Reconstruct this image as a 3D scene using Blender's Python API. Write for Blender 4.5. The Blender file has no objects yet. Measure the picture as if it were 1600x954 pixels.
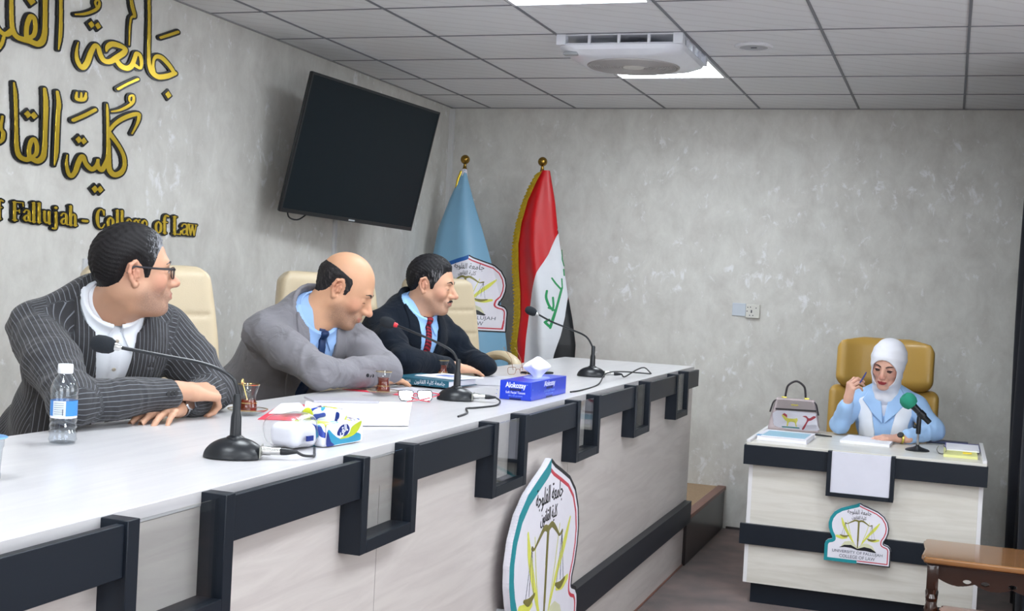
import bpy, bmesh, math, random
import numpy as np
from mathutils import Vector, Matrix
C = bpy.context.scene.collection
PI = math.pi
random.seed(7)

# ------------------------------------------------------------------ camera, world, lights, exposure
sc = bpy.context.scene
sc.view_settings.view_transform = 'Standard'
sc.view_settings.look = 'None'
sc.view_settings.exposure = -0.02
sc.view_settings.gamma = 1.0
sc.view_settings.use_curve_mapping = False
try:
    sc.cycles.use_denoising = True
    sc.cycles.max_bounces = 10
    sc.cycles.transparent_max_bounces = 12
    sc.cycles.caustics_reflective = False
    sc.cycles.caustics_refractive = False
    sc.cycles.sample_clamp_indirect = 6.0
except Exception:
    pass
cam_data = bpy.data.cameras.new('camera')
cam_data.sensor_width = 36.0
cam_data.lens = 36.0 * 1923.75 / 1600.0
cam_data.clip_start = 0.05
cam = bpy.data.objects.new('camera', cam_data)
C.objects.link(cam)
_r = Vector((0.94064509, 0.33534991, 0.05222316)); _u = Vector((-0.05638705, 0.0026847, 0.99840538)); _f = Vector((-0.33467495, 0.94208982, -0.02143474))
_m = Matrix((_r, _u, -_f)).transposed().to_4x4()
_m.translation = Vector((3.2744, -7.7824, 1.5016))
cam.matrix_world = _m
cam_data.dof.use_dof = False
sc.camera = cam

world = bpy.data.worlds.new('room_air')
sc.world = world
world.use_nodes = True
world.node_tree.nodes['Background'].inputs[0].default_value = (0.80, 0.88, 1.0, 1)
world.node_tree.nodes['Background'].inputs[1].default_value = 0.0
PANEL_STRENGTH = 26.0
WINDOW_STRENGTH = 4.0  # glow of the added off-camera panes
# ceiling light panels (x0, y0 of the 0.6 m tile); the first two are seen, the rest are added out of view for brighter walls
PANELS = [(1.485, -1.745), (1.485, -3.515), (1.485, -5.29), (1.485, -7.06), (1.485, -8.83),
          (3.285, -3.515), (3.285, -5.29), (3.285, -7.06), (3.285, -8.83), (4.485, -7.06)]

# ------------------------------------------------------------------ materials
def mat(name, col, rough=0.5, metal=0.0, var=0.06, vscale=12.0, bump=0.0, bscale=120.0, coat=0.0, sheen=0.0, trans=0.0, ior=1.45, spec=None, sss=0.0, stretch=None):
    m = bpy.data.materials.new(name)
    m.use_nodes = True
    nt = m.node_tree; N = nt.nodes; L = nt.links
    b = N['Principled BSDF']
    b.inputs['Roughness'].default_value = rough
    b.inputs['Metallic'].default_value = metal
    b.inputs['IOR'].default_value = ior
    b.inputs['Coat Weight'].default_value = coat
    b.inputs['Sheen Weight'].default_value = sheen
    b.inputs['Transmission Weight'].default_value = trans
    if spec is not None: b.inputs['Specular IOR Level'].default_value = spec
    if sss:
        b.inputs['Subsurface Weight'].default_value = sss
        b.inputs['Subsurface Radius'].default_value = (0.012, 0.005, 0.003)
        b.inputs['Subsurface Scale'].default_value = 1.0
    tc = N.new('ShaderNodeTexCoord')
    mp = N.new('ShaderNodeMapping')
    if stretch: mp.inputs['Scale'].default_value = stretch
    L.new(tc.outputs['Object'], mp.inputs[0])
    no = N.new('ShaderNodeTexNoise'); no.inputs['Scale'].default_value = vscale; no.inputs['Detail'].default_value = 4
    L.new(mp.outputs[0], no.inputs['Vector'])
    mx = N.new('ShaderNodeMix'); mx.data_type = 'RGBA'
    mx.inputs[6].default_value = (*[max(0, c * (1 - var)) for c in col], 1)
    mx.inputs[7].default_value = (*[min(1, c * (1 + var)) for c in col], 1)
    L.new(no.outputs[0], mx.inputs[0])
    L.new(mx.outputs[2], b.inputs['Base Color'])
    if bump:
        n2 = N.new('ShaderNodeTexNoise'); n2.inputs['Scale'].default_value = bscale; n2.inputs['Detail'].default_value = 3
        L.new(mp.outputs[0], n2.inputs['Vector'])
        bp = N.new('ShaderNodeBump'); bp.inputs['Strength'].default_value = bump; bp.inputs['Distance'].default_value = 0.002
        L.new(n2.outputs[0], bp.inputs['Height']); L.new(bp.outputs[0], b.inputs['Normal'])
    return m
def srgb(r, g, b):
    f = lambda c: (c / 255 / 12.92) if c / 255 <= 0.04045 else ((c / 255 + 0.055) / 1.055) ** 2.4
    return (f(r), f(g), f(b))
def nodes(m): return m.node_tree.nodes, m.node_tree.links, m.node_tree.nodes['Principled BSDF']

# ------------------------------------------------------------------ object helpers
def link(name, me, m=None, parent=None, smooth=False):
    o = bpy.data.objects.new(name, me); C.objects.link(o)
    if m is not None:
        for mm in (m if isinstance(m, (list, tuple)) else [m]): me.materials.append(mm)
    if parent is not None:
        o.parent = parent
        o.matrix_parent_inverse = parent_world(parent).inverted()
    if smooth:
        me.polygons.foreach_set('use_smooth', [True] * len(me.polygons))
    return o
def parent_world(p):
    M = Matrix.LocRotScale(p.location, p.rotation_euler, p.scale)
    if p.parent is not None: M = parent_world(p.parent) @ p.matrix_parent_inverse @ M
    return M
def tag(o, label=None, cat=None, group=None, kind=None):
    if label: o['label'] = label
    if cat: o['category'] = cat
    if group: o['group'] = group
    if kind: o['kind'] = kind
    return o
def thing(name, label, cat, loc=(0, 0, 0), group=None):
    o = bpy.data.objects.new(name, None); C.objects.link(o); o.location = loc; o.empty_display_size = 0.1
    return tag(o, label, cat, group)
def copy_tree(o, parent=None):
    c = o.copy(); C.objects.link(c)
    if parent is not None: c.parent = parent
    for ch in list(o.children): copy_tree(ch, c)
    return c

class MB:
    """collects shapes in world coordinates; build() links them as one mesh object"""
    def __init__(self): self.bm = bmesh.new(); self.M = Matrix.Identity(4)
    def _new(self, fn, M):
        r = fn()
        bmesh.ops.transform(self.bm, matrix=self.M @ M, verts=r)
        return r
    def box(self, x0, x1, y0, y1, z0, z1, bev=0.0, M=None, seg=2):
        r = bmesh.ops.create_cube(self.bm, size=1.0)['verts']
        T = Matrix.Translation(((x0 + x1) / 2, (y0 + y1) / 2, (z0 + z1) / 2)) @ Matrix.Diagonal((abs(x1 - x0), abs(y1 - y0), abs(z1 - z0), 1))
        bmesh.ops.transform(self.bm, matrix=T, verts=r)
        if bev:
            es = list({e for v in r for e in v.link_edges})
            q = bmesh.ops.bevel(self.bm, geom=es, offset=bev, segments=seg, affect='EDGES', profile=0.5)
            r = [v for v in q['verts']]
            r = list({v for f in q['faces'] for v in f.verts} | {v for v in r})
            # faces of the original cube share these verts
        bmesh.ops.transform(self.bm, matrix=self.M @ (M or Matrix.Identity(4)), verts=r)
        return self
    def lathe(self, prof, M=None, n=32, cap=True):
        """prof: list of (r, z) from bottom to top"""
        rings = []
        T = self.M @ (M or Matrix.Identity(4))
        for r, z in prof:
            if r <= 1e-6: rings.append([self.bm.verts.new(T @ Vector((0, 0, z)))])
            else: rings.append([self.bm.verts.new(T @ Vector((r * math.cos(2 * PI * i / n), r * math.sin(2 * PI * i / n), z))) for i in range(n)])
        for a, b in zip(rings, rings[1:]):
            if len(a) == 1 and len(b) == 1: continue
            if len(a) == 1:
                for i in range(n): self.bm.faces.new((a[0], b[(i + 1) % n], b[i]))
            elif len(b) == 1:
                for i in range(n): self.bm.faces.new((a[i], a[(i + 1) % n], b[0]))
            else:
                for i in range(n): self.bm.faces.new((a[i], a[(i + 1) % n], b[(i + 1) % n], b[i]))
        if cap:
            if len(rings[0]) > 1: self.bm.faces.new(list(reversed(rings[0])))
            if len(rings[-1]) > 1: self.bm.faces.new(rings[-1])
        return self
    def tube(self, pts, r, n=12, smooth=True, closed=False, flat=None, sub=6):
        """tube through points (Catmull-Rom); r a number or one per point; flat=(a,b) scales the section"""
        P = [Vector(p) for p in pts]; R = list(r) if isinstance(r, (list, tuple)) else [r] * len(P)
        if smooth and len(P) > 2:
            Q = []; S = []
            k = len(P)
            rng = range(k if closed else k - 1)
            for i in rng:
                p0 = P[(i - 1) % k] if closed or i > 0 else P[0] * 2 - P[1]
                p1 = P[i]; p2 = P[(i + 1) % k]
                p3 = P[(i + 2) % k] if closed or i + 2 < k else P[-1] * 2 - P[-2]
                for j in range(sub):
                    t = j / sub
                    Q.append(0.5 * ((2 * p1) + (p2 - p0) * t + (2 * p0 - 5 * p1 + 4 * p2 - p3) * t * t + (3 * p1 - p0 - 3 * p2 + p3) * t ** 3))
                    S.append(R[i] * (1 - t) + R[(i + 1) % k] * t)
            if not closed: Q.append(P[-1]); S.append(R[-1])
            P, R = Q, S
        rings = []
        up = None
        for i, p in enumerate(P):
            if closed: t = P[(i + 1) % len(P)] - P[i - 1]
            else: t = P[min(i + 1, len(P) - 1)] - P[max(i - 1, 0)]
            t.normalize()
            if up is None:
                up = Vector((0, 0, 1)) if abs(t.z) < 0.9 else Vector((1, 0, 0))
            s = t.cross(up).normalized(); up = s.cross(t).normalized()
            fa, fb = flat or (1, 1)
            rings.append([self.bm.verts.new(self.M @ (p + (s * math.cos(2 * PI * k / n) * fa + up * math.sin(2 * PI * k / n) * fb) * R[i])) for k in range(n)])
        for a, b in zip(rings, rings[1:] + ([rings[0]] if closed else [])):
            for i in range(n): self.bm.faces.new((a[i], a[(i + 1) % n], b[(i + 1) % n], b[i]))
        if not closed:
            self.bm.faces.new(list(reversed(rings[0]))); self.bm.faces.new(rings[-1])
        return self
    def prism(self, poly, h0, h1, M=None):
        """polygon (x, y) extruded z = h0..h1, then transformed"""
        T = self.M @ (M or Matrix.Identity(4))
        a = [self.bm.verts.new(T @ Vector((x, y, h0))) for x, y in poly]
        b = [self.bm.verts.new(T @ Vector((x, y, h1))) for x, y in poly]
        n = len(poly)
        self.bm.faces.new(list(reversed(a))); self.bm.faces.new(b)
        for i in range(n): self.bm.faces.new((a[i], a[(i + 1) % n], b[(i + 1) % n], b[i]))
        return self
    def sheet(self, grid, thick=0.0):
        """grid of points -> surface; thick gives it a back side"""
        V = [[self.bm.verts.new(self.M @ Vector(p)) for p in row] for row in grid]
        fs = []
        for i in range(len(V) - 1):
            for j in range(len(V[0]) - 1):
                fs.append(self.bm.faces.new((V[i][j], V[i][j + 1], V[i + 1][j + 1], V[i + 1][j])))
        if thick:
            bmesh.ops.solidify(self.bm, geom=fs, thickness=thick)
        return self
    def build(self, name, m, parent=None, smooth=True, angle=35, bevel=0.0, rec=True):
        if rec: bmesh.ops.recalc_face_normals(self.bm, faces=self.bm.faces)
        me = bpy.data.meshes.new(name)
        for f in self.bm.faces: f.smooth = smooth
        if smooth:
            for e in self.bm.edges:
                if len(e.link_faces) == 2 and e.calc_face_angle(0) > math.radians(angle): e.smooth = False
        self.bm.to_mesh(me); self.bm.free()
        o = link(name, me, m, parent)
        if bevel:
            md = o.modifiers.new('bevel', 'BEVEL'); md.width = bevel; md.segments = 2; md.limit_method = 'ANGLE'; md.angle_limit = math.radians(50)
        return o
def box(name, m, dims, parent=None, bev=0.0, M=None):
    return MB().box(*dims, M=M).build(name, m, parent, bevel=bev)

# ------------------------------------------------------------------ implicit surfaces -> meshes
def surface_nets(V, org, step):
    """V: values on a grid (inside < 0). returns verts, quads"""
    ins = V < 0
    s = [n - 1 for n in V.shape]
    cnt = np.zeros(s, np.uint8)
    for dx in (0, 1):
        for dy in (0, 1):
            for dz in (0, 1):
                cnt += ins[dx:dx + s[0], dy:dy + s[1], dz:dz + s[2]]
    act = (cnt > 0) & (cnt < 8)
    idx = np.full(s, -1, np.int64)
    I, J, K = np.nonzero(act)
    n = len(I); idx[I, J, K] = np.arange(n)
    acc = np.zeros((n, 3)); c = np.zeros(n)
    cor = [(a, b, d) for a in (0, 1) for b in (0, 1) for d in (0, 1)]
    val = {q: V[I + q[0], J + q[1], K + q[2]] for q in cor}
    for q in cor:
        for ax in range(3):
            if q[ax] == 1: continue
            r = list(q); r[ax] = 1; r = tuple(r)
            va, vb = val[q], val[r]
            cr = (va < 0) != (vb < 0)
            t = np.where(cr, va / np.where(cr, va - vb, 1), 0)
            for k in range(3):
                acc[:, k] += np.where(cr, q[k] + (t if k == ax else 0), 0)
            c += cr
    P = acc / c[:, None] + np.stack([I, J, K], 1)
    P = P * np.array(step) + np.array(org)
    quads = []
    # x edges
    for ax in range(3):
        o1, o2 = (ax + 1) % 3, (ax + 2) % 3
        A = np.moveaxis(ins, (ax, o1, o2), (0, 1, 2)); D = np.moveaxis(idx, (ax, o1, o2), (0, 1, 2))
        a = A[:-1, 1:-1, 1:-1]; b = A[1:, 1:-1, 1:-1]
        for flip, m_ in ((False, a & ~b), (True, ~a & b)):
            i, j, k = np.nonzero(m_); j = j + 1; k = k + 1
            q = np.stack([D[i, j - 1, k - 1], D[i, j, k - 1], D[i, j, k], D[i, j - 1, k]], 1)
            if flip: q = q[:, ::-1]
            quads.append(q)
    return P, np.concatenate(quads)
def mesh_from(name, P, Q, mats=None, parent=None, smooth=True):
    me = bpy.data.meshes.new(name)
    me.vertices.add(len(P)); me.vertices.foreach_set('co', np.ascontiguousarray(P, np.float32).ravel())
    me.loops.add(len(Q) * 4); me.polygons.add(len(Q))
    me.loops.foreach_set('vertex_index', np.ascontiguousarray(Q, np.int32).ravel())
    me.polygons.foreach_set('loop_start', np.arange(0, len(Q) * 4, 4, dtype=np.int32))
    me.polygons.foreach_set('use_smooth', np.full(len(Q), smooth))
    me.update(calc_edges=True); me.validate()
    return link(name, me, mats, parent)
def seg2(px, py, a, b, ra, rb):
    dx, dy = b[0] - a[0], b[1] - a[1]; L = dx * dx + dy * dy + 1e-12
    t = np.clip(((px - a[0]) * dx + (py - a[1]) * dy) / L, 0, 1)
    return np.hypot(px - a[0] - t * dx, py - a[1] - t * dy) - (ra + (rb - ra) * t)
def poly2(px, py, poly):
    """signed distance to a polygon"""
    d = np.full(px.shape, 1e9); s = np.ones(px.shape)
    n = len(poly)
    for i in range(n):
        ax, ay = poly[i]; bx, by = poly[i - 1]
        ex, ey = bx - ax, by - ay; wx, wy = px - ax, py - ay
        t = np.clip((wx * ex + wy * ey) / (ex * ex + ey * ey + 1e-12), 0, 1)
        d = np.minimum(d, (wx - ex * t) ** 2 + (wy - ey * t) ** 2)
        c1 = py >= ay; c2 = py < by; c3 = ex * wy > ey * wx
        s = np.where((c1 & c2 & c3) | (~c1 & ~c2 & ~c3), -s, s)
    return s * np.sqrt(d)
def smooth_path(s, sub=5):
    A = np.array(s, float)
    if len(A) < 3: return A
    P = np.vstack([2 * A[0] - A[1], A, 2 * A[-1] - A[-2]]); out = []
    for i in range(1, len(P) - 2):
        p0, p1, p2, p3 = P[i - 1:i + 3]
        for j in range(sub):
            t = j / sub
            out.append(0.5 * (2 * p1 + (p2 - p0) * t + (2 * p0 - 5 * p1 + 4 * p2 - p3) * t * t + (3 * p1 - p0 - 3 * p2 + p3) * t ** 3))
    out.append(A[-1]); out = np.array(out); out[:, -1] = np.maximum(out[:, -1], 1e-4)
    return out
def plate(name, field, x0, x1, y0, y1, res, h0, h1, M, m, parent=None, ax=1.0, post=None):
    """2-D field (inside < 0) -> plate between heights h0..h1, placed by matrix M (local x, y, height)"""
    xs = np.arange(x0 - 2 * res, x1 + 2.5 * res, res); ys = np.arange(y0 - 2 * res, y1 + 2.5 * res, res)
    X, Y = np.meshgrid(xs, ys, indexing='ij')
    F = field(X, Y)
    # clean prism: cells fully from the 2-D contour
    V3 = np.stack([np.full(F.shape, 1.0) * res, F, F, np.full(F.shape, 1.0) * res], 2)
    P, Q = surface_nets(V3, (xs[0], ys[0], 0), (res, res, 1.0))
    z = P[:, 2]
    P[:, 2] = np.where(z < 1, h0, np.where(z > 2, h1, 0.5 * (h0 + h1)))
    # snap the rim onto the contour for both layers
    P[:, 0] /= ax
    Mn = np.array(M)
    W = P @ Mn[:3, :3].T + Mn[:3, 3]
    if post is not None: W = post(W)
    o = mesh_from(name, W, Q, m, parent, smooth=False)
    return o
def text_mesh(name, body, size, M, m, parent=None, ext=0.0006, width=None, align='CENTER', off=0.0):
    cu = bpy.data.curves.new(name, 'FONT'); cu.body = body; cu.size = size; cu.align_x = align; cu.extrude = ext; cu.offset = off
    cu.resolution_u = 3
    o = bpy.data.objects.new(name + '_tmp', cu); C.objects.link(o)
    dg = bpy.context.evaluated_depsgraph_get(); dg.update()
    me = bpy.data.meshes.new_from_object(o.evaluated_get(dg))
    bpy.data.objects.remove(o); bpy.data.curves.remove(cu)
    me.materials.clear()
    if width:
        xs = [v.co.x for v in me.vertices]
        if xs:
            k = width / max(1e-6, max(xs) - min(xs))
            for v in me.vertices: v.co.x *= k
    me.transform(M)
    return link(name, me, m, parent)
AR = lambda s: s[::-1]
AR_JAMIAT = AR("\uFE9F\uFE8E\uFEE3\uFECC\uFE94"); AR_FALLUJA = AR("\uFE8D\uFEDF\uFED4\uFEE0\uFEEE\uFE9F\uFE94")
AR_KULLIYA = AR("\uFEDB\uFEE0\uFEF4\uFE94"); AR_QANUN = AR("\uFE8D\uFEDF\uFED8\uFE8E\uFEE7\uFEEE\uFEE5")
# strokes of the wall lettering: (y, z, half width) on the left wall
LETTER_STROKES = {
 'jamiah': [[(-3.3842,2.605,0.0055),(-3.3763,2.5252,0.0055),(-3.3723,2.4494,0.006),(-3.3691,2.3733,0.0066),(-3.3607,2.3288,0.0086),(-3.3385,2.3019,0.0112),(-3.2968,2.2911,0.0113),(-3.2371,2.3039,0.0109),(-3.1813,2.3257,0.0089),(-3.1662,2.3284,0.0037)],[(-3.1814,2.3268,0.0078),(-3.2234,2.3536,0.0093),(-3.273,2.3748,0.0098),(-3.3117,2.3749,0.0087),(-3.3319,2.3598,0.0061),(-3.3358,2.3333,0.0051),(-3.328,2.3089,0.0061)],[(-3.2924,2.4594,0.0056),(-3.2334,2.4828,0.0062),(-3.1688,2.5097,0.0063)],[(-3.2196,2.2254,0.0172)],[(-3.5046,2.5821,0.0049),(-3.4915,2.5452,0.0069),(-3.4755,2.5137,0.0064),(-3.4963,2.5017,0.0039),(-3.5031,2.4628,0.0034),(-3.5023,2.3856,0.002)],[(-3.8156,2.3361,0.0019),(-3.8232,2.3017,0.0046),(-3.8165,2.2653,0.0079),(-3.7866,2.2424,0.0094),(-3.7595,2.2663,0.0103),(-3.7405,2.308,0.0094),(-3.7173,2.3421,0.008),(-3.6972,2.3403,0.0081),(-3.6821,2.3142,0.0091),(-3.6583,2.2945,0.0101),(-3.6206,2.2965,0.0101),(-3.5837,2.318,0.0107),(-3.539,2.3462,0.0108),(-3.5262,2.366,0.0083),(-3.5721,2.372,0.0107),(-3.6142,2.3686,0.0106),(-3.6396,2.3515,0.0082),(-3.6459,2.3332,0.0029)],[(-3.5834,2.3132,0.0087),(-3.5508,2.292,0.0108),(-3.5112,2.2892,0.0108),(-3.4804,2.3047,0.0099),(-3.4649,2.3351,0.0084),(-3.4522,2.3602,0.0085),(-3.4275,2.3572,0.0075),(-3.4156,2.329,0.007),(-3.4236,2.3048,0.0055),(-3.4525,2.3097,0.0075),(-3.473,2.3135,0.0074)],[(-3.7431,2.4205,0.0146)],[(-3.7037,2.4236,0.0147)],[(-3.8387,2.4392,0.0032),(-3.7865,2.453,0.0051),(-3.7374,2.4747,0.0056),(-3.708,2.4956,0.0057),(-3.7006,2.5175,0.0043),(-3.7151,2.5247,0.0038),(-3.7267,2.5106,0.0038),(-3.7185,2.4981,0.0042)]],
 'alfalluja': [[(-3.9257,2.5029,0.005),(-3.9195,2.4077,0.0055),(-3.9184,2.3388,0.0055),(-3.9245,2.2869,0.0018)],[(-4.011,2.4828,0.0076),(-4.0057,2.389,0.0071),(-4.0049,2.3349,0.0081),(-4.0158,2.301,0.0103),(-4.0407,2.2848,0.0102),(-4.0793,2.2874,0.0101),(-4.1172,2.2874,0.0101),(-4.1484,2.29,0.0091),(-4.1679,2.3058,0.0078),(-4.1772,2.3388,0.0065),(-4.1837,2.4159,0.006),(-4.1853,2.4417,0.006)],[(-4.0956,2.294,0.0088),(-4.1016,2.3194,0.007),(-4.0973,2.3514,0.0075),(-4.0819,2.3792,0.0079),(-4.0624,2.3745,0.0071),(-4.0547,2.3426,0.0066),(-4.0619,2.3142,0.0071),(-4.0802,2.3015,0.0075)],[(-4.0836,2.4368,0.0184)],[(-4.1742,2.3088,0.0086),(-4.1974,2.2901,0.009),(-4.2213,2.2882,0.0077),(-4.246,2.3026,0.0068),(-4.259,2.3213,0.0059)],[(-4.2145,2.2745,0.0051),(-4.2248,2.2464,0.0056),(-4.2529,2.2194,0.0064),(-4.2872,2.2043,0.0055)]],
 'kulliyyah': [[(-3.6277,2.1244,0.002),(-3.6228,2.1003,0.0046),(-3.6164,2.0547,0.0051),(-3.6094,1.9779,0.0057),(-3.6067,1.916,0.0067),(-3.6189,1.8836,0.0087),(-3.6394,1.8566,0.0092),(-3.6621,1.8646,0.0087),(-3.6696,1.8936,0.0041)],[(-3.8497,1.8929,0.002),(-3.8519,1.859,0.0049),(-3.8401,1.8254,0.0069),(-3.8208,1.8134,0.0079),(-3.7984,1.8346,0.0085),(-3.7855,1.866,0.009),(-3.7677,1.894,0.009),(-3.7526,1.8947,0.007),(-3.7436,1.8754,0.008),(-3.7258,1.8611,0.0091),(-3.702,1.8524,0.0091),(-3.6779,1.865,0.0081),(-3.6642,1.8942,0.0046)],[(-3.6062,1.9783,0.0067),(-3.5966,1.8755,0.0098),(-3.5811,1.8511,0.0109),(-3.5536,1.8443,0.0109),(-3.5174,1.8584,0.01),(-3.4976,1.8858,0.0079),(-3.5028,1.9223,0.0074),(-3.5257,1.9514,0.0073),(-3.5591,1.9789,0.0078),(-3.5916,2.0009,0.0088),(-3.6056,2.0147,0.0067)],[(-3.6013,2.0231,0.0067),(-3.5723,2.0503,0.0072),(-3.5249,2.0789,0.0083),(-3.4677,2.1018,0.0089),(-3.4213,2.1127,0.008),(-3.4157,2.0958,0.0069),(-3.4307,2.0642,0.0048),(-3.4579,2.0259,0.0032)],[(-3.8115,2.1424,0.003),(-3.8113,2.1176,0.0064),(-3.7842,2.1158,0.0064),(-3.7621,2.1252,0.0065),(-3.7574,2.147,0.0035)],[(-3.7846,2.1442,0.003),(-3.7835,2.1179,0.0055)],[(-3.8241,2.0311,0.0069),(-3.7621,2.0583,0.007),(-3.6965,2.0905,0.0066)],[(-3.7872,1.9595,0.0149)],[(-3.7576,1.9582,0.0145)],[(-3.6779,1.7749,0.0158)],[(-3.6449,1.7762,0.0154)],[(-3.596,2.098,0.0031),(-3.5438,2.1119,0.0047),(-3.4873,2.1382,0.0063),(-3.4584,2.1617,0.0058),(-3.4599,2.1827,0.0047),(-3.4818,2.1793,0.0042),(-3.4846,2.1603,0.0042),(-3.4645,2.1512,0.0042)],[(-3.5621,2.1949,0.0052),(-3.5021,2.2263,0.0052),(-3.4345,2.2573,0.0053)]],
 'alqanun': [[(-3.9214,2.1258,0.0048),(-3.91,2.0827,0.0073),(-3.9121,2.0384,0.0068),(-3.9124,1.9651,0.0068),(-3.912,1.8917,0.0063),(-3.919,1.846,0.0019)],[(-3.9918,2.1256,0.0052),(-3.9818,2.0766,0.0076),(-3.9785,1.9807,0.0072),(-3.9777,1.9036,0.0077),(-3.986,1.8689,0.0096),(-4.0125,1.8516,0.01),(-4.047,1.8564,0.009),(-4.0769,1.8503,0.0089),(-4.1094,1.8599,0.0084),(-4.1245,1.8911,0.007),(-4.1313,1.9604,0.0051),(-4.1375,2.0296,0.0051),(-4.1441,2.0845,0.0051),(-4.153,2.1226,0.0023)],[(-4.056,1.8611,0.0071),(-4.0605,1.8891,0.0066),(-4.051,1.9212,0.0071),(-4.0346,1.9303,0.0071),(-4.0195,1.9083,0.0067),(-4.0211,1.8794,0.0067),(-4.0373,1.8656,0.0062)],[(-4.0758,2.0174,0.015)],[(-4.0428,2.0183,0.0146)],[(-4.203,1.9923,0.0037),(-4.2081,1.9502,0.005),(-4.1956,1.9334,0.006),(-4.1981,1.91,0.006),(-4.2163,1.8963,0.0055),(-4.2411,1.891,0.0054)]],
 'of_first': [[(-4.1961,1.6212,0.0043),(-4.1994,1.6763,0.0043),(-4.1938,1.6901,0.0031),(-4.1821,1.6875,0.0032)],[(-4.2051,1.6226,0.0016),(-4.186,1.6226,0.0016)],[(-4.2088,1.6638,0.002),(-4.1859,1.664,0.002)]],
 'fallujah': [[(-4.1182,1.6213,0.0044),(-4.1223,1.6888,0.0044)],[(-4.1289,1.6227,0.0018),(-4.1051,1.6227,0.0018)],[(-4.1315,1.6886,0.0018),(-4.0785,1.6894,0.002)],[(-4.0798,1.6894,0.0018),(-4.0763,1.6761,0.0018)],[(-4.1191,1.6575,0.0018),(-4.0966,1.6577,0.002)],[(-4.0956,1.6633,0.0016),(-4.0948,1.6507,0.0016)],[(-4.071,1.655,0.003),(-4.0634,1.6634,0.0024),(-4.0513,1.6636,0.0028),(-4.044,1.6552,0.0041),(-4.0423,1.6284,0.0041),(-4.0351,1.6228,0.0024)],[(-4.0462,1.6467,0.0024),(-4.0621,1.6424,0.0032),(-4.0683,1.6326,0.004),(-4.0624,1.6242,0.0028),(-4.0516,1.6256,0.0024),(-4.0439,1.6326,0.002)],[(-4.0172,1.6214,0.0045),(-4.0217,1.6933,0.0045)],[(-4.0269,1.6228,0.0016),(-4.007,1.6228,0.0016)],[(-4.0313,1.6932,0.0016),(-4.0231,1.6933,0.0016)],[(-3.9882,1.6214,0.0045),(-3.9927,1.6937,0.0045)],[(-3.998,1.6228,0.0016),(-3.9778,1.6228,0.0016)],[(-4.0024,1.6935,0.0016),(-3.9941,1.6936,0.0016)],[(-3.9616,1.6656,0.0041),(-3.9597,1.6357,0.0041),(-3.9533,1.6243,0.0033),(-3.9434,1.6243,0.0025),(-3.9355,1.6329,0.0025)],[(-3.9362,1.6658,0.0041),(-3.9334,1.6229,0.0042),(-3.9263,1.6229,0.0017)],[(-3.97,1.6655,0.0016),(-3.963,1.6655,0.0016)],[(-3.8975,1.666,0.0042),(-3.894,1.6114,0.0042),(-3.9021,1.6028,0.0029),(-3.9122,1.6043,0.0033)],[(-3.9076,1.6659,0.0017),(-3.899,1.666,0.0017)],[(-3.9001,1.6832,0.0054),(-3.8994,1.6839,0.0054)],[(-3.8678,1.6561,0.0032),(-3.8596,1.6648,0.0025),(-3.8464,1.665,0.003),(-3.8385,1.6563,0.0042),(-3.8367,1.6288,0.0042),(-3.8289,1.623,0.0025)],[(-3.8408,1.6476,0.0025),(-3.8582,1.6432,0.0034),(-3.8649,1.6331,0.0042),(-3.8584,1.6244,0.0029),(-3.8468,1.6259,0.0025),(-3.8384,1.6331,0.0021)],[(-3.8109,1.6216,0.0047),(-3.8158,1.6956,0.0047)],[(-3.8215,1.623,0.0017),(-3.8006,1.623,0.0017)],[(-3.8248,1.6955,0.0017),(-3.8173,1.6956,0.0017)],[(-3.8101,1.6535,0.0021),(-3.8004,1.6653,0.003),(-3.7897,1.6624,0.0038),(-3.7859,1.6508,0.0043),(-3.7839,1.6216,0.0043)],[(-3.7931,1.623,0.0017),(-3.7734,1.623,0.0017)]],
 'dash': [[(-3.7413,1.6436,0.0052),(-3.7151,1.6437,0.0052)]],
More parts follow.
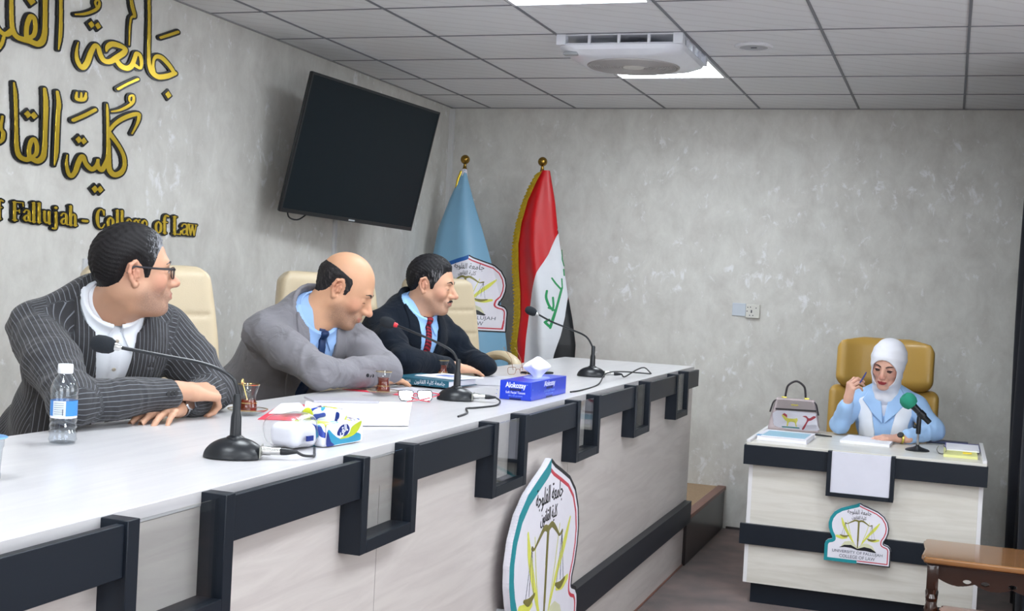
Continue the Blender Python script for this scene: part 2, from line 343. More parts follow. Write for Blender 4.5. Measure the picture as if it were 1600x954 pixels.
 'college': [[(-3.613,1.6756,0.0031),(-3.6222,1.6926,0.0026),(-3.6369,1.6961,0.0031),(-3.6504,1.6841,0.0048),(-3.6534,1.6588,0.0057),(-3.6469,1.6336,0.0048),(-3.6317,1.6217,0.0031),(-3.6175,1.6247,0.0026),(-3.6072,1.6382,0.0022)],[(-3.6126,1.6928,0.0018),(-3.6113,1.6741,0.0018)],[(-3.5703,1.6683,0.0027),(-3.5827,1.6592,0.0044),(-3.5849,1.645,0.0049),(-3.5807,1.6307,0.0044),(-3.567,1.6218,0.0027),(-3.5545,1.6308,0.0045),(-3.5522,1.6451,0.0049),(-3.5565,1.6594,0.0045),(-3.5703,1.6683,0.0027)],[(-3.5224,1.6218,0.0049),(-3.5279,1.6988,0.0049)],[(-3.5341,1.6233,0.0018),(-3.51,1.6233,0.0018)],[(-3.5395,1.6986,0.0018),(-3.5295,1.6987,0.0018)],[(-3.4922,1.6218,0.005),(-3.4978,1.6991,0.005)],[(-3.5041,1.6233,0.0018),(-3.4797,1.6233,0.0018)],[(-3.5095,1.6989,0.0018),(-3.4995,1.6991,0.0018)],[(-3.4619,1.6477,0.0027),(-3.4347,1.6494,0.0027),(-3.4356,1.6616,0.0032),(-3.4498,1.6692,0.0032),(-3.462,1.6599,0.0045),(-3.4643,1.6454,0.005),(-3.4589,1.6295,0.0045),(-3.4447,1.6218,0.0032),(-3.4299,1.6311,0.0023)],[(-3.4015,1.6695,0.0028),(-3.4131,1.6617,0.0041),(-3.4121,1.6479,0.0041),(-3.3994,1.6403,0.0028),(-3.3877,1.6481,0.0041),(-3.3887,1.6619,0.0041),(-3.4015,1.6695,0.0028)],[(-3.4081,1.6403,0.0023),(-3.4126,1.6311,0.0032),(-3.386,1.625,0.0041),(-3.38,1.6142,0.0037),(-3.3949,1.6034,0.0032),(-3.4129,1.6111,0.0028),(-3.4086,1.6234,0.0023)],[(-3.3891,1.6665,0.0023),(-3.377,1.6697,0.0028)],[(-3.3578,1.6482,0.0028),(-3.3295,1.6499,0.0028),(-3.3304,1.6623,0.0033),(-3.3453,1.6699,0.0032),(-3.3579,1.6605,0.0046),(-3.3603,1.6458,0.0051),(-3.3547,1.6296,0.0046),(-3.3399,1.6219,0.0033),(-3.3245,1.6313,0.0023)]],
 'of': [[(-3.2458,1.6706,0.0028),(-3.2598,1.6611,0.0047),(-3.2623,1.6462,0.0052),(-3.2575,1.6314,0.0047),(-3.2421,1.622,0.0028),(-3.2281,1.6315,0.0047),(-3.2255,1.6464,0.0052),(-3.2304,1.6613,0.0047),(-3.2458,1.6706,0.0028)],[(-3.1976,1.622,0.0052),(-3.2024,1.685,0.0052),(-3.1943,1.7009,0.0038),(-3.1771,1.698,0.0038)],[(-3.2108,1.6236,0.0019),(-3.1827,1.6236,0.0019)],[(-3.2162,1.6707,0.0024),(-3.1826,1.671,0.0024)]],
 'law': [[(-3.1237,1.6221,0.0053),(-3.1297,1.6992,0.0053)],[(-3.1372,1.6237,0.0022),(-3.0793,1.6237,0.0024)],[(-3.0786,1.6398,0.0024),(-3.0811,1.6221,0.0024)],[(-3.1431,1.699,0.0019),(-3.1105,1.6994,0.0019)],[(-3.0724,1.6606,0.0036),(-3.0615,1.6703,0.0029),(-3.0438,1.6704,0.0034),(-3.0331,1.6608,0.0049),(-3.0307,1.6302,0.0049),(-3.0202,1.6238,0.0029)],[(-3.0363,1.6512,0.0029),(-3.0596,1.6462,0.0039),(-3.0685,1.635,0.0049),(-3.0599,1.6254,0.0034),(-3.0443,1.627,0.0029),(-3.033,1.6351,0.0024)],[(-3.02,1.6705,0.0049),(-3.0024,1.6254,0.0039)],[(-3.0024,1.6254,0.0034),(-2.9919,1.6691,0.003)],[(-2.9919,1.6691,0.0044),(-2.9743,1.6255,0.004)],[(-2.9743,1.6255,0.003),(-2.9618,1.671,0.0025)],[(-3.0281,1.672,0.002),(-3.0082,1.6722,0.002)],[(-3.0002,1.6723,0.002),(-2.9841,1.6724,0.002)],[(-2.972,1.6726,0.002),(-2.9538,1.6727,0.002)]],
}
# ------------------------------------------------------------------ setting
ZC = 2.647
XR = 4.95; YF = -10.5
def plaster():
    m = mat('plaster', srgb(182, 181, 178), rough=0.55, var=0.10, vscale=2.2)
    N, L, b = nodes(m)
    tc = N.new('ShaderNodeTexCoord')
    # vertical trowel streaks
    mp = N.new('ShaderNodeMapping'); mp.inputs['Scale'].default_value = (5, 5, 3.6); L.new(tc.outputs['Object'], mp.inputs[0])
    n1 = N.new('ShaderNodeTexNoise'); n1.inputs['Scale'].default_value = 1.3; n1.inputs['Detail'].default_value = 9; n1.inputs['Roughness'].default_value = 0.70; n1.inputs['Distortion'].default_value = 0.3; L.new(mp.outputs[0], n1.inputs['Vector'])
    r1 = N.new('ShaderNodeValToRGB'); r1.color_ramp.elements[0].position = 0.30; r1.color_ramp.elements[1].position = 0.70
    r1.color_ramp.elements[0].color = (*srgb(196, 193, 188), 1); r1.color_ramp.elements[1].color = (*srgb(222, 221, 216), 1)
    L.new(n1.outputs[0], r1.inputs[0])
    # pale silvery flecks, gathered in patches
    mp2 = N.new('ShaderNodeMapping'); mp2.inputs['Scale'].default_value = (10, 10, 7); L.new(tc.outputs['Object'], mp2.inputs[0])
    n2 = N.new('ShaderNodeTexNoise'); n2.inputs['Scale'].default_value = 1.5; n2.inputs['Detail'].default_value = 6; n2.inputs['Roughness'].default_value = 0.68; n2.inputs['Distortion'].default_value = 0.45; L.new(mp2.outputs[0], n2.inputs['Vector'])
    n3 = N.new('ShaderNodeTexNoise'); n3.inputs['Scale'].default_value = 1.7; n3.inputs['Detail'].default_value = 2; L.new(tc.outputs['Object'], n3.inputs['Vector'])
    ad = N.new('ShaderNodeMath'); ad.operation = 'MULTIPLY_ADD'; ad.inputs[1].default_value = 0.42; L.new(n3.outputs[0], ad.inputs[0]); L.new(n2.outputs[0], ad.inputs[2])
    r2 = N.new('ShaderNodeValToRGB'); r2.color_ramp.elements[0].position = 0.81; r2.color_ramp.elements[1].position = 0.91
    L.new(ad.outputs[0], r2.inputs[0])
    mx = N.new('ShaderNodeMix'); mx.data_type = 'RGBA'; L.new(r2.outputs[0], mx.inputs[0]); L.new(r1.outputs[0], mx.inputs[6]); mx.inputs[7].default_value = (*srgb(232, 232, 233), 1)
    L.new(mx.outputs[2], b.inputs['Base Color'])
    mr = N.new('ShaderNodeMapRange'); L.new(r2.outputs[0], mr.inputs[0]); mr.inputs[3].default_value = 0.6; mr.inputs[4].default_value = 0.34; L.new(mr.outputs[0], b.inputs['Roughness'])
    bp = N.new('ShaderNodeBump'); bp.inputs['Strength'].default_value = 0.12; bp.inputs['Distance'].default_value = 0.004; L.new(n1.outputs[0], bp.inputs['Height']); L.new(bp.outputs[0], b.inputs['Normal'])
    return m
M_PLASTER = plaster()
M_BACKROOM = mat('plain_wall', srgb(205, 203, 200), rough=0.8)
def st(o): o['kind'] = 'structure'; return o
st(box('wall_left', M_PLASTER, (-0.12, 0.0, YF, 0.12, 0, ZC + 0.1)))
st(box('wall_back', M_PLASTER, (0.0, XR, 0.0, 0.12, 0, ZC + 0.1)))
st(box('wall_right', M_BACKROOM, (XR, XR + 0.12, YF, 0.12, 0, ZC + 0.1)))
st(box('wall_front', M_BACKROOM, (-0.12, XR + 0.12, YF - 0.12, YF, 0, ZC + 0.1)))

def carpet():
    m = mat('carpet', srgb(98, 84, 80), rough=0.95, var=0.25, vscale=26, bump=0.9, bscale=260)
    N, L, b = nodes(m); b.inputs['Sheen Weight'].default_value = 0.3; b.inputs['Specular IOR Level'].default_value = 0.1
    tc = N.new('ShaderNodeTexCoord'); n = N.new('ShaderNodeTexNoise'); n.inputs['Scale'].default_value = 220; n.inputs['Detail'].default_value = 2; L.new(tc.outputs['Object'], n.inputs['Vector'])
    n0 = N.new('ShaderNodeTexNoise'); n0.inputs['Scale'].default_value = 5; n0.inputs['Detail'].default_value = 5; L.new(tc.outputs['Object'], n0.inputs['Vector'])
    mx = N.new('ShaderNodeMath'); mx.operation = 'MULTIPLY_ADD'; mx.inputs[1].default_value = 0.5; L.new(n0.outputs[0], mx.inputs[0]); 
    m2 = N.new('ShaderNodeMath'); m2.operation = 'MULTIPLY'; m2.inputs[1].default_value = 0.5; L.new(n.outputs[0], m2.inputs[0]); L.new(m2.outputs[0], mx.inputs[2])
    r = N.new('ShaderNodeValToRGB'); r.color_ramp.elements[0].position = 0.38; r.color_ramp.elements[1].position = 0.62
    r.color_ramp.elements[0].color = (*srgb(60, 48, 47), 1); r.color_ramp.elements[1].color = (*srgb(116, 94, 88), 1)
    L.new(mx.outputs[0], r.inputs[0]); L.new(r.outputs[0], b.inputs['Base Color'])
    return m
M_CARPET = carpet()
st(box('floor', M_CARPET, (-0.12, XR + 0.12, YF - 0.12, 0.12, -0.1, 0.0)))

def ceiling_mat():
    m = mat('ceiling_tile', srgb(226, 227, 230), rough=0.65, var=0.02, vscale=3)
    N, L, b = nodes(m)
    tc = N.new('ShaderNodeTexCoord'); mp = N.new('ShaderNodeMapping'); mp.inputs['Rotation'].default_value = (0, 0, 0.95); L.new(tc.outputs['Object'], mp.inputs[0])
    w = N.new('ShaderNodeTexWave'); w.inputs['Scale'].default_value = 3.2; w.inputs['Distortion'].default_value = 2.2; w.inputs['Detail'].default_value = 3; w.inputs['Detail Scale'].default_value = 1.5; L.new(mp.outputs[0], w.inputs['Vector'])
    r = N.new('ShaderNodeValToRGB'); r.color_ramp.elements[0].position = 0.0; r.color_ramp.elements[1].position = 0.12
    r.color_ramp.elements[0].color = (*srgb(218, 218, 221), 1); r.color_ramp.elements[1].color = (*srgb(228, 229, 232), 1)
    L.new(w.outputs[0], r.inputs[0]); L.new(r.outputs[0], b.inputs['Base Color'])
    return m
M_CEIL = ceiling_mat()
ROW0, ROW = -0.5615, 0.59
st(box('ceiling', M_CEIL, (-0.12, XR + 0.12, YF - 0.12, 0.12, ZC, ZC + 0.12)))
M_TBAR = mat('ceiling_bar', srgb(118, 120, 128), rough=0.5)
g = MB()
x = 0.285
while x < XR: g.box(x - 0.006, x + 0.006, YF, 0, ZC - 0.004, ZC + 0.01); x += 0.6
y = ROW0
while y > YF: g.box(0, XR, y - 0.0045, y + 0.0045, ZC - 0.003, ZC + 0.01); y -= ROW
st(g.build('ceiling_grid', M_TBAR, smooth=False))
M_TRIM = mat('cornice', srgb(150, 150, 152), rough=0.5)
t = MB(); t.box(0, 0.012, YF, 0, ZC - 0.005, ZC); t.box(0, XR, -0.012, 0, ZC - 0.006, ZC)
st(t.build('trim_1', M_TRIM, smooth=False))
st(box('baseboard_back', mat('skirting', srgb(60, 56, 56), rough=0.5), (2.02, XR, -0.008, 0, 0, 0.014)))  # thin dark strip along the foot of the back wall

# raised platform behind the counter
M_PLATCARPET = mat('platform_carpet', srgb(172, 146, 118), rough=0.95, var=0.2, vscale=60, bump=0.8, bscale=300)
M_DARKWOOD = mat('dark_veneer', srgb(34, 28, 29), rough=0.35, var=0.35, vscale=7, stretch=(8, 1, 1), coat=0.2)
M_REDWOOD = mat('red_brown_lipping', srgb(126, 84, 72), rough=0.4, var=0.2, vscale=10)
pf = st(box('floor_platform', M_PLATCARPET, (0.0, 1.954, YF + 0.02, -0.004, 0.0, 0.262)))
f2 = MB(); f2.box(1.955, 2.0, -1.19, -0.004, 0.0, 0.245)
f2.build('riser', M_DARKWOOD, pf, bevel=0.003)
f3 = MB(); f3.box(1.955, 2.008, -1.19, -0.004, 0.245, 0.268)
f3.build('edge_trim', M_REDWOOD, pf, bevel=0.003)

# corner trunking, trunking below the television
M_WHITEPL = mat('white_plastic', srgb(205, 207, 210), rough=0.4)
st(box('trim_2', mat('corner_trunking', srgb(222, 222, 222), rough=0.45), (0.0, 0.028, -0.034, -0.002, 0.27, ZC - 0.012)))
tr = tag(box('cable_trunking', M_WHITEPL, (0.0, 0.016, -1.628, -1.598, 0.95, 1.78), bev=0.002), 'thin white cable trunking running down the wall under the television', 'cable trunking')

# wall socket plates on the back wall
sk = thing('socket_plate', 'white double wall plate, blank left half and socket right half, on back wall', 'socket', (2.07, 0, 1.375))
box('blank_plate', mat('bluish_plate', srgb(196, 204, 214), rough=0.35), (1.985, 2.069, -0.010, 0, 1.345, 1.425), sk, bev=0.002)
sp = box('socket_face', mat('cream_plate', srgb(214, 213, 206), rough=0.35), (2.071, 2.158, -0.020, 0, 1.335, 1.421), sk, bev=0.003)
M_DARKHOLE = mat('dark_hole', srgb(70, 70, 82), rough=0.6)
hb = MB()
for (hx, hz) in ((2.083, 1.402), (2.10, 1.404), (2.135, 1.40), (2.08, 1.378), (2.097, 1.353), (2.117, 1.353)): hb.lathe([(0.0035, 0), (0.0035, 0.0012)], M=Matrix.Translation((hx, -0.0201, hz)) @ Matrix.Rotation(PI / 2, 4, 'X'), n=12)
hb.box(2.103, 2.111, -0.0212, -0.02, 1.368, 1.386)
hb.build('pin_hole', M_DARKHOLE, sk)
sl = thing('light_switch', 'small white wall plate behind the head of the man in pinstripes', 'switch', (0.0, -3.66, 1.44))
box('plate', M_WHITEPL, (0, 0.012, -3.72, -3.64, 1.415, 1.495), sl, bev=0.002)
box('rocker', M_WHITEPL, (0.012, 0.018, -3.70, -3.66, 1.435, 1.475), sl, bev=0.002)

# glowing panes added out of view, behind and right of camera, to brighten the walls
M_DAY = mat('daylight_pane', (0.9, 0.94, 1.0), rough=0.5)
N, L, b = nodes(M_DAY); b.inputs['Emission Color'].default_value = (0.95, 0.97, 1.0, 1); b.inputs['Emission Strength'].default_value = WINDOW_STRENGTH
def window(name, dims, axis):  # framed glowing pane, added as fill light
    x0, x1, y0, y1, z0, z1 = dims
    w = st(box(name, M_DAY, dims))
    f = MB(); t_ = .05
    if axis == 'x':
        for a, b_ in ((y0 - t_, y0), (y1, y1 + t_), ((y0 + y1) / 2 - .02, (y0 + y1) / 2 + .02)): f.box(x0 - .02, x1, a, b_, z0 - t_, z1 + t_)
        f.box(x0 - .02, x1, y0, y1, z0 - t_, z0); f.box(x0 - .02, x1, y0, y1, z1, z1 + t_)
    else:
        for a, b_ in ((x0 - t_, x0), (x1, x1 + t_), ((x0 + x1) / 2 - .02, (x0 + x1) / 2 + .02)): f.box(a, b_, y0, y1 + .02, z0 - t_, z1 + t_)
        f.box(x0, x1, y0, y1 + .02, z0 - t_, z0); f.box(x0, x1, y0, y1 + .02, z1, z1 + t_)
    f.build('window_frame', M_WHITEPL, w, smooth=False)
window('window_1', (XR - .012, XR - .002, -5.2, -3.4, .9, 2.2), 'x')
window('window_2', (XR - .012, XR - .002, -8.2, -6.4, .9, 2.2), 'x')
window('window_3', (1.2, 3.8, YF + .002, YF + .012, .9, 2.2), 'y')
# ceiling lights
M_LED = mat('led_diffuser', (0.9, 0.95, 1.0), rough=0.5)
N, L, b = nodes(M_LED); b.inputs['Emission Color'].default_value = (0.88, 0.95, 1.0, 1); b.inputs['Emission Strength'].default_value = PANEL_STRENGTH
M_WHITEMETAL = mat('white_metal', srgb(214, 215, 220), rough=0.35)
def panel(x0, y0, label):
    w = 0.6; d = 0.59
    t = thing('ceiling_light', label, 'ceiling light', (x0 + w / 2, y0 + d / 2, ZC), 'square light panels in the ceiling')
    f = MB()
    for a in ((x0 + .006, x0 + .022, y0 + .006, y0 + d - .006), (x0 + w - .022, x0 + w - .006, y0 + .006, y0 + d - .006), (x0 + .022, x0 + w - .022, y0 + .006, y0 + .022), (x0 + .022, x0 + w - .022, y0 + d - .022, y0 + d - .006)):
        f.box(*a, ZC - 0.009, ZC - 0.001)
    f.build('frame', M_WHITEMETAL, t, smooth=False)
    box('diffuser', M_LED, (x0 + .022, x0 + w - .022, y0 + .022, y0 + d - .022, ZC - 0.006, ZC - 0.002), t)
_pl = ['glowing square light panel right behind the ceiling fan', 'glowing square light panel cut by the top edge of the photo']
for i, (x0, y0) in enumerate(PANELS):
    panel(x0, y0, _pl[i] if i < 2 else 'square light panel over the audience side of the room, number %s from the stage' % ['', '', 'three', 'four', 'five', 'six', 'seven', 'eight', 'nine', 'ten'][i])

# round speaker / downlight
dl = thing('ceiling_speaker', 'round white flush fitting in the ceiling right of the fan', 'ceiling speaker', (2.345, -1.99, ZC))
MB().lathe([(0.088, 0), (0.090, -0.004), (0.084, -0.012), (0.066, -0.012), (0.066, -0.004)], M=Matrix.Translation((2.345, -1.99, ZC)), n=40, cap=False).build('rim', M_WHITEMETAL, dl)
MB().lathe([(0.0, -0.010), (0.067, -0.010), (0.067, -0.004)], M=Matrix.Translation((2.345, -1.99, ZC)), n=40, cap=False).build('grille', mat('speaker_grille', srgb(176, 178, 184), rough=0.6, bump=0.6, bscale=900), dl)
box('catch', M_DARKHOLE, (2.333, 2.36, -1.999, -1.991, ZC - 0.013, ZC - 0.0095), dl)

# box fan under the ceiling
FX, FY = 1.785, -2.035
fan = thing('ceiling_fan', 'white square box fan hanging flush under the ceiling tiles', 'fan', (FX, FY, ZC))
M_FANW = mat('fan_plastic', srgb(222, 224, 232), rough=0.32, coat=0.2)
M_FANG = mat('fan_grille', srgb(176, 172, 172), rough=0.5)
def rsq(h, r, z, n=10):
    P = []
    for (sx, sy, a0) in ((1, 1, 0), (-1, 1, PI / 2), (-1, -1, PI), (1, -1, 3 * PI / 2)):
        for k in range(n + 1):
            a = a0 + PI / 2 * k / n
            P.append((FX + sx * (h - r) + r * math.cos(a), FY + sy * (h - r) + r * math.sin(a), z))
    return P
def loft(rings, capa=True, capb=True):
    m_ = MB(); R = [[m_.bm.verts.new(p) for p in r] for r in rings]; n = len(R[0])
    for a, b_ in zip(R, R[1:]):
        for i in range(n): m_.bm.faces.new((a[i], a[(i + 1) % n], b_[(i + 1) % n], b_[i]))
    if capa: m_.bm.faces.new(R[0])
    if capb: m_.bm.faces.new(R[-1])
    return m_
loft([rsq(.262, .05, 2.600), rsq(.290, .06, 2.604), rsq(.296, .07, 2.595), rsq(.290, .09, 2.575), rsq(.262, .12, 2.556), rsq(.225, .15, 2.546)]).build('lower_tray', M_FANW, fan)
mb = MB()
for s in (-1, 1):
    for k in (-0.285, -0.14, 0.0, 0.14, 0.285):
        mb.box(FX + k - .006, FX + k + .006, FY + s * .288 - .006, FY + s * .288 + .006, 2.598, 2.646)
        mb.box(FX + s * .288 - .006, FX + s * .288 + .006, FY + k - .006, FY + k + .006, 2.598, 2.646)
    for q in (-1, 1):
        mb.box(FX + s * .275 - .022, FX + s * .275 + .022, FY + q * .275 - .022, FY + q * .275 + .022, 2.597, 2.646)
mb.build('side_post', M_FANW, fan, smooth=False)
loft([rsq(.292, .02, 2.6465), rsq(.292, .02, 2.638)]).build('top_frame', M_FANW, fan)
MB().lathe([(0.06, 2.604), (0.09, 2.62), (0.09, 2.638)], M=Matrix.Translation((FX, FY, 0)), n=32).build('motor', mat('fan_motor', srgb(90, 92, 104), rough=0.5), fan)
bl = MB()
for k in range(5):
    a = 2 * PI * k / 5
    M = Matrix.Translation((FX, FY, 2.622)) @ Matrix.Rotation(a, 4, 'Z') @ Matrix.Rotation(0.25, 4, 'X')
    bl.box(0.07, 0.22, -0.035, 0.035, -0.0015, 0.0015, M=M)
bl.build('blade', mat('fan_blade', srgb(120, 124, 140), rough=0.4), fan)
T = Matrix.Translation((FX, FY, 0))
gr = MB()
for k in range(14):
    r = 0.062 + k * 0.0117
    gr.lathe([(r - 0.004, 2.5465), (r - 0.003, 2.5405), (r + 0.003, 2.5405), (r + 0.004, 2.5465)], M=T, n=64, cap=False)
gr.lathe([(0.0, 2.5445), (0.222, 2.5445), (0.222, 2.5465)], M=T, n=64, cap=False)
gr.build('round_grille', M_FANG, fan)
MB().lathe([(0.0, 2.538), (0.050, 2.539), (0.056, 2.545)], M=T, n=40, cap=False).build('hub_cap', mat('fan_cap', srgb(202, 198, 192), rough=0.4), fan)
MB().box(FX - 0.27, FX - 0.20, FY - 0.276, FY - 0.240, 2.553, 2.568, bev=0.006, M=None).build('sensor', mat('sensor_grey', srgb(150, 152, 156), rough=0.4), fan)

# curtain along the right
M_CURT = mat('curtain', srgb(50, 52, 62), rough=0.75, var=0.15, vscale=5, sheen=0.3, bump=0.3, bscale=500)
cg = []
for i in range(181):
    s = i / 180; yy = -0.03 - 1.75 * s
    xx = 3.70 + 0.055 * math.sin(s * 56) + 0.02 * math.sin(s * 23 + 1)
    cg.append([(xx + 0.01 * math.sin(z * 2 + s * 9), yy, z) for z in np.linspace(0.02, 2.60, 14)])
cu = MB().sheet(cg, 0.004).build('curtain', M_CURT, angle=80)
tag(cu, 'dark grey full length curtain hanging at the right edge', 'curtain')
rl = thing('curtain_rail', 'metal curtain rail under the ceiling carrying the dark curtain', 'curtain rail', (3.70, -0.9, 2.61))
MB().tube([(3.70, -0.01, 2.61), (3.70, -1.85, 2.61)], 0.012, smooth=False).build('rail', M_WHITEMETAL, rl)
rb = MB()
for yy in (-0.25, -0.95, -1.65): rb.box(3.69, 3.71, yy - .01, yy + .01, 2.61, 2.647)
rb.build('bracket', M_WHITEMETAL, rl)

# ------------------------------------------------------------------ wall lettering
M_GOLD = mat('gold_face', srgb(222, 190, 62), rough=0.24, metal=0.7, var=0.04)
M_BLACKAC = mat('black_acrylic', srgb(20, 23, 27), rough=0.25)
MW = Matrix(((0, 0, 1, 0), (1, 0, 0, 0), (0, 1, 0, 0), (0, 0, 0, 1)))   # local x -> y, local y -> z, height -> x
AXW = 0.60
def lettering(key, label, group, off=0.0075, k=1.0, h=(0.0, 0.010, 0.013), res=0.0019):
    S = [smooth_path(s) if len(s) > 2 else np.array(s, float) for s in LETTER_STROKES[key]]
    allp = np.vstack(S)
    x0, x1 = allp[:, 0].min() * AXW - .03, allp[:, 0].max() * AXW + .03
    y0, y1 = allp[:, 1].min() - .03, min(allp[:, 1].max() + .03, 2.625)
    def field(X, Y):
        F = np.full(X.shape, 0.05)
        for s in S:
            if len(s) == 1:
                y_, z_, r_ = s[0]; q_ = ((np.abs(X - y_ * AXW) / .80 + np.abs(Y - z_)) - r_) * .66
                F = np.minimum(F, q_); continue
            for a, b in zip(s, s[1:]):
                pad = 0.04
                ax, bx = a[0] * AXW, b[0] * AXW
                i0 = np.searchsorted(X[:, 0], min(ax, bx) - pad); i1 = np.searchsorted(X[:, 0], max(ax, bx) + pad)
                j0 = np.searchsorted(Y[0], min(a[1], b[1]) - pad); j1 = np.searchsorted(Y[0], max(a[1], b[1]) + pad)
                if i1 <= i0 or j1 <= j0: continue
                F[i0:i1, j0:j1] = np.minimum(F[i0:i1, j0:j1], seg2(X[i0:i1, j0:j1], Y[i0:i1, j0:j1], (ax, a[1]), (bx, b[1]), a[2] * k, b[2] * k))
        return F
    yc = float(allp[:, 0].mean())
    t = thing('wall_lettering', label, 'lettering', (0, yc, float(allp[:, 1].mean())), group)
    plate('black_backing', lambda X, Y: field(X, Y) - off, x0, x1, y0, y1, res, h[0], h[1], MW, M_BLACKAC, t, ax=AXW)
    plate('gold_face', field, x0, x1, y0, y1, res, h[1], h[2], MW, M_GOLD, t, ax=AXW)
GA = 'gold Arabic words on the left wall'; GL = 'gold English words on the left wall'
lettering('jamiah', 'gold Arabic word with black edge, upper line nearest the ceiling corner', GA)
lettering('alfalluja', 'gold Arabic word cut by the top left corner of the photo', GA)
lettering('kulliyyah', 'gold Arabic word on the lower line, right one, above College', GA)
lettering('alqanun', 'gold Arabic word on the lower line, left one, cut by photo edge', GA)
for key, lab in (('of_first', 'gold letter f cut off at the left edge of the photo'), ('fallujah', 'gold word Fallujah with black outline on the left wall'), ('dash', 'gold dash between the words Fallujah and College'),
                 ('college', 'gold word College partly behind the first man\'s hair'), ('of', 'gold word of between College and Law'), ('law', 'gold word Law at the right end of the line')):
    lettering(key, lab, GL, off=0.0062, h=(0.0, 0.009, 0.012), res=0.0014)

# ------------------------------------------------------------------ television
tv = thing('television', 'large black flat screen television tilted forward on the left wall', 'television', (0.05, -1.9, 2.05))
def rotv(v):
    th = math.sqrt(sum(c * c for c in v)); return Matrix.Rotation(th, 4, Vector(v) / th)
TM = Matrix.Translation((0.324, -1.903, 2.10)) @ rotv((-0.006, 0.214, -0.133))
W2, H2 = 0.605, 0.348
M_TVB = mat('tv_plastic', srgb(22, 24, 28), rough=0.35)
M_TVS = mat('tv_glass', srgb(17, 27, 33), rough=0.38, var=0.02, spec=0.15)
box('housing', M_TVB, (-0.020, -0.004, -W2, W2, -H2, H2), tv, bev=0.006, M=TM)
bz = MB(); bz.M = TM
bz.box(-0.004, 0.004, -W2, W2, H2 - .012, H2); bz.box(-0.004, 0.004, -W2, W2, -H2, -H2 + .020)
bz.box(-0.004, 0.004, -W2, -W2 + .011, -H2 + .02, H2 - .012); bz.box(-0.004, 0.004, W2 - .011, W2, -H2 + .02, H2 - .012)
bz.build('bezel', M_TVB, tv, smooth=False)
box('screen', M_TVS, (-0.004, 0.001, -W2 + .011, W2 - .011, -H2 + .02, H2 - .012), tv, M=TM)
box('maker_badge', mat('silver_print', srgb(190, 195, 200), rough=0.4), (0.004, 0.0047, -0.028, 0.028, -H2 + .006, -H2 + .013), tv, M=TM)
br = MB(); br.box(0.0, 0.02, -2.05, -1.75, 1.95, 2.25); br.tube([(0.01, -1.9, 2.1), (0.16, -1.99, 2.1), (0.295, -1.91, 2.10)], 0.02, smooth=False)
br.build('wall_bracket', M_TVB, tv)
MB().tube([tuple(TM @ Vector((-0.03, -W2 + .09, -H2 + .02))), tuple(TM @ Vector((-0.03, -W2 + .12, -H2 - .025))), tuple(TM @ Vector((-0.03, -W2 + .2, -H2 - .03))), tuple(TM @ Vector((-0.03, -W2 + .28, -H2 + .02)))], 0.004).build('cable', M_TVB, tv)
# ------------------------------------------------------------------ pale laminate
def laminate(name, col, col2, axis='y'):
    m = mat(name, srgb(*col), rough=0.33, var=0.02, vscale=4, coat=0.15)
    N, L, b = nodes(m)
    tc = N.new('ShaderNodeTexCoord'); mp = N.new('ShaderNodeMapping')
    mp.inputs['Scale'].default_value = {'y': (9, 0.9, 9), 'x': (0.9, 9, 9)}[axis]
    L.new(tc.outputs['Object'], mp.inputs[0])
    n = N.new('ShaderNodeTexNoise'); n.inputs['Scale'].default_value = 2.2; n.inputs['Detail'].default_value = 6; n.inputs['Distortion'].default_value = 1.2; n.inputs['Roughness'].default_value = 0.6
    L.new(mp.outputs[0], n.inputs['Vector'])
    r = N.new('ShaderNodeValToRGB'); r.color_ramp.elements[0].position = 0.35; r.color_ramp.elements[1].position = 0.62
    r.color_ramp.elements[0].color = (*srgb(*col2), 1); r.color_ramp.elements[1].color = (*srgb(*col), 1)
    L.new(n.outputs[0], r.inputs[0]); L.new(r.outputs[0], b.inputs['Base Color'])
    return m
M_LAMTOP = laminate('white_laminate_top', (200, 198, 200), (192, 190, 193), 'y')
M_LAMF = laminate('pale_ash_laminate', (204, 197, 193), (192, 184, 181), 'y')
M_LAMD = laminate('pale_ash_laminate_desk', (218, 214, 206), (205, 200, 190), 'x')
M_NAVY = mat('charcoal_laminate', srgb(24, 30, 39), rough=0.4, var=0.05, spec=.3)
def thin_glass(name, tint=(1, 1, 1), gl=0.6, rough=0.03):
    m = bpy.data.materials.new(name); m.use_nodes = True
    nt = m.node_tree; N = nt.nodes; L = nt.links
    for n in list(N):
        if n.type != 'OUTPUT_MATERIAL': N.remove(n)
    out = [n for n in N if n.type == 'OUTPUT_MATERIAL'][0]
    tr = N.new('ShaderNodeBsdfTransparent'); tr.inputs[0].default_value = (*tint, 1)
    g = N.new('ShaderNodeBsdfGlossy'); g.inputs['Roughness'].default_value = rough
    fr = N.new('ShaderNodeLayerWeight'); fr.inputs[0].default_value = 0.5
    pw = N.new('ShaderNodeMath'); pw.operation = 'POWER'; pw.inputs[1].default_value = 4.0; L.new(fr.outputs['Facing'], pw.inputs[0])
    mu = N.new('ShaderNodeMath'); mu.operation = 'MULTIPLY_ADD'; mu.inputs[1].default_value = 0.5 * gl; mu.inputs[2].default_value = 0.04 * gl; mu.use_clamp = True
    mx = N.new('ShaderNodeMixShader')
    L.new(pw.outputs[0], mu.inputs[0]); L.new(mu.outputs[0], mx.inputs[0]); L.new(tr.outputs[0], mx.inputs[1]); L.new(g.outputs[0], mx.inputs[2]); L.new(mx.outputs[0], out.inputs[0])
    return m
M_PANE = thin_glass('acrylic_sheet', (.90, .91, .91), 1.0)
M_EDGEW = mat('white_edge_band', srgb(224, 222, 224), rough=0.35)

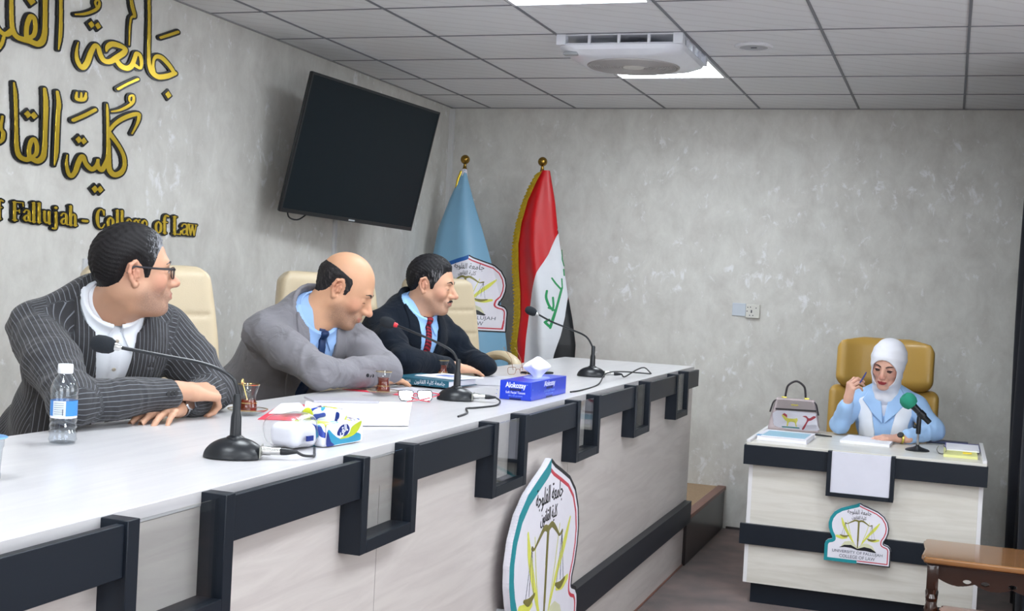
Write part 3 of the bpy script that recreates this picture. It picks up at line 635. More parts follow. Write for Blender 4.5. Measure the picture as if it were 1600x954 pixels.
# ------------------------------------------------------------------ long counter
Y1, Y0 = -1.15, -8.4
ct = thing('panel_counter', 'long white panel counter with charcoal bands and clear window frames, three men behind it', 'counter', (1.6, -4.6, 0.0))
box('worktop', M_LAMTOP, (1.25, 1.986, Y0, Y1, 1.05, 1.08), ct, bev=0.0015)
box('front_panel', M_LAMF, (1.955, 1.984, Y0, Y1 - .003, 0.008, 1.0495), ct)
box('end_panel', M_LAMF, (1.26, 1.954, Y1 - .03, Y1 - .004, 0.2625, 1.0495), ct)
box('modesty_shelf', M_LAMF, (1.55, 1.954, Y0, Y1 - .035, 0.93, 0.95), ct)
us = [(-5.255, -4.945), (-4.395, -4.085), (-3.535, -3.225), (-2.675, -2.385), (-1.825, -1.535), (-6.11, -5.79), (-6.97, -6.65), (-7.83, -7.51)]
for (a, b_) in us:
    f = MB()
    f.box(1.984, 2.040, a, a + .032, 0.853, 1.077); f.box(1.984, 2.040, b_ - .032, b_, 0.853, 1.077)
    f.box(1.984, 2.040, a + .032, b_ - .032, 0.853, 0.884)
    u = f.build('window_frame', M_NAVY, ct, bevel=0.0015)
    box('pane', M_PANE, (2.024, 2.028, a + .030, b_ - .030, 0.880, 1.070), u)
edges = sorted(us); prev = Y0
for (a, b_) in edges + [(-1.255, None)]:
    box('upper_band', M_NAVY, (2.017, 2.034, prev, a, 0.983, 1.071), ct, bev=0.0015)
    prev = b_
box('lower_band', M_NAVY, (1.984, 2.022, Y0, -1.20, 0.243, 0.358), ct, bev=0.0015)
sm = MB()
for yy in (-3.45, -5.05, -6.65): sm.box(1.9838, 1.9845, yy - .0008, yy + .0008, 0.36, 0.98)
sm.build('panel_seam', mat('seam_shadow', srgb(150, 142, 140), rough=0.6), ct)  # thin darker lines where the front panels join
box('bottom_lipping', M_REDWOOD, (1.955, 1.99, Y0, Y1 - .003, 0.0, 0.008), ct)

# ------------------------------------------------------------------ college emblem (shape, stripes, scales, book, writing)
EM = [(-.5, 0), (.5, 0), (.5, .255), (.488, .295), (.455, .328), (.40, .345), (.388, .352), (.392, .385), (.425, .44), (.452, .52), (.458, .60), (.435, .69), (.375, .78), (.28, .845), (.16, .89), (.06, .925), (0, .955)]
EM = EM + [(-x, y) for x, y in reversed(EM[2:-1])]
M_TEAL = mat('emblem_teal', srgb(24, 138, 148), rough=0.4); M_EBLACK = mat('emblem_black', srgb(22, 24, 32), rough=0.4)
M_ERED = mat('emblem_red', srgb(196, 58, 74), rough=0.4); M_EWHITE = mat('emblem_white', srgb(228, 226, 236), rough=0.35)
M_ELIME = mat('emblem_lime', srgb(214, 216, 92), rough=0.45); M_EOLIVE = mat('emblem_olive', srgb(128, 122, 62), rough=0.4, metal=0.2, var=0.3, vscale=40)
M_EGREY = mat('emblem_letter', srgb(92, 96, 112), rough=0.5); M_EPAGE = mat('emblem_page', srgb(208, 208, 176), rough=0.5)
M_EBLUE = mat('emblem_blue', srgb(28, 88, 160), rough=0.5)
def emblem(W, M, parent, thick, base_name='board', left=None, post=None, res=None, latin=True, mats=None, black_inner=False, brd=None):
    """W: width in metres; M: local x right, y up, z outwards"""
    res = res or W / 260
    P = [(x * W, y * W) for x, y in EM]
    left = left or M_TEAL
    d = lambda X, Y: poly2(X, Y, P)
    bb = (-.53 * W, .53 * W, -.03 * W, .98 * W)
    e = 0.0009 if thick > 0.005 else 0.0006
    def pl(n, f, h0, h1, m, b=bb, r=res): return plate(n, f, b[0], b[1], b[2], b[3], r, h0, h1, M, m, parent, post=post)
    if thick: pl(base_name, d, 0.0, thick, brd or M_EWHITE)
    z = thick; h = z + e
    pl('white_field', lambda X, Y: d(X, Y) + .012 * W, z, h - e * .5, M_EWHITE)
    pl('left_border', lambda X, Y: np.maximum(np.maximum(d(X, Y), -(d(X, Y) + .052 * W)), X), z, h, left)
    pl('dark_border', lambda X, Y: np.maximum(np.maximum(d(X, Y), -(d(X, Y) + .016 * W)), -X), z, h, M_EBLACK)
    pl('red_stripe', lambda X, Y: np.maximum(np.maximum(d(X, Y) + .036 * W, -(d(X, Y) + .052 * W)), -X), z, h, M_ERED)
    def strokes(S, mir=False):
        def f(X, Y):
            F = np.full(X.shape, 1.0)
            for s in S:
                s = smooth_path([(a * W, b * W, c * W) for a, b, c in s], 4)
                for a, b in zip(s, s[1:]): F = np.minimum(F, seg2(X, Y, a, b, a[2], b[2]))
            return F
        return f
    sb = (-.34 * W, .34 * W, .2 * W, .72 * W)
    # lime feather strokes
    pl('feather', strokes([[(-.26, .69, .008), (-.22, .58, .022), (-.14, .44, .018), (-.05, .30, .008)], [(.31, .66, .008), (.24, .56, .022), (.14, .44, .016), (.05, .30, .006)],
                           [(-.17, .66, .003), (-.13, .5, .004), (-.07, .33, .003)], [(.16, .66, .003), (.12, .5, .004), (.06, .33, .003)], [(-.32, .40, .02), (-.24, .385, .024), (-.17, .39, .012)], [(.16, .385, .012), (.24, .385, .022), (.31, .40, .014)]]), h, h + e * .5, M_ELIME, sb)
    pl('balance_beam', strokes([[(-.20, .62, .010), (-.17, .612, .006), (-.11, .645, .010), (-.05, .675, .013), (0, .665, .014), (.05, .675, .013), (.11, .645, .010), (.16, .612, .006), (.20, .62, .010)],
                                [(0, .66, .014), (0, .5, .013), (0, .36, .013)], [(0, .36, .010), (0, .25, .008)]]), h, h + e, M_EOLIVE, sb)
    pl('chain', strokes([[(-.20, .62, .0022), (-.25, .43, .0022)], [(-.20, .62, .0022), (-.21, .43, .0022)], [(-.20, .62, .0022), (-.155, .43, .0022)], [(.20, .62, .0022), (.25, .41, .0022)], [(.20, .62, .0022), (.205, .41, .0022)], [(.20, .62, .0022), (.155, .41, .0022)]]), h, h + e, M_EGREY, sb)
    pl('scale_pan', strokes([[(-.27, .425, .007), (-.205, .408, .017), (-.14, .425, .007)], [(.14, .405, .007), (.205, .388, .017), (.27, .405, .007)]]), h, h + 1.5 * e, M_EOLIVE, sb)
    bk = [(-.28, .225), (-.20, .24), (-.10, .238), (0, .212), (.12, .215), (.27, .200), (.285, .212), (.20, .262), (.1, .275), (0, .235), (-.1, .285), (-.2, .275)]
    pg_ = [(-.25, .25), (-.20, .325), (-.13, .345), (-.06, .325), (0, .25), (.07, .325), (.14, .335), (.22, .30), (.27, .225), (.12, .24), (0, .235), (-.1, .265)]
    pl('book_page', lambda X, Y: poly2(X, Y, [(a * W, b * W) for a, b in pg_]), h, h + e * .7, M_EPAGE, sb)
    pl('book_cover', lambda X, Y: poly2(X, Y, [(a * W, b * W) for a, b in bk]), h, h + 1.2 * e, M_EBLACK, sb)
    TT = lambda x, y: M @ Matrix.Translation((x * W, y * W, h + .0008))
    def tx(n, body, size, x, y, w, m=M_EGREY):
        o = text_mesh(n, body, size * W, TT(x, y), m, parent, ext=0.0004, width=w * W)
        if post is not None:
            A = np.array([v.co for v in o.data.vertices]); A = post(A)
            for v, c in zip(o.data.vertices, A): v.co = c
        return o
    M_AR = M_EBLACK
    tx('arabic_line', AR_FALLUJA + ' ' + AR_JAMIAT, .10, 0.0, .775, .36, M_AR)
    tx('arabic_line', AR_QANUN + ' ' + AR_KULLIYA, .075, 0.0, .70, .22, M_AR)
    if latin:
        tx('english_line', 'UNIVERSITY OF FALLUJAH', .062, 0.0, .150, .76)
        tx('english_line', 'COLLEGE OF LAW', .072, 0.0, .075, .54)
MX = Matrix(((0, 0, 1, 0), (1, 0, 0, 0), (0, 1, 0, 0), (0, 0, 0, 1)))
eb = thing('emblem_board', 'large arched emblem board with balance scales on the front of the long counter', 'emblem', (2.0, -3.84, 0.5))
emblem(.82, Matrix.Translation((2.022, -3.84, 0.125)) @ MX, eb, 0.022)
sb_ = MB()
for dy in (-.3, .3): sb_.lathe([(0.012, 0), (0.012, 0.038)], M=Matrix.Translation((1.984, -3.84 + dy, 0.45)) @ Matrix.Rotation(PI / 2, 4, 'Y'), n=16)
sb_.build('standoff', M_WHITEMETAL, eb)

# ------------------------------------------------------------------ small desk
ZD = 0.78
dk = thing('desk', 'small pale wooden desk with charcoal bands, woman in white headscarf behind it', 'desk', (2.93, -1.45, 0))
box('desk_top', M_LAMD, (2.392, 3.472, -1.83, -1.06, ZD - .022, ZD), dk, bev=0.0015)
rim = MB(); rim.box(2.392, 2.41, -1.83, -1.06, ZD, ZD + .012); rim.box(3.454, 3.472, -1.83, -1.06, ZD, ZD + .012)
rim.build('side_lip', M_EDGEW, dk, bevel=0.001)
bd = MB(); bd.box(2.405, 2.424, -1.80, -1.08, 0.10, ZD - .022); bd.box(3.445, 3.464, -1.80, -1.08, 0.10, ZD - .022)
bd.build('side_panel', M_EDGEW, dk, bevel=0.001)
box('front_panel', M_LAMD, (2.424, 3.445, -1.80, -1.782, 0.10, ZD - .022), dk)
for x0, x1 in ((2.383, 2.790), (3.062, 3.478)):
    box('upper_band', M_NAVY, (x0, x1, -1.845, -1.80, ZD - .105, ZD - .012), dk, bev=0.0015)
fr = MB()
fr.box(2.776, 2.795, -1.870, -1.80, 0.567, ZD - .002); fr.box(3.060, 3.079, -1.870, -1.80, 0.567, ZD - .002); fr.box(2.795, 3.060, -1.870, -1.80, 0.567, 0.586)
fr.build('window_frame', M_NAVY, dk, bevel=0.0015)
box('white_panel', mat('white_board', srgb(214, 214, 226), rough=0.3), (2.795, 3.060, -1.862, -1.845, 0.586, ZD - .004), dk)
box('lower_band', M_NAVY, (2.380, 3.484, -1.822, -1.80, 0.288, 0.386), dk, bev=0.0015)
box('plinth', M_NAVY, (2.44, 3.43, -1.77, -1.10, 0.0, 0.10), dk)
MY = Matrix(((1, 0, 0, 0), (0, 0, -1, 0), (0, 1, 0, 0), (0, 0, 0, 1)))
e2 = thing('emblem_board', 'small arched emblem board on the front of the woman\'s desk', 'emblem', (2.932, -1.83, 0.4))
emblem(.298, Matrix.Translation((2.932, -1.826, 0.262)) @ MY, e2, 0.016, res=.0013)

# ------------------------------------------------------------------ flags
M_BRASS = mat('brass', srgb(150, 118, 52), rough=0.25, metal=0.9)
M_POLE = mat('pole_wood', srgb(120, 92, 58), rough=0.4, coat=0.3)
def pole(t, x, y, ztop, z0=0.262):
    T = Matrix.Translation((x, y, 0))
    MB().lathe([(0.011, z0 + .05), (0.011, ztop - .05)], M=T, n=16).build('pole', M_POLE, t)
    MB().lathe([(0.011, ztop - .062), (0.016, ztop - .058), (0.012, ztop - .050), (0.009, ztop - .03)] + [(0.030 * math.sin(a), ztop + 0.002 - 0.030 * math.cos(a)) for a in np.linspace(0.35, PI, 14)], M=T, n=24).build('finial', M_BRASS, t)
    MB().lathe([(0.14, z0), (0.14, z0 + .012), (0.10, z0 + .03), (0.03, z0 + .05), (0.018, z0 + .12), (0.0, z0 + .12)], M=T, n=32).build('base', M_BRASS, t)
# pale blue flag with the emblem
M_SKY = mat('sky_blue_satin', srgb(124, 170, 200), rough=0.42, var=0.04, vscale=8)
FB = thing('flag', 'light blue flag with college emblem draped from a pole in the corner', 'flag', (0.27, -0.38, 0.262), 'draped flags on poles')
BX, BY = 0.272, -0.38
pole(FB, BX, BY, 2.255)
bl_e = np.array([(2.19, .262, .285), (2.12, .235, .305), (2.0, .185, .345), (1.8, .115, .42), (1.6, .085, .49), (1.4, .085, .555), (1.2, .10, .60), (1.0, .12, .635), (.8, .14, .655), (.6, .16, .66), (.45, .18, .65)])
def interp(tab, z, k):
    t = tab[::-1]; return np.interp(z, t[:, 0], t[:, k])
def blue_y(x, z):
    l = interp(bl_e, z, 1); r = interp(bl_e, z, 2); s = np.clip((x - l) / (r - l), 0, 1); w = r - l
    return BY - 0.30 * w * np.sin(PI * np.clip(s, 0, 1)) ** 0.8 - 0.020 * w / .5 * np.sin(s * 9 + 1.2) - .012
def sheet_flag(edge, yf, depth_back, name, m, parent, nz=110, ns=44):
    rows = []
    for z in np.linspace(edge[-1][0], edge[0][0], nz):
        l = interp(edge, z, 1); r = interp(edge, z, 2)
        row = [(l + (r - l) * s, float(yf(l + (r - l) * s, z)), z) for s in np.linspace(0, 1, ns)]
        back = [(l + (r - l) * s, BY + depth_back * (r - l) * math.sin(PI * s), z) for s in np.linspace(1, 0, 14)[1:-1]]
        rows.append(row + back + [row[0]])
    return MB().sheet(rows, 0.0).build(name, m, parent, angle=85)
sheet_flag(bl_e, blue_y, 0.12, 'cloth', M_SKY, FB)
MB().lathe([(0.013, 2.13), (0.022, 2.15), (0.019, 2.18), (0.013, 2.195)], M=Matrix.Translation((BX, BY - .004, 0)), n=16).build('tie', M_EWHITE, FB)
MB().tube([(BX - .018, BY - .01, 2.18), (BX - .035, BY - .02, 2.12), (BX - .045, BY - .02, 2.05)], 0.010).build('tassel', M_GOLD, FB)
MEB = Matrix.Translation((0.365, 0, 1.165)) @ Matrix.Rotation(0.03, 4, 'Y') @ MY
def post_blue(A):
    A = A.copy(); h = -A[:, 1]; A[:, 1] = blue_y(A[:, 0], A[:, 2]) - .003 - h; return A
emblem(.50, MEB, FB, 0, left=M_EBLUE, post=post_blue, res=.0024)

# red, white and black flag with green script
FI = thing('flag', 'red, white and black flag with green script and gold fringe on a pole', 'flag', (0.80, -0.38, 0.262), 'draped flags on poles')
IX, IY = 0.80, -0.38
pole(FI, IX, IY, 2.25)
iq = np.array([(2.195, .80, .858), (2.12, .762, .875), (2.0, .712, .903), (1.86, .678, .925), (1.72, .664, .952), (1.57, .674, .99), (1.42, .694, 1.02), (1.27, .702, 1.058), (1.11, .690, 1.088), (.96, .705, 1.085), (.7, .71, 1.09), (.5, .71, 1.08)])
def iraq_y(x, z):
    l = interp(iq, z, 1); r = interp(iq, z, 2); w = r - l; s = np.clip((x - l) / w, 0, 1)
    return IY - 0.02 - 0.26 * w * np.sin(PI * s) ** 0.75 - 0.030 * np.clip((2.2 - z), 0, 1) * np.sin(s * 11 + z * 1.6) * np.sin(PI * s)
def post_iraq(A):
    A = A.copy(); h = -A[:, 1]; A[:, 1] = iraq_y(A[:, 0], A[:, 2]) - h; return A
M_RED = mat('red_satin', srgb(190, 14, 24), rough=0.38, var=0.05); M_WSAT = mat('white_satin', srgb(214, 216, 222), rough=0.42, sheen=0.2)
M_BSAT = mat('black_satin', srgb(22, 24, 28), rough=0.45); M_GREEN = mat('green_script', srgb(34, 140, 82), rough=0.5); M_FRINGE = mat('gold_fringe', srgb(228, 196, 52), rough=0.6, var=0.35, vscale=90, bump=0.8, bscale=200)
outl = [(r_[1], r_[0]) for r_ in iq] + [(r_[2], r_[0]) for r_ in iq[::-1]]
bnd = [(.925, 1.86), (.933, 1.794), (.895, 1.672), (.838, 1.548), (.805, 1.425), (.788, 1.303), (.777, 1.15), (.773, .982), (.77, .4)]
redp = bnd + [(.3, .4), (.3, 2.4), (1.2, 2.4), (1.2, 1.86)]
blk = [(1.4, 1.50), (1.03, 1.50), (1.023, 1.42), (1.019, 1.286), (1.002, 1.164), (.977, 1.057), (.965, .98), (.95, .4), (1.4, .4)]
IMY = MY
def ipl(n, f, h0, h1, m, bb=(.60, 1.12, .5, 2.2), res=.006): return plate(n, f, bb[0], bb[1], bb[2], bb[3], res, h0, h1, IMY, m, FI, post=post_iraq)
od = lambda X, Y: poly2(X, Y, outl)
ipl('red_band', lambda X, Y: np.maximum(od(X, Y), poly2(X, Y, redp)), 0, .003, M_RED)
ipl('white_band', lambda X, Y: np.maximum(np.maximum(od(X, Y), -poly2(X, Y, redp)), -poly2(X, Y, blk)), 0, .003, M_WSAT)
ipl('black_band', lambda X, Y: np.maximum(od(X, Y), poly2(X, Y, blk)), 0, .003, M_BSAT)
def scr(S):
    def f(X, Y):
        F = np.full(X.shape, 1.0)
        for s in S:
            s = smooth_path(s, 4) if len(s) > 3 else s
            for a, b in zip(s, s[1:]): F = np.minimum(F, seg2(X, Y, a, b, a[2], b[2]))
        return F
    return f
ipl('green_script', scr([[(.925, 1.52, .0050), (.948, 1.49, .0057), (.985, 1.452, .0057)], [(.987, 1.46, .0057), (.982, 1.43, .0072), (.966, 1.34, .0072), (.952, 1.26, .0079), (.945, 1.21, .0057)],
                         [(.94, 1.22, .0072), (.915, 1.245, .0072), (.935, 1.262, .0064)], [(.905, 1.44, .0057), (.905, 1.40, .0064), (.922, 1.355, .0064), (.938, 1.33, .0064)], [(.94, 1.40, .0057), (.948, 1.35, .0057), (.946, 1.32, .0057)],
                         [(.925, 1.335, .0057), (.962, 1.318, .0057)], [(.982, 1.52, .0036), (.99, 1.46, .0036)], [(.965, 1.70, .0028), (.972, 1.64, .0028), (.985, 1.60, .0028)], [(.985, 1.58, .0028), (.992, 1.54, .0028)]]), .003, .0042, M_GREEN, (.86, 1.02, 1.17, 1.75), .0022)
bk = []
for z in np.linspace(.5, 2.195, 50):
    l = float(interp(iq, z, 1)); r = float(interp(iq, z, 2))
    bk.append([(l + (r - l) * s, IY - .02 + .10 * (r - l) * math.sin(PI * s), z) for s in np.linspace(0, 1, 12)])
MB().sheet(bk, 0.002).build('rear_fold', M_RED, FI, angle=85)
fr_ = []
rnd = random.Random(3)
for i, z in enumerate(np.linspace(.52, 2.19, 260)):
    l = float(interp(iq, z, 1)); j = .004 * math.sin(i * 1.9) + rnd.uniform(-.003, .003)
    yy = IY - .035
    fr_.append([(l + .022, yy - .022, z), (l + .004 + j, yy - .016, z - .006), (l - .018 + j, yy - .004, z - .012), (l - .030 + j * 1.5, yy + .006, z - .02)])
MB().sheet(fr_, 0.006).build('fringe', M_FRINGE, FI, angle=60)

# ------------------------------------------------------------------ leather office chairs
M_BEIGE = mat('beige_leather', srgb(192, 176, 148), rough=0.42, var=0.03, vscale=5, bump=0.25, bscale=350, coat=0.1)
M_MUST = mat('mustard_leather', srgb(184, 146, 72), rough=0.38, var=0.05, vscale=5, bump=0.2, bscale=350, coat=0.1)
M_CHROME = mat('chrome', srgb(190, 192, 196), rough=0.15, metal=1.0)
M_BLKPL = mat('black_plastic', srgb(24, 25, 28), rough=0.4)
def rbox(P, c, h, r):
    q = np.abs(P - np.array(c)) - np.array(h) + r
    return np.linalg.norm(np.maximum(q, 0), axis=-1) + np.minimum(q.max(-1), 0) - r
def grid_pts(lo, hi, res):
    ax = [np.arange(lo[k] - 2 * res, hi[k] + 2.5 * res, res) for k in range(3)]
    G = np.stack(np.meshgrid(*ax, indexing='ij'), -1)
    return G, (ax[0][0], ax[1][0], ax[2][0])
def sdf_mesh(name, f, lo, hi, res, M, m, parent):
    G, org = grid_pts(lo, hi, res)
    P, Q = surface_nets(f(G), org, (res,) * 3)
    Mn = np.array(M); P = P @ Mn[:3, :3].T + Mn[:3, 3]
    return mesh_from(name, P, Q, m, parent)
def office_chair(x, y, z, yaw, label, group=None, leather=None, kind='beige', arms_up=False):
    """faces local +x"""
    leather = leather or M_BEIGE
    t = thing('office_chair', label, 'chair', (x, y, z), group)
    T = Matrix.Translation((x, y, z)) @ Matrix.Rotation(yaw, 4, 'Z') @ (Matrix.Diagonal((.93, .90, .985, 1)) if kind == 'beige' else Matrix.Identity(4))
    B = T @ Matrix.Translation((-0.22, 0, 0.50 if kind == 'beige' else 0.545)) @ Matrix.Rotation(-0.13, 4, 'Y')
    def back(G):
        X, Y, Z = G[..., 0], G[..., 1], G[..., 2]
        w = 0.265 - 0.035 * np.clip((Z - 0.35) / 0.4, 0, 1) ** 2
        Gs = np.stack([X - 0.05 * (Y / .26) ** 2, Y * 0.265 / w, Z], -1)
        d = rbox(Gs, (0, 0, 0.375), (0.055, 0.265, 0.375), 0.05)
        # rounded top corners
        d = np.maximum(d, poly2(Y, Z, [(-.27, -.05), (.27, -.05), (.27, .62), (.245, .70), (.19, .745), (0, .765), (-.19, .745), (-.245, .70), (-.27, .62)]))
        for zz in (.18, .32, .46, .58):
            d = np.maximum(d, -(np.hypot(X - .060 - .05 * (Y / .26) ** 2, Z - zz) - .012 + .02 * np.clip(np.abs(Y) - .21, 0, 1)))
        d = np.maximum(d, -(np.hypot(X - .062 - .05 * (Y / .26) ** 2, np.abs(Y) - .205) - .008 + 5 * np.clip(Z - .60, 0, 1)))
        return d
    def back2(G):
        X, Y, Z = G[..., 0], G[..., 1], G[..., 2]
        a = rbox(np.stack([X - 0.09 * (Y / .28) ** 2, Y, Z], -1), (-.01, 0, .20), (0.06, .292, .26), 0.05)
        return a
    if kind == 'beige':
        sdf_mesh('backrest', back, (-.08, -.29, -.03), (.13, .29, .78), .0085, B, leather, t)
    else:
        sdf_mesh('backrest', back2, (-.10, -.31, -.08), (.17, .31, .47), .010, B, leather, t)
        def hr(G):
            X, Y, Z = G[..., 0], G[..., 1], G[..., 2]
            w = .255 + 0.0 * Z
            d = rbox(np.stack([X - 0.10 * (Y / .26) ** 2, Y, Z], -1), (.035, 0, .59), (0.07, .258, .145), 0.062)
            return np.maximum(d, poly2(Y, Z, [(-.262, .40), (.262, .40), (.262, .655), (.235, .70), (.12, .735), (-.12, .735), (-.235, .70), (-.262, .655)]))
        sdf_mesh('headrest', hr, (-.06, -.28, .42), (.22, .28, .75), .009, B, leather, t)
    hz = .45 if kind == 'beige' else .385
    sdf_mesh('seat', lambda G: rbox(G, (0.02, 0, hz), (.26, .26, .06), .05), (-.26, -.28, hz - .08), (.30, .28, hz + .08), .012, T, leather, t)
    for s in (-1, 1):
        a = MB(); a.M = T
        if arms_up: a.tube([(-.22, s * .275, .56), (-.25, s * .29, .72), (-.20, s * .298, .82), (-.10, s * .30, .862), (.0, s * .305, .858), (.07, s * .305, .81), (.06, s * .30, .70), (.03, s * .29, .56), (.02, s * .28, .44)], [.020, .024, .028, .030, .030, .028, .024, .02, .018], n=14, flat=(1.25, .8))
        else: a.tube([(-.20, s * .285, .52), (-.24, s * .295, .62), (-.16, s * .30, .695), (0.0, s * .305, .71), (.13, s * .305, .69), (.21, s * .30, .62), (.20, s * .295, .52), (.12, s * .285, .43)], [.02, .026, .030, .032, .032, .028, .022, .018], n=14, flat=(1.25, .8))
        a.build('armrest', leather, t)
    c = MB(); c.M = T; c.lathe([(.03, .06), (.03, .22), (.02, .22), (.02, .39)], n=20); c.build('gas_column', M_CHROME, t)
    for k in range(5):
        s_ = MB(); s_.M = T @ Matrix.Rotation(2 * PI * k / 5, 4, 'Z'); s_.tube([(0.0, 0, .085), (.15, 0, .078), (.27, 0, .065)], [.026, .02, .015], flat=(1, .7)); l_ = s_.build('star_leg', M_CHROME, t)
        w_ = MB(); w_.M = T @ Matrix.Rotation(2 * PI * k / 5, 4, 'Z'); w_.lathe([(.0, -.022), (.022, -.022), (.026, -.012), (.026, .012), (.022, .022), (0, .022)], M=Matrix.Translation((.27, 0, .026)) @ Matrix.Rotation(PI / 2, 4, 'X'), n=20); w_.lathe([(.006, .045), (.006, .07)], M=Matrix.Translation((.27, 0, 0)), n=8); w_.build('caster', M_BLKPL, l_)
    return t
ZP = 0.262
GC = 'beige leather chairs along the long counter'
office_chair(1.06, -4.57, ZP, -0.52, 'beige leather office chair beside the man in the pinstriped jacket', GC)
office_chair(1.05, -3.39, ZP, -0.62, 'beige leather office chair behind the bald man in grey', GC)
office_chair(1.08, -2.20, ZP, -0.46, 'beige leather office chair behind the man in the dark suit, blue flag behind it', GC, arms_up=True)
office_chair(2.955, -0.86, 0.0, -PI / 2, 'mustard yellow leather armchair with a big headrest, woman sitting in it', None, M_MUST, 'mustard')

# ------------------------------------------------------------------ carved wooden tables, lower right
M_WALNUT = mat('varnished_walnut', srgb(134, 92, 54), rough=0.18, var=0.35, vscale=5, stretch=(1.2, 9, 9), coat=0.6)
M_WALDK = mat('dark_varnish', srgb(46, 25, 16), rough=0.2, var=0.3, vscale=9, coat=0.6)
def carved_table(x0, x1, y0, y1, h, label, top_m):
    t = thing('side_table', label, 'side table', ((x0 + x1) / 2, (y0 + y1) / 2, 0))
    pts = []
    def bump_edge(a, b, n):
        for i in range(n):
            s = i / n; yield s
    r = .02
    poly = [(x0 + r, y0), (x1 - r, y0), (x1, y0 + r), (x1, y1 - r), (x1 - r, y1), (x0 + r, y1), (x0 + r * .4, y1 - r * .3), (x0 + .008, y1 - r * 1.6), (x0, y1 - r * 2.6), (x0 + .01, (y0 + y1) / 2), (x0, y0 + r * 2.6), (x0 + .008, y0 + r * 1.6), (x0 + r * .4, y0 + r * .3)]
    tp = MB().prism(poly, h - .024, h).build('tabletop', top_m, t, smooth=False, bevel=.007)
    MB().prism([(x0 + .02 + .0, y0 + .02), (x1 - .02, y0 + .02), (x1 - .02, y1 - .02), (x0 + .02, y1 - .02)], h - .034, h - .0245).build('moulding', M_WALDK, t, bevel=.004)
    i = .045
    for (lx, ly) in ((x0 + i, y0 + i), (x1 - i, y0 + i), (x0 + i, y1 - i), (x1 - i, y1 - i)):
        lg = MB()
        lg.box(lx - .022, lx + .022, ly - .022, ly + .022, h - .13, h - .034, bev=.003)
        lg.lathe([(.016, 0), (.020, .01), (.022, .05), (.016, .07), (.018, h * .35), (.024, h * .52), (.027, h * .58), (.018, h * .64), (.024, h * .67), (.016, h * .70), (.02, h - .13)], M=Matrix.Translation((lx, ly, 0)), n=20)
        lg.build('leg', M_WALDK, t)
    def apron(a0, a1, fixed, axis):
        L_ = a1 - a0; ln = []
        n = 40
        top = [(a0, h - .035), (a1, h - .035)]
        bot = []
        for k in range(n + 1):
            s = k / n
            bot.append((a1 - L_ * s, h - .085 - .018 * abs(math.sin(s * PI * 4)) - .012 * math.sin(PI * s)))
        def fld(X, Y):
            d = poly2(X, Y, top + bot)
            for c in (.2, .32, .5, .68, .8):
                cx = a0 + L_ * c
                d = np.maximum(d, -(np.hypot((X - cx) * .55, Y - (h - .083 - .004)) - .0085))
            return d
        if axis == 'x': M = Matrix(((1, 0, 0, 0), (0, 0, -1, fixed), (0, 1, 0, 0), (0, 0, 0, 1)))
        else: M = Matrix(((0, 0, 1, fixed), (1, 0, 0, 0), (0, 1, 0, 0), (0, 0, 0, 1)))
        plate('carved_apron', fld, a0, a1, h - .13, h - .03, .0025, -.008, .008, M, M_WALDK, t)
    apron(x0 + i + .018, x1 - i - .018, y0 + i, 'x'); apron(x0 + i + .018, x1 - i - .018, y1 - i, 'x')
    apron(y0 + i + .018, y1 - i - .018, x0 + i, 'y'); apron(y0 + i + .018, y1 - i - .018, x1 - i, 'y')
    return t
carved_table(3.225, 3.90, -2.70, -2.30, .50, 'glossy brown carved wooden side table, the taller one at the lower right', M_WALNUT)
M_WALRED = mat('varnished_rosewood', srgb(140, 82, 58), rough=0.2, var=0.3, vscale=5, stretch=(1.2, 9, 9), coat=0.5)
carved_table(3.300, 3.826, -2.98, -2.605, .30, 'low wooden side table in front of the taller carved one, at bottom edge', M_WALRED)
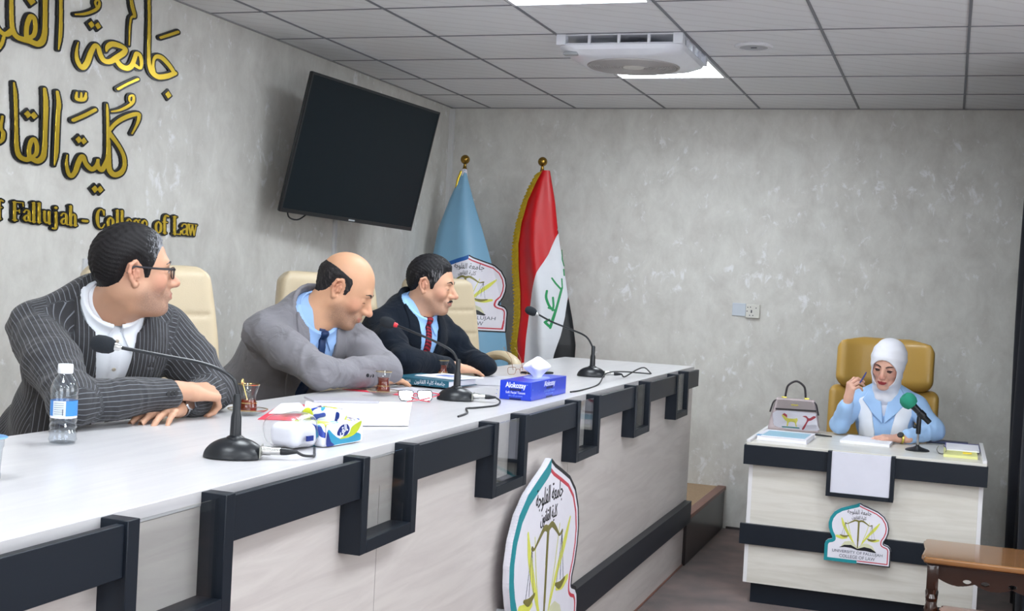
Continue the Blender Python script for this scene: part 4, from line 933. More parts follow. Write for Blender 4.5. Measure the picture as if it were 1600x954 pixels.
# ------------------------------------------------------------------ things on the counter
ZT = 1.0803
M_GLASS = thin_glass('clear_glass', (.93, .95, .95), 1.6)
M_PET = thin_glass('clear_plastic', (.90, .92, .94), 1.8, .08)
M_CUPPL = thin_glass('frosted_plastic', (.84, .88, .92), 2.0, .2)
M_FOAM = mat('microphone_foam', srgb(30, 34, 40), rough=0.95, bump=0.8, bscale=700, var=0.25, vscale=400)
M_MIC = mat('microphone_black', srgb(24, 27, 32), rough=0.32)
M_CABLE = mat('black_cable', srgb(30, 31, 34), rough=0.45)
M_NICKEL = mat('nickel', srgb(200, 200, 198), rough=0.22, metal=1.0)
M_REDRING = mat('red_ring', srgb(200, 40, 50), rough=0.4)
def goose_mic(bx, by, yaw, neck, head_dir, label, cable, red=False):
    """base: wedge with its plug at local +x; neck: world points from the collar to the head"""
    t = thing('gooseneck_microphone', label, 'microphone', (bx, by, ZT), 'gooseneck microphones on the long counter')
    T = Matrix.Translation((bx, by, ZT)) @ Matrix.Rotation(yaw, 4, 'Z')
    def body(G):
        X, Y, Z = G[..., 0], G[..., 1], G[..., 2]
        k = np.sqrt((X / .068) ** 2 + (Y / .048) ** 2 + (Z / .046) ** 2)
        d = (k - 1) * .045
        d = np.maximum(d, X - .056); d = np.maximum(d, -Z + .001)
        return d
    sdf_mesh('base', body, (-.07, -.05, 0), (.06, .05, .05), .0022, T, M_MIC, t)
    s = MB(); s.M = T; s.box(.0562, .0585, -.028, .028, .004, .030, bev=.001); s.build('socket_plate', mat('grey_plate', srgb(150, 150, 142), rough=.4, metal=.5), t)
    p = MB(); p.M = T @ Matrix.Translation((.0585, 0, .018)) @ Matrix.Rotation(PI / 2, 4, 'Y')
    p.lathe([(.010, 0), (.010, .018), (.0085, .02), (.0085, .040), (.006, .042)], n=20); p.build('plug', M_NICKEL, t)
    p = MB(); p.M = T @ Matrix.Translation((.100, 0, .018)) @ Matrix.Rotation(PI / 2, 4, 'Y')
    p.lathe([(.0085, 0), (.008, .012), (.004, .034), (.003, .036)], n=16); p.build('plug_boot', M_MIC, t)
    c0 = T @ Vector((.134, 0, .018))
    MB().tube([tuple(c0)] + cable, .0032, n=8).build('cable', M_CABLE, t)
    n0 = Vector(neck[0])
    MB().lathe([(.020, 0), (.019, .006), (.0125, .010), (.0115, .05), (.0085, .062), (.009, .095), (.006, .10)], M=Matrix.Translation(n0), n=24).build('collar', M_MIC, t)
    MB().tube([tuple(n0 + Vector((0, 0, .09)))] + neck[1:], .0042, n=10).build('gooseneck', M_MIC, t)
    h = Vector(neck[-1]); d = Vector(head_dir).normalized()
    R = d.to_track_quat('Z', 'Y').to_matrix().to_4x4()
    MB().lathe([(.004, -.006), (.008, 0), (.009, .012), (.009, .014)], M=Matrix.Translation(h) @ R, n=20).build('capsule', M_NICKEL if not red else M_REDRING, t)
    MB().lathe([(.0, .008), (.012, .009), (.0175, .018), (.0195, .032), (.0185, .046), (.012, .058), (0, .062)], M=Matrix.Translation(h) @ R, n=28).build('windscreen', M_FOAM, t)
    return t
# necks bend in the plane facing the seat behind the counter
goose_mic(1.822, -5.452, 0.42, [(1.822, -5.452, 1.120), (1.822, -5.452, 1.225), (1.808, -5.460, 1.258), (1.76, -5.486, 1.282), (1.68, -5.535, 1.298), (1.606, -5.582, 1.312)], (-.94, -.50, .16),
          'black gooseneck microphone nearest the camera, in front of the man in pinstripes', [(1.975 - .02, -5.385, ZT + .010), (1.955, -5.34, ZT + .004), (1.93, -5.29, ZT + .004), (1.90, -5.235, ZT + .004)])
goose_mic(1.712, -3.90, 0.22, [(1.712, -3.90, 1.120), (1.714, -3.90, 1.205), (1.690, -3.905, 1.245), (1.63, -3.915, 1.275), (1.55, -3.925, 1.303), (1.487, -3.925, 1.322)], (-.94, -.16, .22),
          'black gooseneck microphone with a red ring beside the folded eyeglasses', [(1.865, -3.885, ZT + .008), (1.885, -3.98, ZT + .003), (1.86, -4.10, ZT + .003), (1.845, -4.14, ZT + .003), (1.895, -4.26, ZT + .003), (1.91, -4.37, ZT + .003)], red=True)
goose_mic(1.768, -2.415, 0.30, [(1.768, -2.415, 1.120), (1.764, -2.415, 1.215), (1.735, -2.43, 1.260), (1.68, -2.49, 1.290), (1.61, -2.55, 1.32), (1.555, -2.595, 1.352)], (-.92, -.42, .40),
          'black gooseneck microphone farthest away, near the end of the counter', [(1.905, -2.35, ZT + .006), (1.92, -2.2, ZT + .03), (1.93, -2.08, ZT + .035), (1.945, -2.0, ZT + .004)])
fc = tag(MB().tube([(1.945, -2.02, ZT + .004), (1.90, -2.35, ZT + .028), (1.89, -2.62, ZT + .035), (1.92, -2.85, ZT + .004), (1.94, -3.15, ZT + .003), (1.93, -3.28, ZT + .003)], .0032, n=8).build('microphone_cable', M_CABLE), 'loose black cable looping on the counter right of the blue tissue box', 'cable')

# tea glasses
M_TEA = mat('black_tea', (0.20, 0.022, 0.006), rough=0.05, trans=0.35, var=0.0, spec=0.5)
M_GILT = mat('gilt_rim', srgb(214, 186, 120), rough=0.2, metal=0.8)
def tea_glass(x, y, label, z=ZT, saucer=None, spoon=False, fill=.045, k=1.0):
    s_top = z
    if saucer:
        s = thing('saucer', saucer, 'saucer', (x, y, z), 'glass saucers under the tea glasses')
        T = Matrix.Translation((x, y, z))
        MB().lathe([(0, .002), (.024, .0015), (.030, .003), (.048, .011), (.056, .016), (.0565, .0175), (.048, .0125), (.030, .0045), (.02, .004), (0, .004)], M=T, n=48, cap=False).build('dish', M_GLASS, s)
        MB().lathe([(.0555, .0165), (.0568, .0185), (.0555, .0185)], M=T, n=48, cap=False).build('gilt_rim', M_GILT, s)
        s_top = z + .0045
    g = thing('tea_glass', label, 'tea glass', (x, y, s_top), 'small waisted tea glasses')
    T = Matrix.Translation((x, y, s_top)) @ Matrix.Scale(k, 4)
    prof = [(.0, .001), (.020, .001), (.0235, .006), (.0255, .016), (.0235, .028), (.0195, .040), (.0205, .052), (.0255, .068), (.0285, .078)]
    MB().lathe(prof + [(r - .0014, h_) for r, h_ in prof[:0:-1][0:1]], M=T, n=40, cap=False).build('glass_wall', M_GLASS, g)
    pr = [(0, .004)] + [(r - .0016, h_) for r, h_ in prof[1:] if h_ < fill and h_ > .003]
    rl_ = np.interp(fill, [p[1] for p in prof], [p[0] for p in prof]) - .0016
    MB().lathe(pr + [(float(rl_), fill), (0, fill)], M=T, n=40, cap=False).build('tea', M_TEA, g)
    MB().lathe([(.0283, .0768), (.0290, .0785), (.0275, .0785)], M=T, n=40, cap=False).build('gilt_rim', M_GILT, g)
    MB().lathe([(.0237, .0285), (.0241, .030), (.0228, .0305)], M=T, n=40, cap=False).build('gilt_band', M_GILT, g)
    if spoon:
        sp_ = thing('teaspoon', 'small gilt teaspoon standing in the half drunk tea glass', 'teaspoon', (x, y, s_top + .004))
        MB().tube([(x + .008, y, s_top + .010), (x - .004, y - .006, s_top + .05), (x - .012, y - .012, s_top + .082)], [.0022, .0016, .002], n=8).build('stem', M_GILT, sp_)
        MB().lathe([(0, -.009), (.006, -.004), (.007, .002), (.004, .008), (0, .010)], M=Matrix.Translation((x - .013, y - .013, s_top + .089)) @ Matrix.Scale(.55, 4, Vector((1, 0, 0))), n=16).build('bowl', M_GILT, sp_)
tea_glass(1.430, -4.765, 'half empty tea glass with a spoon, in front of the grey suit', saucer='glass saucer under the tea glass with the spoon', spoon=True, fill=.037, k=1.06)
tea_glass(1.462, -3.955, 'full tea glass between the bald man and the teal book', saucer='glass saucer under the middle tea glass', fill=.058)

# water bottle
wb = thing('water_bottle', 'small clear plastic water bottle with white cap and blue label', 'bottle', (1.415, -5.515, ZT))
T = Matrix.Translation((1.415, -5.515, ZT))
prof = [(0, .004), (.018, .001), (.028, .003), (.031, .010), (.029, .020), (.0305, .026), (.0275, .033), (.030, .040), (.0275, .047), (.030, .054), (.0285, .060), (.0285, .100), (.030, .104), (.0295, .112), (.0305, .120), (.029, .130), (.024, .143), (.015, .155), (.0125, .160), (.0125, .166)]
MB().lathe(prof, M=T, n=40, cap=False).build('bottle_body', M_PET, wb)
M_WATER = mat('water', (.97, .985, 1.0), rough=0.0, trans=1.0, ior=1.15, var=0)
MB().lathe([(0, .005)] + [(r - .0016, h_ + .001) for r, h_ in prof[2:-3] if h_ < .128] + [(.026, .134), (0, .134)], M=T, n=40, cap=False).build('water', thin_glass('water', (.95, .97, .985), 1.3, .02), wb)
MB().lathe([(.0155, .158), (.0165, .160), (.0165, .176), (.0155, .179), (0, .179)], M=T, n=36, cap=False).build('cap', mat('cap_white', srgb(232, 234, 238), rough=.35), wb)
lb = MB().lathe([(.0292, .064), (.0292, .098)], M=T, n=48, cap=False)
lbo = lb.build('label', mat('label_blue', srgb(60, 132, 206), rough=.35), wb)
lw = MB().lathe([(.0290, .059), (.0290, .064)], M=T, n=48, cap=False).build('label_edge', M_EWHITE, wb)
p_ = MB()
for a in np.linspace(-.55, .55, 9):
    pass
def arc_patch(r, a0, a1, z0, z1, T, n=10):
    rows = []
    for z in (z0, z1): rows.append([tuple(T @ Vector((r * math.cos(a), r * math.sin(a), z))) for a in np.linspace(a0, a1, n)])
    return rows
MB().sheet(arc_patch(.0296, -1.75, -.75, .064, .098, T)).build('label_text_panel', mat('label_pale', srgb(206, 216, 228), rough=.4), wb)
lt = MB()
for k in range(6): lt.sheet(arc_patch(.0299, -1.65, -.9, .0685 + k * .0048, .0695 + k * .0048, T))
lt.sheet(arc_patch(.0300, -1.0, -.93, .066, .080, T))
lt.build('label_print', mat('print_grey', srgb(90, 96, 112), rough=.5), wb)

# sealed plastic cup at the left edge
pc = thing('plastic_cup', 'frosted plastic water cup with a blue foil lid at the left edge', 'cup', (1.615, -5.975, ZT))
T = Matrix.Translation((1.618, -5.972, ZT))
MB().lathe([(0, .001), (.026, .001), (.028, .004), (.0285, .012), (.027, .016), (.030, .06), (.032, .064), (.0325, .078), (.036, .079)], M=T, n=40, cap=False).build('cup_wall', M_CUPPL, pc)
MB().lathe([(.0, .0795), (.037, .0795), (.0385, .0805), (.037, .082), (0, .0812)], M=T, n=40, cap=False).build('foil_lid', mat('blue_foil', srgb(92, 150, 206), rough=.3, metal=.3), pc)

# papers and books
M_PAPER = mat('white_paper', srgb(232, 231, 238), rough=0.7, var=0.01)
M_REDC = mat('red_folder', srgb(226, 62, 84), rough=0.45)
def sheet(name, quad, z, h, m, label, cat, group=None, curl=0.0):
    """stack of paper with the given corners"""
    if curl == 0.0: return tag(MB().prism(quad, z, z + h).build(name, m, smooth=False), label, cat, group)
    P = [Vector((a, b_, 0)) for a, b_ in quad]
    g = []
    n = 10
    for i in range(n + 1):
        row = []
        for j in range(n + 1):
            s, u = i / n, j / n
            p = (P[0] * (1 - s) * (1 - u) + P[1] * s * (1 - u) + P[2] * s * u + P[3] * (1 - s) * u)
            row.append((p.x, p.y, z + h + curl * (abs(s - .5) * 2) ** 3 + curl * .3 * math.sin(u * 5)))
        g.append(row)
    m_ = MB().sheet(g, h if h > .0008 else .0008)
    return tag(m_.build(name, m), label, cat, group)
GP = 'loose papers on the long counter'
sheet('paper_stack', [(1.40, -4.38), (1.66, -4.15), (1.885, -4.675), (1.665, -4.88)], ZT + .002, .006, M_PAPER, 'large white paper stack behind the opened tissue packet, on the red folder', 'paper', GP)
sheet('document_folder', [(1.36, -4.46), (1.43, -4.41), (1.60, -4.79), (1.505, -4.835)], ZT + .0005, .0012, M_REDC, 'red folder edge under the large white paper stack', 'folder')
sheet('paper', [(1.36, -4.46), (1.39, -4.40), (1.55, -4.62), (1.47, -4.72)], ZT + .003, .001, M_PAPER, 'white sheet with its corner over the red folder edge', 'paper', GP)
sheet('tablet_sleeve', [(1.36, -4.32), (1.52, -4.20), (1.60, -4.27), (1.44, -4.40)], ZT + .009, .006, mat('grey_sleeve', srgb(176, 174, 182), rough=.3), 'flat grey case lying in front of the bald man\'s elbow', 'case')
sheet('paper', [(1.275, -3.83), (1.44, -3.66), (1.66, -3.80), (1.47, -3.98 + .11)], ZT + .003, .003, M_PAPER, 'white papers under the teal book beside the bald man\'s hand', 'paper', GP, curl=.0005)
sheet('document_folder', [(1.27, -3.885), (1.30, -3.85), (1.56, -3.885), (1.54, -3.92)], ZT + .0005, .0016, M_REDC, 'thin red folder edge in front of the white papers near the teal book', 'folder')
# teal book with a spine
bk_ = thing('book', 'thick teal hardback book lying by the third man\'s sleeve', 'book', (1.45, -3.5, ZT + .006))
M_TEALB = mat('teal_cover', srgb(38, 92, 112), rough=.35); 
BM_ = Matrix.Translation((1.437, -3.45, ZT + .0065)) @ Matrix.Rotation(-0.10, 4, 'Z')
q = MB(); q.M = BM_; q.box(-.125, .125, -.115, .115, 0, .0025); q.box(-.125, .125, -.115, .115, .0235, .026); q.box(-.125, .125, -.1175, -.115, 0, .026); q.build('cover', M_TEALB, bk_, bevel=.0008)
q = MB(); q.M = BM_; q.box(-.120, .120, -.1145, .110, .003, .023); q.build('pages', M_PAPER, bk_)
q = MB(); q.M = BM_; q.box(-.122, -.085, -.1181, -.1176, .004, .022); q.build('spine_end', mat('spine_maroon', srgb(92, 62, 84), rough=.4), bk_)
text_mesh('spine_title', AR_QANUN + ' ' + AR_KULLIYA + ' ' + AR_JAMIAT, .02, BM_ @ Matrix.Translation((.045, -.1182, .008)) @ Matrix.Rotation(PI / 2, 4, 'X'), M_PAPER, bk_, ext=.0002, width=.13)
text_mesh('spine_title', AR_QANUN, .014, BM_ @ Matrix.Translation((-.055, -.1182, .009)) @ Matrix.Rotation(PI / 2, 4, 'X'), M_PAPER, bk_, ext=.0002, width=.035)
bo = thing('booklet', 'white booklet with a pale blue picture on top of the teal book', 'booklet', (1.48, -3.43, ZT + .033))
B2 = Matrix.Translation((1.475, -3.420, ZT + .0332)) @ Matrix.Rotation(-0.25, 4, 'Z')
q = MB(); q.M = B2; q.box(-.09, .10, -.085, .10, 0, .004); q.build('pages', M_PAPER, bo, bevel=.0008)
q = MB(); q.M = B2; q.box(-.045, .03, -.03, .05, .0042, .0045); q.build('cover_picture', mat('picture_blue', srgb(124, 140, 196), rough=.4), bo)
q = MB(); q.M = B2; q.box(.04, .085, -.07, .085, .0042, .0045); q.build('cover_stripe', mat('picture_grey', srgb(196, 200, 210), rough=.4), bo)
sheet('paper', [(1.50, -3.36), (1.42, -2.86), (1.60, -2.78), (1.66, -3.25)], ZT + .0005, .003, M_PAPER, 'white papers under the hand of the man in the dark suit', 'paper', GP, curl=.001)
tea_glass(1.345, -3.16, 'tea glass standing before the red striped tie', fill=.058, k=1.0)

# blue tissue box
tb = thing('tissue_box', 'bright blue cardboard tissue box on the counter', 'tissue box', (1.865, -3.52, ZT))
M_BLUE = mat('blue_carton', srgb(24, 58, 196), rough=.3, var=.08, vscale=20, coat=.2); M_PRINT = mat('white_print', srgb(224, 226, 244), rough=.4); M_DKBL = mat('dark_blue_print', srgb(20, 30, 90), rough=.4); M_PALEB = mat('pale_blue_print', srgb(120, 150, 226), rough=.4)
bx0, bx1, by0, by1, bh = 1.804, 1.921, -3.725, -3.315, .066
box('carton', M_BLUE, (bx0, bx1, by0, by1, ZT, ZT + bh), tb, bev=.0015)
FY_ = Matrix(((1, 0, 0, 0), (0, 0, -1, 0), (0, 1, 0, 0), (0, 0, 0, 1)))
FX_ = Matrix(((0, 0, 1, 0), (1, 0, 0, 0), (0, 1, 0, 0), (0, 0, 0, 1)))
def carton_print(M, w, sfx):
    text_mesh('brand_print', 'Alokozay', .026, M @ Matrix.Translation((0, .043, 0)), M_PRINT, tb, ext=.0003, width=w, off=.0006)
    text_mesh('subtitle_print', 'Soft Facial Tissues', .012, M @ Matrix.Translation((0, .022, 0)), M_PALEB if sfx else M_PRINT, tb, ext=.0003, width=w * .95)
    text_mesh('sheet_count_print', '200 x two ply sheets', .008, M @ Matrix.Translation((0, .012, 0)), M_PALEB, tb, ext=.0003, width=w * .7)
    a = MB(); a.M = M; a.box(-w * .28, w * .28, .032, .040, 0, .0003); a.box(-w * .28, w * .28, .001, .007, 0, .0003); a.build('dark_badge', M_DKBL, tb)
    s = MB(); s.M = M
    rr = random.Random(5)
    for k in range(9): 
        u, v = rr.uniform(-w * .95, w * .95), rr.uniform(.006, .058)
        s.prism([(u - .0018, v), (u, v - .0018), (u + .0018, v), (u, v + .0018)], 0, .0003)
    s.build('sparkle_print', M_PALEB, tb)
carton_print(Matrix.Translation(((bx0 + bx1) / 2, by0 - .0004, ZT)) @ FY_, .076, False)
carton_print(Matrix.Translation((bx1 + .0004, -3.52, ZT)) @ FX_, .13, True)
M_TISS = mat('soft_tissue', srgb(236, 236, 246), rough=.85, var=.01, bump=.2, bscale=120)
def tissue_tuft(x, y, z, name, parent, m, s=1.0, h=.075, seed=1):
    rows = []
    for i in range(17):
        u = i / 16
        row = []
        for j in range(37):
            a = 2 * PI * j / 36
            r = (.018 + .050 * math.sin(min(1, u * 1.15) * PI * .62) ** 1.3) * (1 - .93 * max(0, (u - .45) / .55) ** 1.1)
            r *= 1 + .30 * math.sin(a * 2 + 1.1) * u + .16 * math.sin(a * 5 + u * 3 + seed) * (.3 + u)
            row.append((x + s * r * math.cos(a) * 0.75, y + s * r * math.sin(a) * 1.15 + .004 * math.sin(u * 6), z + h * (u ** .9) + .006 * math.sin(a * 3 + seed) * u * (1 - u) * 3))
        rows.append(row)
    return MB().sheet(rows).build(name, m, parent, angle=60)
tissue_tuft(1.866, -3.50, ZT + bh - .001, 'tissue', tb, M_TISS, .95, .078)
sl_ = MB(); sl_.lathe([(.0, 0), (.045, 0), (.045, .0004), (0, .0004)], M=Matrix.Translation((1.864, -3.50, ZT + bh)) @ Matrix.Scale(1.6, 4, Vector((0, 1, 0))), n=30, cap=False); sl_.build('opening', mat('pale_opening', srgb(176, 190, 236), rough=.5), tb)

# opened soft pack of tissues with clear wrapper
tp = thing('tissue_packet', 'opened soft tissue packet with blue, lime and white print and clear wrapper', 'tissue packet', (1.87, -5.1, ZT))
def softbox(lo, hi, r, bulge=.004, seed=0):
    c = [(a + b_) / 2 for a, b_ in zip(lo, hi)]; hh = [(b_ - a) / 2 for a, b_ in zip(lo, hi)]
    return lambda G: rbox(G, c, hh, r) + bulge * .5 * (np.sin(G[..., 0] * 60 + seed) * np.sin(G[..., 1] * 50 + seed * 2) + np.sin(G[..., 2] * 70 + G[..., 1] * 30)) * .5
PKM = Matrix.Translation((1.862, -5.115, ZT)) @ Matrix.Rotation(-0.12, 4, 'Z')
def pack_mat():
    m = mat('printed_film', srgb(226, 228, 236), rough=.22, coat=.3)
    N, L, b = nodes(m)
    tc = N.new('ShaderNodeTexCoord')
    def band(sc_, off, dist, p0, p1, seed):
        mp = N.new('ShaderNodeMapping'); mp.inputs['Rotation'].default_value = (.5, .2, seed); mp.inputs['Location'].default_value = (seed, off, 0); L.new(tc.outputs['Object'], mp.inputs[0])
        n = N.new('ShaderNodeTexNoise'); n.inputs['Scale'].default_value = sc_; n.inputs['Detail'].default_value = 0; n.inputs['Distortion'].default_value = dist; L.new(mp.outputs[0], n.inputs['Vector'])
        r = N.new('ShaderNodeValToRGB'); r.color_ramp.elements[0].position = p0; r.color_ramp.elements[1].position = p1; L.new(n.outputs[0], r.inputs[0]); return r
    base = N.new('ShaderNodeRGB'); base.outputs[0].default_value = (*srgb(226, 228, 236), 1); last = base.outputs[0]
    for (s_, o_, dd, a, b2, col) in ((16, .3, 1.2, .55, .57, (60, 158, 196)), (18, 1.7, 1.5, .60, .62, (40, 66, 160)), (15, 2.9, 1.0, .60, .62, (186, 194, 44)), (22, 4.1, 1.4, .66, .68, (24, 48, 120))):
        bb_ = band(s_, o_, dd, a, b2, o_); mx = N.new('ShaderNodeMix'); mx.data_type = 'RGBA'; L.new(bb_.outputs[0], mx.inputs[0]); L.new(last, mx.inputs[6]); mx.inputs[7].default_value = (*srgb(*col), 1); last = mx.outputs[2]
    L.new(last, b.inputs['Base Color']); return m
M_FILM = pack_mat()
sdf_mesh('printed_pack', softbox((-.05, -.075, 0.001), (.05, .085, .058), .008, .003), (-.06, -.09, -.002), (.06, .10, .068), .003, PKM, M_FILM, tp)
pm = PKM
# printed end face (towards the room): teal waves, lime leaf, dark blue oval
def face_plate(nm, poly, m, h0, h1, M):
    F = lambda X, Y: poly2(X, Y, smooth_closed(poly))
    xs = [p[0] for p in poly]; ys = [p[1] for p in poly]
    return plate(nm, F, min(xs), max(xs), min(ys), max(ys), .0012, h0, h1, M, m, tp)
def smooth_closed(P, sub=4):
    A = np.array(P, float); n = len(A); out = []
    for i in range(n):
        p0, p1, p2, p3 = A[i - 1], A[i], A[(i + 1) % n], A[(i + 2) % n]
        for j in range(sub):
            t = j / sub
            out.append(0.5 * (2 * p1 + (p2 - p0) * t + (2 * p0 - 5 * p1 + 4 * p2 - p3) * t * t + (3 * p1 - p0 - 3 * p2 + p3) * t ** 3))
    return out
FM = PKM @ Matrix.Translation((.0515, 0.005, 0)) @ FX_
M_TEALP = mat('print_teal', srgb(44, 138, 172), rough=.3); M_LIMEP = mat('print_lime', srgb(178, 190, 52), rough=.3); M_NAVYP = mat('print_navy', srgb(26, 44, 118), rough=.3)
face_plate('white_print', [(-.074, .004), (.078, .004), (.078, .054), (-.074, .054)], M_EWHITE, 0, .0005, FM)
face_plate('teal_print', [(-.070, .005), (-.02, .004), (.07, .005), (.072, .02), (.045, .026), (.02, .016), (-.02, .018), (-.045, .03), (-.068, .042)], M_TEALP, .0005, .0009, FM)
face_plate('lime_print', [(-.02, .016), (.03, .018), (.06, .030), (.074, .052), (.05, .048), (.03, .040), (.02, .026)], M_LIMEP, .0009, .0013, FM)
face_plate('navy_print', [(-.072, .004), (-.04, .004), (-.055, .014), (-.066, .034), (-.072, .036)], M_NAVYP, .0009, .0013, FM)
face_plate('oval_print', [(-.028, .026), (.006, .022), (.022, .036), (.010, .050), (-.014, .048), (-.028, .036)], M_NAVYP, .0013, .0017, FM)
text_mesh('brand_print', "\uFED6\uFEDF\uFE8E"[::1], .026, FM @ Matrix.Translation((-.003, .031, .0018)) @ Matrix.Rotation(.25, 4, 'Z'), M_PRINT, tp, ext=.0003, width=.034, off=.0006)
# clear crumpled wrapper bulging to the near side and above
M_WRAP = thin_glass('clear_film', (.985, .985, .99), 2.2, .30)
sdf_mesh('clear_wrapper', softbox((-.055, -.185, 0.001), (.045, -.07, .082), .03, .010, 2), (-.07, -.20, -.004), (.06, -.05, .10), .0035, PKM, M_WRAP, tp)
sdf_mesh('inner_tissue', softbox((-.045, -.165, 0.002), (.036, -.076, .060), .02, .006, 1), (-.06, -.18, -.002), (.05, -.06, .075), .004, PKM, mat('white_tissue', srgb(226, 227, 236), rough=.5, coat=.3), tp)
sdf_mesh('printed_flap', softbox((-.055, -.03, .052), (.035, .05, .086), .014, .012, 4), (-.07, -.05, .04), (.05, .07, .10), .003, PKM, M_FILM, tp)
q = MB(); q.M = PKM @ Matrix.Translation((.0505, -.13, .028)) @ FX_; q.box(-.012, .012, -.006, .006, -.004, .0005); q.build('blue_mark', M_NAVYP, tp)

# eyeglasses lying folded
M_REDFR = mat('red_frame', srgb(196, 44, 66), rough=.3); M_BLKFR = mat('black_frame', srgb(28, 26, 34), rough=.3)
def lens_loop(c, u, v, w, h):
    pts = [(-.5, .25), (-.42, .46), (-.2, .5), (.2, .5), (.42, .46), (.5, .25), (.46, -.2), (.34, -.45), (0, -.5), (-.34, -.45), (-.46, -.2)]
    return [tuple(Vector(c) + Vector(u) * a * w + Vector(v) * b_ * h) for a, b_ in pts]
eg = thing('eyeglasses', 'folded eyeglasses with a red and black frame beside the middle microphone', 'eyeglasses', (1.66, -4.05, ZT))
E_u = Vector((.72, .69, 0)).normalized(); E_v = Vector((-.25, .26, .93)).normalized(); ec = Vector((1.632, -4.062, ZT + .021))
for s in (-1, 1):
    cc = ec + E_u * s * .033
    MB().tube(lens_loop(cc, E_u, E_v, .052, .036), .0013, n=8, closed=True).build('rim', M_BLKFR, eg)
    lp = lens_loop(cc, E_u, E_v, .050, .034); ml = MB(); ml.bm.faces.new([ml.bm.verts.new(p) for p in lp]); ml.build('lens', thin_glass('lens', (.86, .84, .88), 2.5, .02), eg)
    e_ = ec + E_u * s * .060 + E_v * .010
    MB().tube([tuple(e_), tuple(e_ + Vector((.012, .03, -.008))), tuple(e_ + E_u * (-s) * .05 + Vector((.02, -.010, -.02))), tuple(e_ + E_u * (-s) * .10 + Vector((.026, -.030, -.026)))], .0017, n=8).build('temple', M_REDFR, eg)
MB().tube([tuple(ec - E_u * .009 + E_v * .002), tuple(ec + E_v * .008), tuple(ec + E_u * .009 + E_v * .002)], .0015, n=8).build('bridge', M_REDFR, eg)

# eyeglasses standing on their rims behind the tissue box, temples up
e2g = thing('eyeglasses', 'thin wire eyeglasses standing upside down behind the blue tissue box, temples up', 'eyeglasses', (1.49, -2.63, ZT))
M_WIRE = mat('copper_wire', srgb(176, 132, 98), rough=.25, metal=.8)
for s, (x, y, tx_, ty_) in ((-1, (1.474, -2.655, 1.428, -2.666)), (1, (1.505, -2.615, 1.467, -2.626))):
    MB().tube(lens_loop((x + s * .004, y + s * .006, ZT + .017), (.55, .83, 0), (0, 0, 1), .045, .032), .0010, n=8, closed=True).build('rim', M_WIRE, e2g)
    MB().tube([(x, y, ZT + .02), (x - .012, y - .004, ZT + .07), (tx_ + .008, ty_ + .002, 1.186), (tx_, ty_, 1.200)], [.0011, .0011, .0013, .002], n=8).build('temple', M_WIRE, e2g)
MB().tube([(1.484, -2.643, ZT + .02), (1.49, -2.635, ZT + .026), (1.496, -2.627, ZT + .02)], .001, n=8).build('bridge', M_WIRE, e2g)
ph = thing('mobile_phone', 'black mobile phone lying flat behind the white tissue tuft', 'phone', (1.54, -2.5, ZT))
PM_ = Matrix.Translation((1.535, -2.50, ZT)) @ Matrix.Rotation(-.35, 4, 'Z')
box('phone_body', M_BLKPL, (-.037, .037, -.075, .075, .0004, .009), ph, bev=.003, M=PM_)
box('phone_screen', mat('dark_glass', srgb(18, 20, 24), rough=.1), (-.034, .034, -.071, .071, .009, .0096), ph, M=PM_)

# ------------------------------------------------------------------ things on the small desk
ZS = ZD + .0004
M_BAGL = mat('taupe_leather', srgb(170, 156, 158), rough=.5, bump=.3, bscale=400)
M_BAGD = mat('black_strap', srgb(44, 38, 42), rough=.4); M_BGOLD = mat('pale_gold', srgb(214, 200, 96), rough=.25, metal=.7)
hb_ = thing('handbag', 'taupe leather handbag with painted horse panel and arched handle on the desk', 'handbag', (2.535, -1.16, ZS))
HB = Matrix.Translation((2.535, -1.165, ZS)) @ Matrix.Rotation(.06, 4, 'Z')
def bagf(G):
    X, Y, Z = G[..., 0], G[..., 1], G[..., 2]
    w = .132 - .032 * np.clip(Z / .17, 0, 1) ** 1.3; dd = .060 - .036 * np.clip(Z / .17, 0, 1)
    return rbox(np.stack([X * .132 / w, Y * .06 / dd, Z - .086], -1), (0, 0, 0), (.132, .06, .084), .012)
sdf_mesh('bag_body', bagf, (-.14, -.07, -.002), (.14, .07, .175), .003, HB, M_BAGL, hb_)
def bag_y(A):   # front surface of the bag in local coordinates -> lies on its slope
    return A
def bp(x, z, o=0.0): return (x, -(.060 - .036 * min(1, z / .17)) - .0015 - o, z)
def bag_sheet(nm, poly, m, o=0.0):
    pts = smooth_closed(poly, 3) if len(poly) > 5 else poly
    mm = MB(); mm.M = HB
    V = [mm.bm.verts.new(HB @ Vector(bp(a, b_, o))) for a, b_ in pts]
    f = mm.bm.faces.new(V); bmesh.ops.solidify(mm.bm, geom=[f], thickness=.001)
    return mm.build(nm, m, hb_)
bag_sheet('painted_panel', [(-.104, .052), (-.075, .018), (.120, .016), (.122, .045), (.110, .095), (.10, .104), (-.090, .104)], M_EWHITE, .0005)
bag_sheet('flap', [(-.088, .162), (.088, .162), (.108, .118), (-.090, .114)], mat('flap_leather', srgb(176, 164, 164), rough=.5), .004)
bag_sheet('flap_strap', [(-.098, .117), (.112, .121), (.112, .112), (-.096, .108)], M_BAGD, .0052)
M_HRED = mat('painted_red', srgb(168, 58, 72), rough=.5); M_HYEL = mat('painted_yellow', srgb(214, 208, 96), rough=.5); M_HTEAL = mat('painted_teal', srgb(40, 128, 128), rough=.5)
bag_sheet('painted_horse', [(-.055, .070), (-.062, .082), (-.055, .090), (-.044, .082), (-.036, .070), (.0, .068), (.016, .072), (.020, .060), (.014, .046), (.018, .030), (.012, .030), (.004, .050), (-.022, .050), (-.028, .030), (-.034, .030), (-.034, .050), (-.044, .058)], M_HYEL, .0022)
bag_sheet('painted_mane', [(-.060, .086), (-.050, .094), (-.036, .086), (-.034, .070), (-.044, .078)], M_HRED, .0030)
